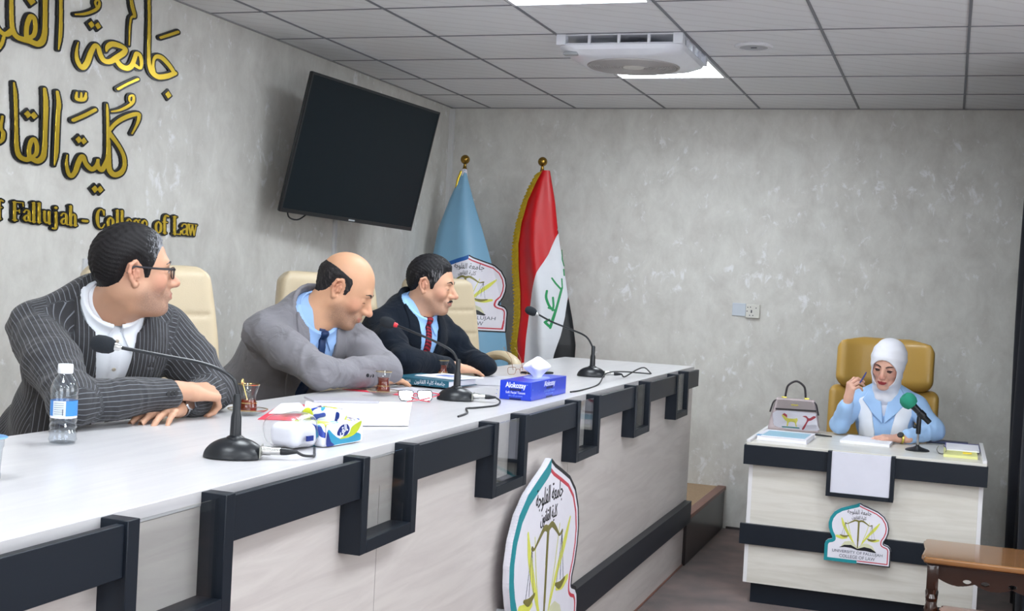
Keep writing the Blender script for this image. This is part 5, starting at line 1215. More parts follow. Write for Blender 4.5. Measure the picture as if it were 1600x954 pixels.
bag_sheet('painted_base', [(-.06, .026), (.03, .026), (.034, .020), (-.056, .020)], M_HTEAL, .0022)
bag_sheet('painted_ribbon', [(.045, .020), (.066, .062), (.062, .078), (.044, .084), (.062, .088), (.078, .076), (.10, .090), (.112, .084), (.088, .066), (.074, .060), (.056, .020)], M_HRED, .0022)
bag_sheet('clasp', [(-.018, .142), (.018, .142), (.018, .136), (-.018, .136)], M_BGOLD, .0055)
hh = MB(); hh.M = HB; hh.tube([(-.052, 0, .172), (-.050, 0, .20), (-.040, 0, .238), (0, 0, .262), (.040, 0, .238), (.050, 0, .20), (.052, 0, .172)], .0055, n=12); hh.build('handle', M_BAGD, hb_)
for s in (-1, 1):
    r_ = MB(); r_.M = HB; r_.box(s * .058 - .013, s * .058 + .013, -.006, .006, .165, .178, bev=.002); r_.build('handle_ring', M_BGOLD, hb_)
    r_ = MB(); r_.M = HB; r_.tube([(s * .085, -.01, .168), (s * .108, -.03, .150), (s * .118, -.045, .118), (s * .124, -.05, .095)], .0045, n=8, flat=(1.4, .6)); r_.build('side_strap', M_BAGD, hb_)

bs = thing('book', 'blue and white books stacked on the left front of the small desk', 'book', (2.52, -1.62, ZS))
BB = Matrix.Translation((2.545, -1.56, ZS)) @ Matrix.Rotation(-.03, 4, 'Z')
M_LBLUE = mat('light_blue_cover', srgb(140, 186, 208), rough=.35)
box('pages', M_PAPER, (-.118, .118, -.15, .15, .002, .020), bs, M=BB)
q = MB(); q.M = BB; q.box(-.122, .122, -.155, .155, .020, .0225); q.box(-.122, .122, -.155, .155, 0, .002); q.build('cover', M_EWHITE, bs, bevel=.0006)
box('cover_picture', M_LBLUE, (-.10, .108, -.13, .10, .0225, .0230), bs, M=BB)
box('spine_band', mat('mid_blue', srgb(60, 140, 190), rough=.35), (-.1225, -.100, -.155, -.10, .0225, .0232), bs, M=BB)
pn = thing('pen', 'black pen lying on the desk right of the blue book', 'pen', (2.70, -1.33, ZS))
MB().tube([(2.660, -1.30, ZS + .005), (2.70, -1.31, ZS + .005), (2.745, -1.32, ZS + .005)], [.0045, .0048, .003], n=10).build('barrel', M_BLKPL, pn)
MB().tube([(2.660, -1.30, ZS + .0105), (2.69, -1.307, ZS + .0105)], .0012, n=6).build('clip', M_NICKEL, pn)
sheet('paper_stack', [(2.800, -1.51), (2.82, -1.24), (3.05, -1.25), (3.035, -1.53)], ZS, .014, M_PAPER, 'white papers lying under the woman\'s hand on the small desk', 'paper')
# desk microphone with green windscreen
dm = thing('desk_microphone', 'handheld microphone with green foam on a short stand on the small desk', 'microphone', (3.165, -1.55, ZS))
T = Matrix.Translation((3.165, -1.55, ZS))
MB().lathe([(.056, 0), (.056, .004), (.050, .008), (.018, .018), (.008, .024), (.007, .03)], M=T, n=36).build('stand_base', M_MIC, dm)
MB().lathe([(.0055, .022), (.0055, .085)], M=T, n=16).build('chrome_rod', M_CHROME, dm)
MB().lathe([(.0105, .08), (.0115, .09), (.0115, .15), (.009, .165), (.009, .178)], M=T, n=20).build('upper_rod', M_MIC, dm)
MB().lathe([(0, 0), (.008, 0), (.010, .004), (.010, .012), (.006, .016)], M=T @ Matrix.Translation((-.010, -.004, .115)) @ Matrix.Rotation(-PI / 2, 4, 'Y'), n=16).build('knob', M_MIC, dm)
md = Vector((-.155, -.03, .15)).normalized()
MT = Matrix.Translation((3.178, -1.548, ZS + .172)) @ md.to_track_quat('Z', 'Y').to_matrix().to_4x4()
MB().lathe([(0, -.050), (.0125, -.050), (.0135, -.045), (.0135, -.020), (.0155, -.015), (.0155, .01), (.017, .05), (.018, .065), (.016, .070)], M=MT, n=28).build('microphone_body', M_MIC, dm)
MB().lathe([(.014, -.012), (.019, -.010), (.019, .018), (.014, .020)], M=MT, n=24).build('clip', M_BLKPL, dm)
MB().lathe([(.019, .060), (.030, .064), (.038, .080), (.040, .096), (.036, .112), (.024, .126), (0, .132)], M=MT, n=36, cap=False).build('green_windscreen', mat('green_foam', srgb(40, 138, 112), rough=.9, bump=.6, bscale=500), dm)
tag(box('tablet', mat('navy_case', srgb(40, 52, 84), rough=.4), (3.20, 3.40, -1.16, -1.09, ZS, ZS + .014), bev=.003), 'dark blue case lying by the woman\'s left elbow', 'case')
dn = thing('notebook', 'yellow edged notebook stack with a yellow tag at the desk\'s right end', 'notebook', (3.36, -1.45, ZS))
box('lower_pages', mat('pale_yellow_paper', srgb(222, 222, 150), rough=.6), (3.285, 3.435, -1.70, -1.42, ZS, ZS + .012), dn)
box('upper_pages', M_PAPER, (3.295, 3.445, -1.52, -1.25, ZS + .0122, ZS + .018), dn)
box('purple_cover', mat('purple_cover', srgb(88, 84, 152), rough=.4), (3.290, 3.450, -1.42, -1.15, ZS, ZS + .012), dn)
box('yellow_tag', mat('yellow_tag', srgb(236, 206, 50), rough=.4), (3.37, 3.41, -1.62, -1.585, ZS + .0122, ZS + .018), dn, bev=.002)
wg = thing('wrist_watch', 'small metal watch lying upright beside the notebook', 'watch', (3.28, -1.62, ZS))
wm = MB(); wm.tube([tuple(Vector((3.275, -1.62, ZS + .0225)) + Vector((.021 * math.cos(a), .004, .020 * math.sin(a)))) for a in np.linspace(0, 2 * PI, 13)[:-1]], .0025, n=8, closed=True, flat=(2.0, .7)); wm.build('bracelet', M_NICKEL, wg)
MB().lathe([(0, 0), (.010, 0), (.010, .003), (0, .003)], M=Matrix.Translation((3.275, -1.628, ZS + .042)), n=20).build('dial', M_NICKEL, wg)
# ------------------------------------------------------------------ people
def smin(a, b, k):
    h = np.clip(0.5 + 0.5 * (b - a) / k, 0, 1)
    return b + (a - b) * h - k * h * (1 - h)
class Body:
    """smooth union of limbs; evaluated on a grid with local boxes"""
    def __init__(s): s.ops = []
    def cap(s, a, b, ra, rb=None, k=.02, op='u'):
        a = np.array(a, float); b = np.array(b, float); rb = ra if rb is None else rb
        R = max(ra, rb); s.ops.append((op, 'c', (a, b, ra, rb), k, np.minimum(a, b) - R, np.maximum(a, b) + R)); return s
    def chain(s, pts, rad, k=.02, op='u'):
        for i in range(len(pts) - 1): s.cap(pts[i], pts[i + 1], rad[i], rad[i + 1], k, op)
        return s
    def ell(s, c, r, k=.02, R=None, op='u'):
        c = np.array(c, float); r = np.array(r, float); m = r.max() if R is not None else r
        s.ops.append((op, 'e', (c, r, None if R is None else np.array(R)), k, c - m, c + m)); return s
    def bx(s, c, h, r, k=.02, R=None, op='u'):
        c = np.array(c, float); h = np.array(h, float); m = np.linalg.norm(h) * np.ones(3) if R is not None else h
        s.ops.append((op, 'b', (c, h, r, None if R is None else np.array(R)), k, c - m, c + m)); return s
    @staticmethod
    def prim(t, p, G):
        if t == 'c':
            a, b, ra, rb = p; d = b - a; L = (d * d).sum() + 1e-12
            h = np.clip(((G - a) @ d) / L, 0, 1)
            return np.linalg.norm(G - a - h[..., None] * d, axis=-1) - (ra + (rb - ra) * h)
        if t == 'e':
            c, r, R = p; Q = G - c
            if R is not None: Q = Q @ R
            k0 = np.linalg.norm(Q / r, axis=-1); k1 = np.linalg.norm(Q / (r * r), axis=-1) + 1e-9
            return k0 * (k0 - 1) / k1
        c, h, rr, R = p; Q = G - c
        if R is not None: Q = Q @ R
        q = np.abs(Q) - h + rr
        return np.linalg.norm(np.maximum(q, 0), axis=-1) + np.minimum(q.max(-1), 0) - rr
    def eval(s, G):
        F = np.full(G.shape[:3], .3)
        ax = [G[:, 0, 0, 0], G[0, :, 0, 1], G[0, 0, :, 2]]; st_ = ax[0][1] - ax[0][0]
        for op, t, p, k, lo, hi in s.ops:
            pad = k + 5 * st_
            sl = tuple(slice(int(np.searchsorted(ax[i], lo[i] - pad)), int(np.searchsorted(ax[i], hi[i] + pad))) for i in range(3))
            if any(q.stop <= q.start for q in sl): continue
            d = s.prim(t, p, G[sl])
            if op == 'u': F[sl] = smin(F[sl], d, k)
            elif op == 's': F[sl] = -smin(-F[sl], d, k)
        return F
    def at(s, P):
        """value at free points (n,3)"""
        F = np.full(len(P), .3)
        for op, t, p, k, lo, hi in s.ops:
            d = s.prim(t, p, P)
            F = smin(F, d, k) if op == 'u' else -smin(-F, d, k)
        return F
def world_mesh(name, f, lo, hi, res, M, m, parent, matfn=None):
    G, org = grid_pts(lo, hi, res)
    P, Q = surface_nets(f(G), org, (res,) * 3)
    # drop stray islands of a few faces: none expected
    idx = matfn(P[Q].mean(1)) if matfn else None
    Mn = np.array(M); W = P @ Mn[:3, :3].T + Mn[:3, 3]
    o = mesh_from(name, W, Q, m, parent)
    if idx is not None: o.data.polygons.foreach_set('material_index', idx.astype(np.int32)); o.data.update()
    return o
def join_into(o, others):
    """merge the meshes of others into o (same materials)"""
    bm = bmesh.new(); bm.from_mesh(o.data)
    for q in others: bm.from_mesh(q.data)
    bm.to_mesh(o.data); bm.free()
    for p in o.data.polygons: p.use_smooth = True
    for q in others:
        me = q.data; bpy.data.objects.remove(q); bpy.data.meshes.remove(me)
    return o
def frame(origin, yaw, lean, roll=0.0):
    """x forward, y left, z up"""
    M = Matrix.Rotation(yaw, 4, 'Z') @ Matrix.Rotation(lean, 4, 'Y') @ Matrix.Rotation(roll, 4, 'X')
    M.translation = Vector(origin); return M
def skin_mat(name, col, lip):
    m = mat(name, srgb(*col), rough=.48, var=.07, vscale=30, bump=.15, bscale=500, sss=.06)
    N, L, b = nodes(m)
    at = N.new('ShaderNodeAttribute'); at.attribute_name = 'beard'
    tc = N.new('ShaderNodeTexCoord'); n = N.new('ShaderNodeTexNoise'); n.inputs['Scale'].default_value = 420; n.inputs['Detail'].default_value = 2; L.new(tc.outputs['Object'], n.inputs['Vector'])
    mu = N.new('ShaderNodeMath'); mu.operation = 'MULTIPLY'; L.new(at.outputs['Fac'], mu.inputs[0]); L.new(n.outputs[0], mu.inputs[1])
    src = b.inputs['Base Color'].links[0].from_socket
    mx = N.new('ShaderNodeMix'); mx.data_type = 'RGBA'; L.new(mu.outputs[0], mx.inputs[0]); L.new(src, mx.inputs[6]); mx.inputs[7].default_value = (*srgb(96, 78, 72), 1)
    at2 = N.new('ShaderNodeAttribute'); at2.attribute_name = 'flush'
    mx2 = N.new('ShaderNodeMix'); mx2.data_type = 'RGBA'; L.new(at2.outputs['Fac'], mx2.inputs[0]); L.new(mx.outputs[2], mx2.inputs[6]); mx2.inputs[7].default_value = (*srgb(178, 84, 74), 1)
    L.new(mx2.outputs[2], b.inputs['Base Color'])
    l = mat(name + '_lip', srgb(*lip), rough=.4, var=.05, vscale=40, sss=.1)
    return m, l
def wob(G, amp, f=1.0, s=0.0):
    x, y, z = G[..., 0] * f, G[..., 1] * f, G[..., 2] * f
    return amp * (np.sin(31 * x + 17 * z + s + 2.2 * np.sin(13 * y + s)) * np.sin(23 * y - 19 * z + 1.7 * s + 1.5 * np.sin(11 * x)) + .5 * np.sin(57 * z + 31 * y + s * 3 + 2 * np.sin(29 * x)))

def head_body(jowl=0.0, female=False, nose=1.0):
    B = Body()
    w = .93 if female else 1.0
    B.ell((-.014, 0, .034), (.096, .077 * w, .090), .02)
    B.ell((.026, 0, -.010), (.056, .059 * w, .088), .03)
    B.cap((.0, .045 * w, -.050), (.064, .014, -.092), .022 + jowl * .3, .018, .028); B.cap((.0, -.045 * w, -.050), (.064, -.014, -.092), .022 + jowl * .3, .018, .028)
    B.ell((.076, 0, -.096), (.019, .022, .017), .016)
    if jowl: B.ell((.018, 0, -.098), (.046, .044, .022), .03)
    B.cap((.075, -.030, .026), (.075, .030, .026), .0125 if not female else .008, None, .018)
    for s in (-1, 1):
        B.ell((.054, s * .037 * w, -.026), (.026, .022, .022), .022)
        B.ell((.098, s * .031, .006), (.022, .019, .013), .012, op='s')
        B.ell((.0735, s * .031, .003), (.0125, .0145, .0120), .004)
        B.cap((.082, s * .022, -.010), (.078, s * .040, -.008), .0035, None, .006)          # lower lid fold
        if not female: B.cap((.0975, s * .021, -.033), (.0855, s * .036, -.062), .0030, .0020, .008, op='s')
    n_ = nose
    B.cap((.074, 0, .022), (.086, 0, -.030), .0120, .0150, .012)
    B.cap((.083, 0, .016), (.107 * n_, 0, -.022), .0080, .0105, .010)
    B.ell((.1075 * n_, 0, -.0275), (.0130, .0110, .0100), .010)
    for s in (-1, 1): B.ell((.1000, s * .0120, -.0310), (.0125, .0068, .0082), .007)
    B.ell((.085, 0, -.062), (.0175, .026, .022), .014)
    for s in (-1, 1): B.cap((.1000, s * .005, -.0555), (.0915, s * .021, -.0610), .0048, .0028, .004)
    B.cap((.0975, -.011, -.0675), (.0975, .011, -.0675), .0060, None, .005)
    B.cap((.1062, -.018, -.0618), (.1062, .018, -.0618), .0026, None, .0025, op='s')
    B.cap((.1015, -.014, -.0800), (.1015, .014, -.0800), .0050, None, .008, op='s')
    # ears
    if not female:
        for s in (-1, 1):
            e = [(-.006, s * .072, .018), (-.018, s * .082, .027), (-.030, s * .088, .019), (-.033, s * .087, .0), (-.026, s * .082, -.018), (-.014, s * .077, -.034), (-.008, s * .073, -.030)]
            B.chain(e, [.0042, .0047, .0050, .0048, .0048, .0065, .005], .004)
            B.ell((-.020, s * .077, -.002), (.014, .0045, .024), .004)
            B.chain([(-.014, s * .083, .014), (-.022, s * .086, .004), (-.018, s * .083, -.014)], [.0028, .003, .003], .003)
            B.ell((-.010, s * .086, -.004), (.0065, .008, .009), .003, op='s')
            B.cap((-.004, s * .0765, -.012), (-.006, s * .078, .002), .004, None, .003)
    return B
def front_x(B, y, z, x0=.03, x1=.14):
    """outermost surface point in front at the given y, z"""
    X_ = np.linspace(x1, x0, 221); d = B.at(np.stack([X_, np.full(221, y), np.full(221, z)], 1))
    ix = np.nonzero(d < 0)[0]
    return float(X_[ix[0]]) if len(ix) else x0
def pigment(o, HM, beard=.5, flush=.35):
    """beard shadow and redder nose, cheeks, ears as skin pigment"""
    Mi = np.array(HM.inverted()); n = len(o.data.vertices)
    co = np.empty(n * 3, np.float32); o.data.vertices.foreach_get('co', co); P = co.reshape(-1, 3) @ Mi[:3, :3].T + Mi[:3, 3]
    x, y, z = P[:, 0], P[:, 1], P[:, 2]
    sm = lambda v, a, b_: np.clip((v - a) / (b_ - a), 0, 1)
    on = (np.abs(x) < .14) & (np.abs(y) < .11) & (z > -.14)
    bd = sm(-z + .30 * sm(x, .02, .09) * 0 - np.clip(.05 - x, 0, 1) * .0, .026, .058) * sm(x, -.015, .02) * sm(z, -.125, -.10) * on
    bd = bd * (1 - .0 * y)
    fl = np.zeros(n)
    for c, r in (((.112, 0, -.028), .022), ((.058, .050, -.022), .026), ((.058, -.050, -.022), .026), ((-.02, .088, 0), .032), ((-.02, -.088, 0), .032)):
        fl = np.maximum(fl, np.exp(-((np.linalg.norm(P - np.array(c), axis=1) / r) ** 2)))
    fl *= on
    a = o.data.attributes.new('beard', 'FLOAT', 'POINT'); a.data.foreach_set('value', (bd * beard).astype(np.float32))
    a = o.data.attributes.new('flush', 'FLOAT', 'POINT'); a.data.foreach_set('value', (fl * flush).astype(np.float32))
def skin_index(P):
    x, y, z = P[:, 0], P[:, 1], P[:, 2]
    lip = (x > .083) & (np.abs(y) < .0235) & (z < -.0515 - .20 * np.abs(y)) & (z > -.0740 + .42 * np.abs(y))
    return lip.astype(int)
def hair_mesh(name, B, region, t, M, m, parent, amp=.0007, lo=(-.13, -.10, -.12), hi=(.12, .10, .15), edge=.028, comb=1.0):
    def f(G):
        d = B.eval(G); r = poly2(G[..., 0], G[..., 2], region)
        k = np.clip(-r / edge, 0, 1); k = k * k * (3 - 2 * k)
        d = d - t * k - .0006
        X, Y, Z = G[..., 0], G[..., 1], G[..., 2]
        d = d + amp * np.sin(Z * 520 * comb + 160 * X + 6 * np.sin(60 * Y) + 4 * np.sin(X * 40)) * k + amp * .8 * np.sin(Y * 300 + 3 * np.sin(60 * X) + 120 * Z)* k
        # keep the hair off the ears
        for s in (-1, 1):
            e = np.sqrt(((X + .018) / .026) ** 2 + ((Y - s * .084) / .016) ** 2 + ((Z + .004) / .036) ** 2) - 1
            d = np.maximum(d, -e * .012)
        return np.maximum(d, r)
    return world_mesh(name, f, lo, hi, .0026, M, m, parent)

def hand_ops(B, wrist, d, n, side, curl, scale=1.0, spread=.10, thumb=None, k=.007, curls=None):
    """d: direction of the fingers, n: direction the back of the hand faces, side=+1: thumb on the side d x n"""
    d = np.array(Vector(d).normalized()); n = np.array(n, float); n -= d * (n @ d); n /= np.linalg.norm(n)
    s = np.cross(d, n) * side           # towards the thumb
    w = np.array(wrist, float); S = scale
    B.cap(w - d * .05 * S, w + d * .01 * S, .027 * S, .0245 * S, .02)
    kn = []
    for i, (off, ln) in enumerate(((.030, .088), (.010, .092), (-.011, .087), (-.030, .078))):
        kp = w + (d * ln + s * off + n * (.004 - .10 * off * off)) * S
        B.cap(w + (s * off * .55 + d * .012) * S, kp, .0150 * S, .0118 * S, .014)
        kn.append(kp)
    seg = [(.042, .026, .020), (.046, .029, .021), (.043, .027, .020), (.033, .021, .018)]
    rad = [(.0098, .0088, .0078, .0066), (.0100, .0090, .0079, .0067), (.0096, .0086, .0076, .0064), (.0084, .0076, .0068, .0058)]
    for i in range(4):
        c = curls[i] if curls else curl
        fan = spread * (1.5 - i) / 1.5
        dd = d * math.cos(fan) + s * math.sin(fan)
        a = 0.0; p = kn[i]; pts = [p]
        for j in range(3):
            a += c[j]
            v = dd * math.cos(a) - n * math.sin(a)
            p = p + v * seg[i][j] * S; pts.append(p)
        B.chain(pts, [r * S for r in rad[i]], k * .55)
    th = thumb or [(.55, .80, -.35), (.80, .55, -.30), (.95, .25, -.25)]
    p = w + (d * .022 + s * .022 - n * .006) * S; pts = [p]
    for (a_, b_, c_), ln in zip(th, (.042, .034, .027)):
        v = d * a_ + s * b_ + n * c_; v /= np.linalg.norm(v); p = p + v * ln * S; pts.append(p)
    B.chain(pts, [.0145 * S, .0115 * S, .0100 * S, .0078 * S], .008)
def cloth_mat(name, col, stripe=None, rough=.8, bump=.35, sheen=.12):
    m = mat(name, srgb(*col), rough=rough, var=.06, vscale=9, bump=bump, bscale=700, sheen=sheen, spec=.25)
    N, L, b = nodes(m)
    if b.inputs['Normal'].links:
        tc = N.new('ShaderNodeTexCoord'); wn = N.new('ShaderNodeTexNoise'); wn.inputs['Scale'].default_value = 11; wn.inputs['Detail'].default_value = 2.5; wn.inputs['Distortion'].default_value = 1.4; L.new(tc.outputs['Object'], wn.inputs['Vector'])
        wb = N.new('ShaderNodeBump'); wb.inputs['Strength'].default_value = .55; wb.inputs['Distance'].default_value = .02; L.new(wn.outputs[0], wb.inputs['Height']); L.new(b.inputs['Normal'].links[0].from_socket, wb.inputs['Normal']); L.new(wb.outputs[0], b.inputs['Normal'])
    if stripe:
        N, L, b = nodes(m)
        at = N.new('ShaderNodeAttribute'); at.attribute_name = 'stripe'
        fr = N.new('ShaderNodeMath'); fr.operation = 'FRACT'; L.new(at.outputs['Fac'], fr.inputs[0])
        sb = N.new('ShaderNodeMath'); sb.operation = 'SUBTRACT'; sb.inputs[1].default_value = .5; L.new(fr.outputs[0], sb.inputs[0])
        ab = N.new('ShaderNodeMath'); ab.operation = 'ABSOLUTE'; L.new(sb.outputs[0], ab.inputs[0])
        lt = N.new('ShaderNodeMath'); lt.operation = 'LESS_THAN'; lt.inputs[1].default_value = .065; L.new(ab.outputs[0], lt.inputs[0])
        mu = N.new('ShaderNodeMath'); mu.operation = 'MULTIPLY'; mu.inputs[1].default_value = .5; L.new(lt.outputs[0], mu.inputs[0])
        src = b.inputs['Base Color'].links[0].from_socket
        mx = N.new('ShaderNodeMix'); mx.data_type = 'RGBA'; L.new(mu.outputs[0], mx.inputs[0]); L.new(src, mx.inputs[6]); mx.inputs[7].default_value = (*srgb(*stripe), 1); L.new(mx.outputs[2], b.inputs['Base Color'])
    return m
M_SHOE = mat('black_shoe_leather', srgb(26, 24, 24), rough=.25)
M_EYEW = mat('eye_white', srgb(226, 218, 212), rough=.2); M_IRIS = mat('dark_iris', srgb(40, 26, 20), rough=.1)

def stripe_attr(o, M, segs, period=.0115):
    """running coordinate across the pinstripes: around the limb for sleeves, across the body for the trunk"""
    Mi = np.array(M.inverted()); n = len(o.data.vertices)
    co = np.empty(n * 3, np.float32); o.data.vertices.foreach_get('co', co); P = co.reshape(-1, 3) @ Mi[:3, :3].T + Mi[:3, 3]
    best = np.full(n, 1e9); val = np.zeros(n)
    # trunk
    dt = np.abs(np.sqrt((P[:, 0] / .13) ** 2 + (P[:, 1] / .19) ** 2) - 1) * .15
    val[:] = P[:, 1] / period; side = np.abs(P[:, 1]) > .16
    val = np.where(side, (P[:, 0]) / period, val); best = dt
    for a, b, r in segs:
        a = np.array(a); b = np.array(b); d = b - a; L = np.linalg.norm(d); u = d / L
        h = np.clip((P - a) @ u / L, -.1, 1.1)
        q = P - a - np.outer(h * L, u); dist = np.abs(np.linalg.norm(q, axis=1) - r)
        e1 = np.cross(u, (0.1, .2, .97)); e1 /= np.linalg.norm(e1); e2 = np.cross(u, e1)
        ang = np.arctan2(q @ e2, q @ e1)
        v = ang * r / period
        ok = dist < best; best = np.where(ok, dist, best); val = np.where(ok, v, val)
    at = o.data.attributes.new('stripe', 'FLOAT', 'POINT'); at.data.foreach_set('value', val.astype(np.float32))

def suit_man(label, N, yaw, lean, joints, head, skin, hairm, hair_region, jacket_m, shirt_m, trousers_m, tie_m=None, tie_poly=None, jowl=.0, girth=1.0, vtop=.075, vbot=-.36, hands=(), head_scale=1.04, hair_t=.010, moustache=None, open_collar=False, stripes=None, feet=None, lapel_seed=0, eye_open=True, browm=None, cuff=None):
    T = frame(N, yaw, lean); Ti = T.inverted()
    loc = lambda p: tuple(Ti @ Vector(p))
    J = {k_: np.array(loc(v)) for k_, v in joints.items()}
    RS, LS = np.array((-.005, -.185, -.088)), np.array((-.005, .185, -.088))
    g = girth
    # ---- trunk without the arms (shirt layer)
    def trunk(off):
        B = Body()
        B.ell((.015, 0, -.185), (.118 * g + off, .170 * g + off, .185 + off), .04)
        B.ell((.035 * g, 0, -.39), (.135 * g + off, .165 * g + off, .17 + off), .05)
        B.ell((-.005, 0, -.54), (.135 * g + off, .170 * g + off, .12 + off), .05)
        for s in (-1, 1):
            B.cap((-.030, s * .045, -.012), (-.012, s * .150, -.082), .050 + off, .056 + off, .05)
            B.ell((.03, s * .07, -.12), (.085 + off, .085 + off, .10 + off), .05)
        B.cap((-.050, 0, -.04), (-.075, 0, -.22), .078 + off, .105 + off, .05); B.cap((-.075, 0, -.22), (-.045, 0, -.50), .105 + off, .12 + off, .05)
        return B
    def arms(B, off, sleeve_end=1.0):
        for sh, e, w in ((RS, J['re'], J['rw']), (LS, J['le'], J['lw'])):
            we = e + (w - e) * sleeve_end
            B.cap(sh, sh + (e - sh) * .5, .060 + off, .060 + off, .06)
            B.cap(sh + (e - sh) * .5, e, .060 + off, .048 + off, .03)
            B.cap(e, we, .050 + off, .037 + off, .022)
        return B
    # ---- body (skin): head, neck, core, hands in one mesh
    HM = frame(head['pos'], head['yaw'], head['pitch'], head.get('roll', 0)) @ Matrix.Scale(head_scale, 4)
    HB_ = head_body(jowl, nose=1.05)
    HmI = HM.inverted()
    nb = HmI @ (T @ Vector((-.015, 0, -.03)))
    HB_.cap((-.024, 0, -.045), tuple(nb), .053 + jowl * .3, .063 + jowl * .3, .028)
    HB_.cap((.004, 0, -.078), tuple(HmI @ (T @ Vector((.026, 0, -.035)))), .034 + jowl * .4, .044, .022)
    HB_.eval_ = None
    nbz = nb.z - .03
    lo = (min(-.15, nb.x - .09), -.11, nbz); hi = (.13, .11, .14)
    body = world_mesh('person', lambda G: HB_.eval(G), lo, hi, .0027, HM, list(skin), None, skin_index)
    parts = []
    core = trunk(-.012); arms(core, -.014, .96)
    for q in range(1): parts.append(world_mesh('core', lambda G: core.eval(G), (-.30, -.62, -.70), (.62, .62, .05), .014, T, list(skin), None))
    for h_ in hands:
        HB2 = Body(); hand_ops(HB2, h_['w'], h_['d'], h_['n'], h_['side'], h_.get('curl', (.25, .3, .2)), h_.get('scale', 1.0), h_.get('spread', .10), h_.get('thumb'), curls=h_.get('curls'))
        w = np.array(h_['w'])
        parts.append(world_mesh('hand', lambda G: HB2.eval(G), w - .17, w + .21, .0026, Matrix.Identity(4), list(skin), None))
    join_into(body, parts)
    tag(body, label, 'person')
    pigment(body, HM, 1.0 if moustache is None else .8, .30)
    # ---- hair, brows, eyes
    hB = Body(); hB.ops = HB_.ops[:1] + [o_ for o_ in HB_.ops[1:4]] + HB_.ops[-2:-1]
    hair_mesh('hair', hB, hair_region, hair_t, HM, hairm, body)
    browm = browm or hairm
    for s in (-1, 1):
        bp_ = [(s * .013, .0235), (s * .024, .0300), (s * .036, .0315), (s * .047, .0250)]
        MBr = MB(); MBr.M = HM; MBr.tube([(front_x(HB_, a_, b_) + .0004, a_, b_) for a_, b_ in bp_], [.0018, .0028, .0024, .0010], n=8, flat=(1, 1.2)); MBr.build('eyebrow', browm, body)
        if eye_open:
            eB = [( .0858, s * .031, .0035)]
            MBr = MB(); MBr.M = HM; MBr.lathe([(0, -.004), (.006, -.003), (.0078, 0), (.006, .0022), (0, .0032)], M=Matrix.Translation((.0835, s * .031, .0035)) @ Matrix.Rotation(PI / 2, 4, 'Y') @ Matrix.Diagonal((.62, 1.15, 1, 1)), n=20, cap=False); ey = MBr.build('eye', M_EYEW, body)
            MBr = MB(); MBr.M = HM; MBr.lathe([(.0044, .0022), (.003, .0036), (0, .0040)], M=Matrix.Translation((.0835, s * .031, .0035)) @ Matrix.Rotation(PI / 2, 4, 'Y'), n=20, cap=False); MBr.build('iris', M_IRIS, ey)
        zl = .0065 if eye_open else -.0015
        lp_ = [(s * .0205, zl - .003), (s * .027, zl + .0005), (s * .036, zl), (s * .0435, zl - .003)]
        MBr = MB(); MBr.M = HM; MBr.tube([(front_x(HB_, a_, b_) + .0003, a_, b_) for a_, b_ in lp_], [.0006, .0010, .0012, .0008], n=6); MBr.build('eyelashes', M_IRIS, body)
    if moustache:
        mB = Body()
        for s in (-1, 1): mB.chain([(.1015, s * .003, -.0485), (.0990, s * .013, -.0500), (.0915, s * .024, -.0570)], [.0036, .0040, .002], .004)
        world_mesh('moustache', lambda G: mB.eval(G) + .0005 * np.sin(G[..., 1] * 900), (.078, -.032, -.066), (.105, .032, -.038), .0014, HM, moustache, body)
    # ---- shirt
    V = [(-vtop * .55, .10), (vtop * .55, .10), (vtop, .03), (vtop * .86, -.06), (.012, vbot), (-.012, vbot), (-vtop * .86, -.06), (-vtop, .03)]
    sh = trunk(.004)
    nkT = [np.array(Ti @ (HM @ Vector(v))) for v in ((-.024, 0, -.055), tuple(nb))]
    nd = nkT[0] - nkT[1]; nd /= np.linalg.norm(nd)
    c0 = np.array((.002, 0, -.035)); c1 = c0 + np.array((.0, 0, .075)) + np.array(((nkT[0] - nkT[1])[0] * .35, 0, 0))
    cpar = lambda G: (Body.prim('c', (c0, c1, .0785 + jowl * .2, .0690 + jowl * .3), G), Body.prim('c', (c0, c1, .0745 + jowl * .2, .0650 + jowl * .3), G))
    topf = lambda G: (G - c1) @ (np.array((.28, 0, 1)) / 1.038) + .006
    def shirt(G):
        d = np.maximum(sh.eval(G), G[..., 2] - .045)
        if open_collar: d = np.minimum(d, np.maximum(np.maximum(sh.eval(G) - .004, -(G[..., 0])), np.abs(G[..., 1] - .004) - .014))
        return d
    so_ = world_mesh('shirt', shirt, (-.24, -.22, -.60), (.24, .22, .10), .0055, T, shirt_m, body)
    def collar(G):
        ringo, ringi = cpar(G); top = topf(G); X, Y, Z = G[..., 0], G[..., 1], G[..., 2]
        ring = np.maximum(np.maximum(ringo, -ringi), top)
        if open_collar: ring = np.maximum(ring, -np.maximum(-(X - .02), np.abs(Y) - .012 - .35 * np.clip(Z + .01, 0, 1)))
        else: ring = np.maximum(ring, -np.maximum(-(X - .02), np.abs(Y) - .004 - .10 * np.clip(Z, 0, 1)))
        leaf = [(.006, .030), (.030, .085), (.100, .120), (.100, .040), (.066, -.018), (.044, -.058), (.020, -.020)] if open_collar else [(.004, .022), (.030, .085), (.100, .120), (.100, .035), (.066, -.018), (.040, -.050), (.018, -.018)]
        outer = smin(sh.eval(G), ringo, .012)
        lf = np.maximum(np.maximum(outer - .0070, -(outer + .005)), poly2(np.abs(Y), Z, leaf))
        lf = np.maximum(np.maximum(lf, -(X + .03)), top)
        back = np.maximum(np.maximum(np.maximum(ringo - .004, -ringo), top), np.maximum(X + .0, -(top + .048)))
        return np.minimum(np.minimum(ring, lf), back)
    world_mesh('collar', collar, (-.11, -.11, -.08), (.15, .11, .14), .0026, T, shirt_m, so_)
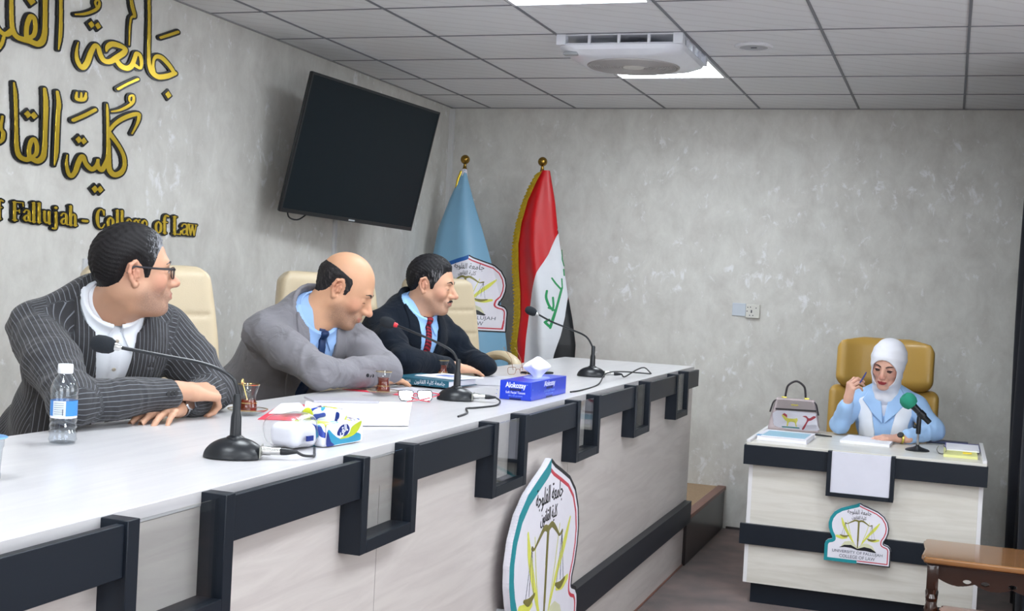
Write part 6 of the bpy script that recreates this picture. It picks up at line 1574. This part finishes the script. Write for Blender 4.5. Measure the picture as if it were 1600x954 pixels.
    if open_collar:
        bt = MB(); bt.M = T
        for zz in (-.03, -.10, -.18, -.26):
            ray_p = None
            X_ = np.linspace(.0, .25, 200); Pq = np.stack([X_, np.full(200, .004), np.full(200, zz)], 1); dv = sh.at(Pq) - .005
            ix = np.nonzero(dv > 0)[0]; xx = X_[ix[0]] if len(ix) else .1
            bt.lathe([(0, -.001), (.0055, -.001), (.0055, .0018), (.003, .0024), (0, .0018)], M=Matrix.Translation((xx, .004, zz)) @ Matrix.Rotation(PI / 2, 4, 'Y'), n=14, cap=False)
        bt.build('shirt_button', mat('pearl_button', srgb(196, 186, 172), rough=.3), body)
    # ---- tie
    if tie_m is not None:
        tp_ = tie_poly or [(-.012, .010), (.012, .010), (.014, -.03), (.033, -.30), (.004, -.37), (-.026, -.30), (-.012, -.03)]
        kz = .004; xs_ = np.linspace(.25, 0, 251); dd_ = np.minimum(sh.at(np.stack([xs_, 0 * xs_, 0 * xs_ + kz], 1)), Body.prim('c', (c0, c1, .0785 + jowl * .2, .0690 + jowl * .3), np.stack([xs_, 0 * xs_, 0 * xs_ + kz], 1))); kc = np.array((float(xs_[np.nonzero(dd_ < 0)[0][0]]) + .004, 0, kz))
        def tie(G):
            d = sh.eval(G) - .009 - .002 * np.clip(1 - np.abs(G[..., 1]) / .02, 0, 1)
            d = np.maximum(np.maximum(d, -(G[..., 0])), poly2(G[..., 1], G[..., 2], tp_))
            kn_ = Body.prim('e', (kc, np.array((.013, .018, .021)), None), G)
            return smin(d, np.maximum(kn_, poly2(G[..., 1], G[..., 2], [(-.019, kz + .016), (.019, kz + .016), (.011, kz - .022), (-.011, kz - .022)])), .004)
        world_mesh('tie', tie, (-.0, -.05, -.40), (.24, .05, .05), .0032, T, tie_m, body)
    # ---- jacket
    jk = trunk(.014); jarm = Body(); arms(jarm, .008, .93)
    lp_in = V
    lapel = [(.040, .080), (.080, .070), (.100, .035), (.112, -.035), (.126, -.070), (.092, -.092), (.118, -.104), (.098, -.17), (.014, vbot - .015), (.004, vbot), (vtop * .5, -.06), (vtop * .5, .03)]
    ends = [(np.array(J['rw']), np.array(J['re'])), (np.array(J['lw']), np.array(J['le']))]
    def jacket(G):
        X, Y, Z = G[..., 0], G[..., 1], G[..., 2]
        base = jk.eval(G)
        base = np.maximum(base, Z - .052 + .25 * np.clip(X, 0, 1))
        vcut = np.maximum(poly2(Y, Z, V), -(X - .0))
        shell = np.maximum(base, -vcut)
        # neck hole
        nh = Body.prim('c', (c0 - np.array((0, 0, .10)), c1 + (c1 - c0) * 1.5, .0905 + jowl * .25, .0850 + jowl * .3), G)
        shell = np.maximum(shell, -np.maximum(nh, -(Z + .03)))
        a = jarm.eval(G)
        fold = wob(G, .0042, 1.0, lapel_seed) * np.clip(1 - np.abs(a) / .05, 0, 1)
        for e in ('re', 'le'):
            de = np.linalg.norm(G - J[e], axis=-1)
            fold = fold + .0085 * (np.abs(np.sin(de * 62 + 1.6 * np.sin(Y * 30 + lapel_seed) + 1.2 * np.sin(Z * 37))) ** .7 - .6) * np.exp(-(de / .13) ** 2)
        for sh_ in (RS, LS):
            de = np.linalg.norm(G - sh_ - np.array((.03, 0, -.08)), axis=-1)
            fold = fold + .0065 * (np.abs(np.sin(de * 48 + 1.8 * np.sin(Z * 22 + lapel_seed))) ** .7 - .6) * np.exp(-((de - .07) / .09) ** 2)
        a = a + fold
        d = smin(shell + wob(G, .0034, .6, lapel_seed + 2), a, .030)
        d = np.where((vcut < 0) & (a > .004), np.maximum(d, -vcut), d)
        # collar round the back of the neck
        co = np.maximum(Body.prim('c', (c0 - np.array((.012, 0, .02)), c1 - np.array((.012, 0, .010)), .106 + jowl * .2, .0965 + jowl * .3), G), -nh)
        co = np.maximum(co, (G - c1) @ (np.array((.28, 0, 1)) / 1.038) + .010)
        co = np.maximum(co, X - .055)
        d = np.minimum(d, co)
        return d
    jo = world_mesh('jacket', jacket, (-.26, -.48, -.66), (.58, .48, .12), .0060, T, jacket_m, body)
    def lapel_f(G):
        X, Y, Z = G[..., 0], G[..., 1], G[..., 2]
        b0 = jk.eval(G)
        nh = Body.prim('c', (c0 - np.array((0, 0, .10)), c1 + (c1 - c0) * 1.5, .0905 + jowl * .25, .0850 + jowl * .3), G)
        t_ = .0065
        lay = np.maximum(np.maximum(b0 - t_, -(b0 + .004)), poly2(np.abs(Y), Z, lapel))
        lay = np.maximum(np.maximum(lay, -poly2(Y, Z, V)), -(X - .0))
        return np.maximum(lay, -nh)
    la_ = world_mesh('lapel', lapel_f, (-.01, -.15, vbot - .03), (.24, .15, .09), .0034, T, jacket_m, jo)
    if stripes: stripe_attr(la_, T, [], stripes)
    if stripes: stripe_attr(jo, T, [(RS, J['re'], .062), (J['re'], J['rw'], .048), (LS, J['le'], .062), (J['le'], J['lw'], .048)], stripes)
    # cuff buttons
    cb = MB()
    w, e = Vector(joints['rw']), Vector(joints['re']); ax_ = (e - w).normalized(); side_ = Vector((.55, -.80, .1)); side_ -= ax_ * side_.dot(ax_); side_.normalize()
    for k_ in range(3):
        p_ = w + ax_ * (.035 + .016 * k_) + side_ * (.047 + .003 * k_)
        cb.lathe([(0, 0), (.0065, 0), (.0065, .002), (0, .0024)], M=Matrix.Translation(p_) @ side_.to_track_quat('Z', 'Y').to_matrix().to_4x4(), n=14, cap=False)
    cb.build('cuff_button', M_BLKPL, jo)
    # ---- trousers and shoes
    pel = T @ Vector((0, 0, -.56))
    fx, fy = math.cos(yaw), math.sin(yaw); lx, ly = -fy, fx
    tr_ = Body(); sho = Body()
    tr_.ell(tuple(pel), (.16, .17, .13), .04)
    for s in (-1, 1):
        hip = np.array((pel.x + lx * .09 * s, pel.y + ly * .09 * s, pel.z - .05)); kne = hip + np.array((fx * .40 + lx * .05 * s, fy * .40 + ly * .05 * s, -.09)); 
        kne[2] = max(kne[2], .74)
        ank = np.array((kne[0] + fx * .02, kne[1] + fy * .02, .262 + .10))
        tr_.cap(hip, kne, .085, .062, .05); tr_.cap(kne, ank, .062, .045, .04)
        sho.cap(ank + np.array((0, 0, -.04)), ank + np.array((0, 0, -.05)), .042, .042, .02); 
        f0 = np.array((ank[0] - fx * .03, ank[1] - fy * .03, .262 + .038)); f1 = f0 + np.array((fx * .19, fy * .19, -.006)); sho.cap(f0, f1, .038, .030, .02)
    lo_ = np.array([pel.x - .3, pel.y - .55, .25]); hi_ = np.array([pel.x + .75, pel.y + .45, pel.z + .15])
    world_mesh('trousers', lambda G: tr_.eval(G), lo_, hi_, .016, Matrix.Identity(4), trousers_m, body)
    world_mesh('shoe', lambda G: np.maximum(sho.eval(G), .2632 - G[..., 2]), lo_, np.array([hi_[0], hi_[1], .45]), .012, Matrix.Identity(4), M_SHOE, body)
    return body, HM, T, HB_

def hair_mat(name, col, grey, pos=(.55, .7), scale=60, stretch=(3, 3, .5), greyloc=None):
    m = mat(name, srgb(*col), rough=.6, var=.2, vscale=30, bump=.8, bscale=260, stretch=(1, 3, 1), spec=.25)
    N, L, b = nodes(m)
    tc = N.new('ShaderNodeTexCoord'); n = N.new('ShaderNodeTexNoise'); n.inputs['Scale'].default_value = scale; n.inputs['Detail'].default_value = 4; n.inputs['Distortion'].default_value = .8
    mp = N.new('ShaderNodeMapping'); mp.inputs['Scale'].default_value = stretch; L.new(tc.outputs['Object'], mp.inputs[0]); L.new(mp.outputs[0], n.inputs['Vector'])
    src = n.outputs[0]
    if greyloc:
        c_, r_, amt = greyloc
        vd = N.new('ShaderNodeVectorMath'); vd.operation = 'DISTANCE'; vd.inputs[1].default_value = c_; L.new(tc.outputs['Object'], vd.inputs[0])
        mr = N.new('ShaderNodeMapRange'); mr.inputs[1].default_value = 0; mr.inputs[2].default_value = r_; mr.inputs[3].default_value = amt; mr.inputs[4].default_value = 0; L.new(vd.outputs['Value'], mr.inputs[0])
        ad = N.new('ShaderNodeMath'); ad.operation = 'ADD'; L.new(n.outputs[0], ad.inputs[0]); L.new(mr.outputs[0], ad.inputs[1]); src = ad.outputs[0]
    r = N.new('ShaderNodeValToRGB'); r.color_ramp.elements[0].position = pos[0]; r.color_ramp.elements[1].position = pos[1]
    r.color_ramp.elements[0].color = (*srgb(*col), 1); r.color_ramp.elements[1].color = (*srgb(*grey), 1); L.new(src, r.inputs[0]); L.new(r.outputs[0], b.inputs['Base Color'])
    return m
def rad(d): return math.radians(d)

# man one: pinstriped grey jacket, white open collar
FULL = [(.12, .080), (.085, .078), (.062, .070), (.048, .050), (.040, .030), (.030, .010), (.024, -.014), (.012, -.014), (.004, .014), (-.012, .034), (-.034, .022), (-.042, -.014), (-.052, -.030), (-.075, -.044), (-.16, -.052), (-.16, .2), (.15, .2)]
H1 = (1.208, -5.008, 1.468)
hair1 = hair_mat('dark_greying_hair', (24, 22, 24), (150, 152, 158), (.72, .98), 110, stretch=(2, 2, 1), greyloc=((H1[0] + .070, H1[1] + .03, H1[2] + .07), .095, .50))
jk1 = cloth_mat('pinstripe_wool', (54, 54, 57), (150, 154, 164), rough=.85)
man1, HM1, T1, _ = suit_man('man in a grey pinstriped jacket and glasses leaning on the counter, nearest the camera', (1.122, -4.990, 1.368), rad(-34), rad(40),
    dict(re=(1.285, -5.325, 1.148), rw=(1.352, -5.010, 1.152), le=(1.300, -4.735, 1.136), lw=(1.342, -4.925, 1.120)),
    dict(pos=H1, yaw=rad(50), pitch=rad(0), roll=rad(0)), skin_mat('tan_skin', (192, 148, 122), (158, 104, 92)), hair1, FULL, jk1,
    mat('white_shirt_cloth', srgb(226, 230, 238), rough=.8, bump=.2, bscale=600), cloth_mat('dark_trousers', (54, 56, 62)), jowl=.012, girth=1.06, open_collar=True, stripes=.0115, lapel_seed=1.0, vtop=.060, vbot=-.34, head_scale=.99,
    hands=[dict(w=(1.372, -4.968, 1.156), d=(.16, .96, -.10), n=(.42, -.05, .90), side=-1, curls=[(.25, .45, .3), (.75, .9, .5), (.85, .95, .6), (.9, .95, .6)], spread=.20, thumb=[(.45, .75, -.45), (.75, .4, -.6), (.8, .1, -.7)]),
           dict(w=(1.338, -4.970, 1.108), d=(.16, -.97, -.04), n=(.05, .05, 1), side=1, curl=(.16, .25, .15), spread=.20)])
# its eyeglasses
gl = thing('eyeglasses', 'dark framed eyeglasses worn by the man in the pinstriped jacket', 'eyeglasses', tuple(HM1 @ Vector((.10, 0, 0))))
def worn_glasses(HM, root):
    for s in (-1, 1):
        pts = [(.5, .3), (.3, .5), (-.3, .5), (-.5, .3), (-.48, -.25), (-.3, -.5), (.25, -.5), (.46, -.2)]
        m_ = MB(); m_.M = HM; m_.tube([(.0985 - .010 * abs(a) * (1 if a * s > 0 else 0), s * .031 + a * .046, .002 + b_ * .030) for a, b_ in pts], .0016, n=8, closed=True); m_.build('rim', M_BLKFR, root)
        m_ = MB(); V_ = [m_.bm.verts.new(HM @ Vector((.0975, s * .031 + a * .044, .002 + b_ * .028))) for a, b_ in pts]; m_.bm.faces.new(V_); m_.build('lens', thin_glass('worn_lens', (.55, .60, .66), 2.5, .02), root)
        m_ = MB(); m_.M = HM; m_.tube([(.096, s * .053, .010), (.090, s * .066, .012), (.05, s * .081, .012), (.0, s * .0865, .014), (-.022, s * .089, .014), (-.038, s * .087, -.004)], [.0022, .0028, .0022, .002, .002, .0018], n=8, flat=(.7, 1.3)); m_.build('temple', M_BLKFR, root)
    m_ = MB(); m_.M = HM; m_.tube([(.0985, -.010, .008), (.104, 0, .010), (.0985, .010, .008)], .0015, n=8); m_.build('bridge', M_BLKFR, root)
worn_glasses(HM1, gl)
wt = thing('wrist_watch', 'metal wrist watch on the left wrist of the man in pinstripes', 'watch', (1.35, -5.0, 1.11))
WM = Matrix.Translation((1.339, -4.955, 1.112)) @ Vector((.16, -.97, -.04)).to_track_quat('Z', 'Y').to_matrix().to_4x4()
MB().lathe([(.0285, -.007), (.0300, -.004), (.0300, .004), (.0285, .007)], M=WM, n=36, cap=False).build('bracelet', M_CHROME, wt)
m_ = MB(); m_.lathe([(0, 0), (.016, 0), (.017, .003), (.015, .007), (0, .007)], M=Matrix.Translation((1.366, -4.957, 1.120)) @ Matrix.Rotation(1.2, 4, 'Y'), n=28, cap=False); m_.build('case', M_CHROME, wt)

# man two: bald, light grey suit, blue tie
RING = [(-.16, .050), (-.06, .056), (-.02, .052), (.010, .047), (.021, .036), (.024, .010), (.020, -.010), (.010, -.016), (.004, .014), (-.012, .034), (-.034, .022), (-.040, -.014), (-.050, -.034), (-.070, -.052), (-.16, -.060)]
H2 = (1.190, -3.745, 1.432)
hair2 = hair_mat('black_short_hair', (34, 32, 34), (74, 70, 70), (.55, .75), 50)
tie2 = mat('dark_blue_tie', srgb(30, 52, 92), rough=.45, var=.3, vscale=180)
man2, HM2, T2, _ = suit_man('bald man in a light grey suit and dark blue tie, head bowed', (1.105, -3.800, 1.322), rad(-26), rad(47),
    dict(re=(1.255, -4.040, 1.150), rw=(1.330, -3.795, 1.128), le=(1.350, -3.700, 1.145), lw=(1.310, -3.880, 1.160)),
    dict(pos=H2, yaw=rad(20), pitch=rad(30), roll=rad(0)), skin_mat('warm_skin', (202, 154, 122), (168, 110, 94)), hair2, RING, cloth_mat('light_grey_wool', (124, 122, 128), rough=.85),
    mat('pale_blue_shirt', srgb(150, 184, 232), rough=.8, bump=.2, bscale=600), cloth_mat('grey_trousers', (120, 120, 128)), tie_m=tie2, jowl=.022, girth=1.06, hair_t=.006, lapel_seed=2.3, eye_open=False, head_scale=1.07, vtop=.064, vbot=-.34,
    hands=[dict(w=(1.342, -3.770, 1.112), d=(.30, .95, -.03), n=(.05, .0, 1), side=-1, curl=(.12, .2, .15), spread=.10)])
# man three: navy suit, red striped tie, moustache
H3 = (1.205, -2.985, 1.458)
def striped(name, c1, c2, sc_):
    m = mat(name, srgb(*c1), rough=.4)
    N, L, b = nodes(m); tc = N.new('ShaderNodeTexCoord'); mp = N.new('ShaderNodeMapping'); mp.inputs['Rotation'].default_value = (.5, .3, .2); L.new(tc.outputs['Object'], mp.inputs[0])
    w = N.new('ShaderNodeTexWave'); w.inputs['Scale'].default_value = sc_; w.bands_direction = 'Z'; L.new(mp.outputs[0], w.inputs['Vector'])
    r = N.new('ShaderNodeValToRGB'); r.color_ramp.interpolation = 'CONSTANT'; r.color_ramp.elements[1].position = .55; r.color_ramp.elements[0].color = (*srgb(*c1), 1); r.color_ramp.elements[1].color = (*srgb(*c2), 1); L.new(w.outputs[0], r.inputs[0]); L.new(r.outputs[0], b.inputs['Base Color']); return m
hair3 = hair_mat('black_grey_hair', (26, 25, 28), (120, 118, 120), (.62, .82), 50, greyloc=((H3[0] + .05, H3[1] - .07, H3[2] + .03), .06, .22))
man3, HM3, T3, _ = suit_man('man in a dark navy suit and red striped tie with a moustache', (1.155, -3.005, 1.345), rad(-20), rad(30),
    dict(re=(1.240, -3.310, 1.152), rw=(1.335, -3.075, 1.125), le=(1.30, -2.80, 1.150), lw=(1.45, -2.90, 1.125)),
    dict(pos=H3, yaw=rad(10), pitch=rad(10), roll=rad(0)), skin_mat('light_tan_skin', (202, 156, 128), (162, 108, 94)), hair3, FULL, cloth_mat('navy_wool', (11, 20, 32), rough=.9, sheen=.04),
    mat('light_blue_shirt', srgb(146, 188, 236), rough=.8, bump=.2, bscale=600), cloth_mat('navy_trousers', (22, 32, 46)), tie_m=striped('red_striped_tie', (150, 26, 44), (60, 20, 34), 26), jowl=.010, girth=1.0, lapel_seed=3.1, moustache=hair3, eye_open=False, head_scale=.98, vtop=.064, vbot=-.34,
    hands=[dict(w=(1.352, -3.035, 1.122), d=(.42, .90, -.14), n=(.15, -.1, 1), side=-1, curl=(.16, .22, .14), spread=.14)])

# ------------------------------------------------------------------ the woman at the small desk
WH = (2.990, -1.135, 1.163)
WHM = frame(WH, rad(-103), rad(22), rad(-7)) @ Matrix.Scale(1.0, 4)
WT = frame((2.985, -1.045, 1.025), rad(-92), rad(10))
WTi = WT.inverted(); WHi = WHM.inverted()
wl = lambda p: np.array(tuple(WTi @ Vector(p)))
skw, lipw = skin_mat('fair_skin', (216, 168, 148), (150, 52, 58))
wj = dict(re=(2.768, -1.16, .838), rw=(2.806, -1.262, .955), le=(3.235, -1.15, .845), lw=(3.100, -1.305, .812))
WJ = {k_: wl(v) for k_, v in wj.items()}
WRS, WLS = np.array((-.005, -.150, -.072)), np.array((-.005, .150, -.072))
def wtrunk(off):
    B = Body()
    B.ell((.005, 0, -.17), (.088 + off, .138 + off, .16 + off), .04); B.ell((.005, 0, -.36), (.095 + off, .135 + off, .14 + off), .05); B.ell((-.005, 0, -.46), (.11 + off, .16 + off, .10 + off), .05)
    for s in (-1, 1):
        B.cap((-.022, s * .04, -.012), (-.008, s * .125, -.066), .040 + off, .046 + off, .05)
        B.ell((.052, s * .062, -.175), (.058 + off, .058 + off, .062 + off), .04)
    return B
def warms(B, off, end=1.0):
    for sh_, e, w in ((WRS, WJ['re'], WJ['rw']), (WLS, WJ['le'], WJ['lw'])):
        we = e + (w - e) * end
        B.cap(sh_, e, .047 + off, .040 + off, .04); B.cap(e, we, .040 + off, .029 + off, .02)
    return B
WB = head_body(0, True, .97)
nbw = WHi @ (WT @ Vector((0, 0, -.02)))
WB.cap((-.02, 0, -.05), tuple(nbw), .046, .050, .03)
woman = world_mesh('person', lambda G: WB.eval(G), (-.12, -.11, min(-.2, nbw.z - .03)), (.13, .11, .14), .0026, WHM, [skw, lipw], None, skin_index)
cw = wtrunk(-.01); warms(cw, -.010, .98)
wp = [world_mesh('core', lambda G: cw.eval(G), (-.25, -.42, -.60), (.45, .42, .05), .012, WT, [skw, lipw], None)]
for h_ in (dict(w=(2.810, -1.268, .975), d=(.20, -.22, .95), n=(-.70, -.60, .25), side=-1, curls=[(.75, .75, .4), (.85, .8, .4), (.95, .85, .4), (1.05, .9, .5)], scale=.90, spread=.12, thumb=[(.70, .55, -.35), (.75, .10, -.7), (.6, -.1, -.9)]),
           dict(w=(3.075, -1.318, .806), d=(-.93, -.34, -.04), n=(.0, -.15, 1), side=1, curl=(.22, .35, .25), scale=.88, spread=.12)):
    HB3 = Body(); hand_ops(HB3, h_['w'], h_['d'], h_['n'], h_['side'], h_.get('curl'), h_['scale'], h_['spread'], h_.get('thumb'), curls=h_.get('curls'))
    w_ = np.array(h_['w']); wp.append(world_mesh('hand', lambda G: HB3.eval(G), w_ - .17, w_ + .19, .0024, Matrix.Identity(4), [skw, lipw], None))
join_into(woman, wp)
pigment(woman, WHM, 0.0, .45)
tag(woman, 'woman in white headscarf, light blue blouse and white waistcoat, one hand raised', 'person')
M_BROW = mat('dark_brow', srgb(52, 32, 30), rough=.6); M_LASH = mat('eye_makeup', srgb(58, 36, 40), rough=.5)
for s_ in (-1, 1):
    q = MB(); q.M = WHM; q.tube([(front_x(WB, a_, b_) + .0004, a_, b_) for a_, b_ in ((s_ * .012, .0215), (s_ * .024, .0275), (s_ * .036, .0285), (s_ * .046, .0215))], [.0024, .0030, .0026, .0012], n=8, flat=(1, 1.2)); q.build('eyebrow', M_BROW, woman)
    q = MB(); q.M = WHM; q.tube([(front_x(WB, a_, b_) + .0002, a_, b_) for a_, b_ in ((s_ * .019, .002), (s_ * .026, .0045), (s_ * .036, .0045), (s_ * .044, .003))], [.0022, .0042, .0044, .0018], n=8, flat=(1, 1.1)); q.build('eye_shadow', M_LASH, woman)
    q = MB(); q.M = WHM; q.tube([(front_x(WB, a_, b_) + .0006, a_, b_) for a_, b_ in ((s_ * .018, -.0015), (s_ * .026, -.0035), (s_ * .036, -.0035), (s_ * .046, .001))], [.0010, .0022, .0024, .0012], n=8); q.build('eyelashes', M_IRIS, woman)
M_SCARF = mat('white_scarf', srgb(228, 228, 236), rough=.8, var=.02, bump=.15, bscale=300)
def scarf(G):
    X, Y, Z = G[..., 0], G[..., 1], G[..., 2]
    o = Body.prim('e', (np.array((-.014, 0, .030)), np.array((.110, .090, .104)), None), G)
    j_ = Body.prim('e', (np.array((.016, 0, -.045)), np.array((.082, .074, .082)), None), G)
    nk = Body.prim('c', (np.array((-.010, 0, -.08)), np.array(tuple(nbw)) + np.array((.01, 0, -.01)), .066, .078), G)
    d = smin(smin(o, j_, .03), nk, .035)
    d = d + .0022 * np.sin(Z * 95 + 40 * np.abs(Y) + 30 * X) * np.clip(-(Z + .06) * 14, 0, 1) + .0012 * np.sin(Z * 130 - X * 60)
    k0 = np.sqrt((Y / .0615) ** 2 + ((Z + .019) / .080) ** 2); op = (k0 - 1) * .06
    op = np.maximum(op, -(X - .030))
    d = np.maximum(d, -op)
    inner = Body.prim('e', (np.array((-.014, 0, .034)), np.array((.098, .078, .092)), None), G)
    return d
nz0 = min(-.22, nbw.z - .06)
sc_o = world_mesh('headscarf', scarf, (-.15, -.12, nz0), (.13, .12, .15), .0032, WHM, M_SCARF, woman)
q = MB(); 
M_BLOUSE = mat('light_blue_blouse', srgb(158, 192, 232), rough=.75, bump=.3, bscale=500, sheen=.15)
M_WAIST = mat('white_waistcoat', srgb(226, 228, 234), rough=.8, bump=.2, bscale=400)
bo_ = wtrunk(.010); ba = Body(); warms(ba, .010, .90)
for b0_, e0 in ((WRS, WJ['re']), (WLS, WJ['le'])): pass
def blouse(G):
    X, Y, Z = G[..., 0], G[..., 1], G[..., 2]
    a = ba.eval(G)
    fo = wob(G, .0028, 1.2, .7)
    for e in ('re', 'le'):
        de = np.linalg.norm(G - WJ[e], axis=-1); fo = fo + .005 * (np.abs(np.sin(de * 75 + 1.5 * np.sin(Y * 40))) - .6) * np.exp(-(de / .10) ** 2)
    d = smin(bo_.eval(G) + wob(G, .002, .8, 1.5), a + fo, .018)
    v = np.maximum(poly2(Y, Z, [(-.055, .08), (.055, .08), (.045, .01), (0, -.125), (-.045, .01)]), -X)
    return np.maximum(np.maximum(d, Z - .05), -v)
bl_o = world_mesh('blouse', blouse, (-.22, -.40, -.56), (.42, .40, .08), .0048, WT, M_BLOUSE, woman)
wb_ = wtrunk(.004)
def bib(G):
    X, Y, Z = G[..., 0], G[..., 1], G[..., 2]
    return np.maximum(np.maximum(wb_.eval(G), -(X - .0)), poly2(Y, Z, [(-.06, .05), (.06, .05), (.05, .0), (0, -.15), (-.05, .0)]))
world_mesh('scarf_front', bib, (-.01, -.07, -.17), (.2, .07, .06), .004, WT, M_SCARF, sc_o)
def waist(G):
    X, Y, Z = G[..., 0], G[..., 1], G[..., 2]
    b0 = bo_.eval(G) + wob(G, .0015, .8, 1.5)
    d = np.maximum(b0 - .009, -(b0 + .003))
    fr_ = poly2(np.abs(Y), Z, [(.048, -.02), (.075, -.015), (.128, -.045), (.142, -.09), (.122, -.16), (.120, -.55), (.036, -.55), (.040, -.20), (.062, -.08)])
    return np.maximum(np.maximum(d, fr_), -(X + .02))
world_mesh('waistcoat', waist, (-.03, -.17, -.50), (.2, .17, .02), .0042, WT, M_WAIST, woman)
def wlapel(G):
    X, Y, Z = G[..., 0], G[..., 1], G[..., 2]
    b0 = bo_.eval(G); d = np.maximum(b0 - .0135, -(b0 - .001))
    lp = poly2(np.abs(Y), Z, [(.030, .035), (.060, .040), (.085, .005), (.112, -.045), (.060, -.100), (.004, -.150), (.004, -.120)])
    return np.maximum(np.maximum(d, lp), -(X + .0))
world_mesh('lapel', wlapel, (-.01, -.13, -.17), (.2, .13, .06), .0036, WT, M_BLOUSE, bl_o)
q = MB(); q.M = WT
for zz in (-.165, -.215, -.265):
    X_ = np.linspace(.2, .0, 201); dv = bo_.at(np.stack([X_, 0 * X_, 0 * X_ + zz], 1)); xx = float(X_[np.nonzero(dv < 0)[0][0]])
    q.lathe([(0, -.002), (.005, -.001), (.005, .0012), (0, .002)], M=Matrix.Translation((xx, 0, zz)) @ Matrix.Rotation(PI / 2, 4, 'Y'), n=12, cap=False)
q.build('blouse_button', M_BLOUSE, bl_o)
# skirt and shoes, hidden behind the desk
pw_ = WT @ Vector((0, 0, -.45)); sk_ = Body(); so2 = Body(); sk_.ell(tuple(pw_), (.16, .13, .11), .05)
for s_ in (-1, 1):
    hp = np.array((pw_.x + .08 * s_, pw_.y, pw_.z - .03)); kn_ = hp + np.array((.01 * s_, -.36, -.02)); an = np.array((kn_[0], kn_[1] - .02, .10))
    sk_.cap(hp, kn_, .08, .062, .06); sk_.cap(kn_, an, .062, .055, .05); so2.cap((an[0], an[1] + .02, .035), (an[0], an[1] - .14, .028), .034, .026, .01)
world_mesh('skirt', lambda G: sk_.eval(G), (pw_.x - .3, pw_.y - .52, .04), (pw_.x + .3, pw_.y + .22, pw_.z + .14), .016, Matrix.Identity(4), mat('blue_skirt', srgb(120, 150, 190), rough=.8), woman)
world_mesh('shoe', lambda G: np.maximum(so2.eval(G), .0015 - G[..., 2]), (pw_.x - .3, pw_.y - .70, 0), (pw_.x + .3, pw_.y + .1, .12), .010, Matrix.Identity(4), M_SHOE, woman)
ww = thing('wrist_watch', 'gold and black wrist watch on the woman\'s left wrist', 'watch', (3.09, -1.31, .81))
wd = Vector((-.93, -.34, -.04)).normalized()
WWM = Matrix.Translation((3.083, -1.315, .8085)) @ wd.to_track_quat('Z', 'Y').to_matrix().to_4x4()
MB().lathe([(.0275, -.006), (.0292, -.004), (.0292, .004), (.0275, .006)], M=WWM, n=36, cap=False).build('bracelet', M_BGOLD, ww)
q = MB(); q.lathe([(0, 0), (.015, 0), (.016, .003), (.014, .006), (0, .006)], M=Matrix.Translation((3.078, -1.339, .825)) @ Vector((-.2, -.75, .6)).to_track_quat('Z', 'Y').to_matrix().to_4x4(), n=28, cap=False); q.build('case', M_BLKPL, ww)
tag(MB().tube([(2.868, -1.335, 1.070), (2.884, -1.325, 1.10), (2.895, -1.315, 1.125)], [.0035, .0042, .003], n=10).build('pen', mat('blue_pen', srgb(40, 50, 120), rough=.3)), 'dark pen held in the woman\'s raised hand', 'pen')

# ------------------------------------------------------------------ pieces that stand apart become parts of their own
def split_loose(o):
    bm = bmesh.new(); bm.from_mesh(o.data); bm.verts.ensure_lookup_table()
    seen = {}; k = 0
    for v in bm.verts:
        if v.index in seen: continue
        stack = [v]; seen[v.index] = k
        while stack:
            a = stack.pop()
            for e in a.link_edges:
                b = e.other_vert(a)
                if b.index not in seen: seen[b.index] = k; stack.append(b)
        k += 1
    if k < 2 or k > 60: bm.free(); return
    for i in range(k):
        b2 = bm.copy(); b2.verts.ensure_lookup_table()
        bmesh.ops.delete(b2, geom=[v for v in b2.verts if seen[v.index] != i], context='VERTS')
        me = bpy.data.meshes.new(o.name.split('.')[0])
        for m_ in o.data.materials: me.materials.append(m_)
        b2.to_mesh(me); b2.free()
        if i == 0: first = me
        else:
            q = o.copy(); q.data = me; C.objects.link(q)
            q.name = o.name.split('.')[0]
    bm.free(); o.data = first
SPLIT = {'side_panel', 'side_lip', 'panel_seam', 'chain', 'scale_pan', 'pin_hole', 'cuff_button', 'shirt_button', 'blouse_button', 'shoe', 'standoff', 'feather', 'side_post', 'bracket', 'blade', 'dark_badge', 'book_page', 'waistcoat', 'collar', 'lapel'}
for o in list(bpy.data.objects):
    if o.type == 'MESH' and o.parent is not None and o.name.split('.')[0] in SPLIT - {'collar', 'lapel', 'waistcoat'}: split_loose(o)
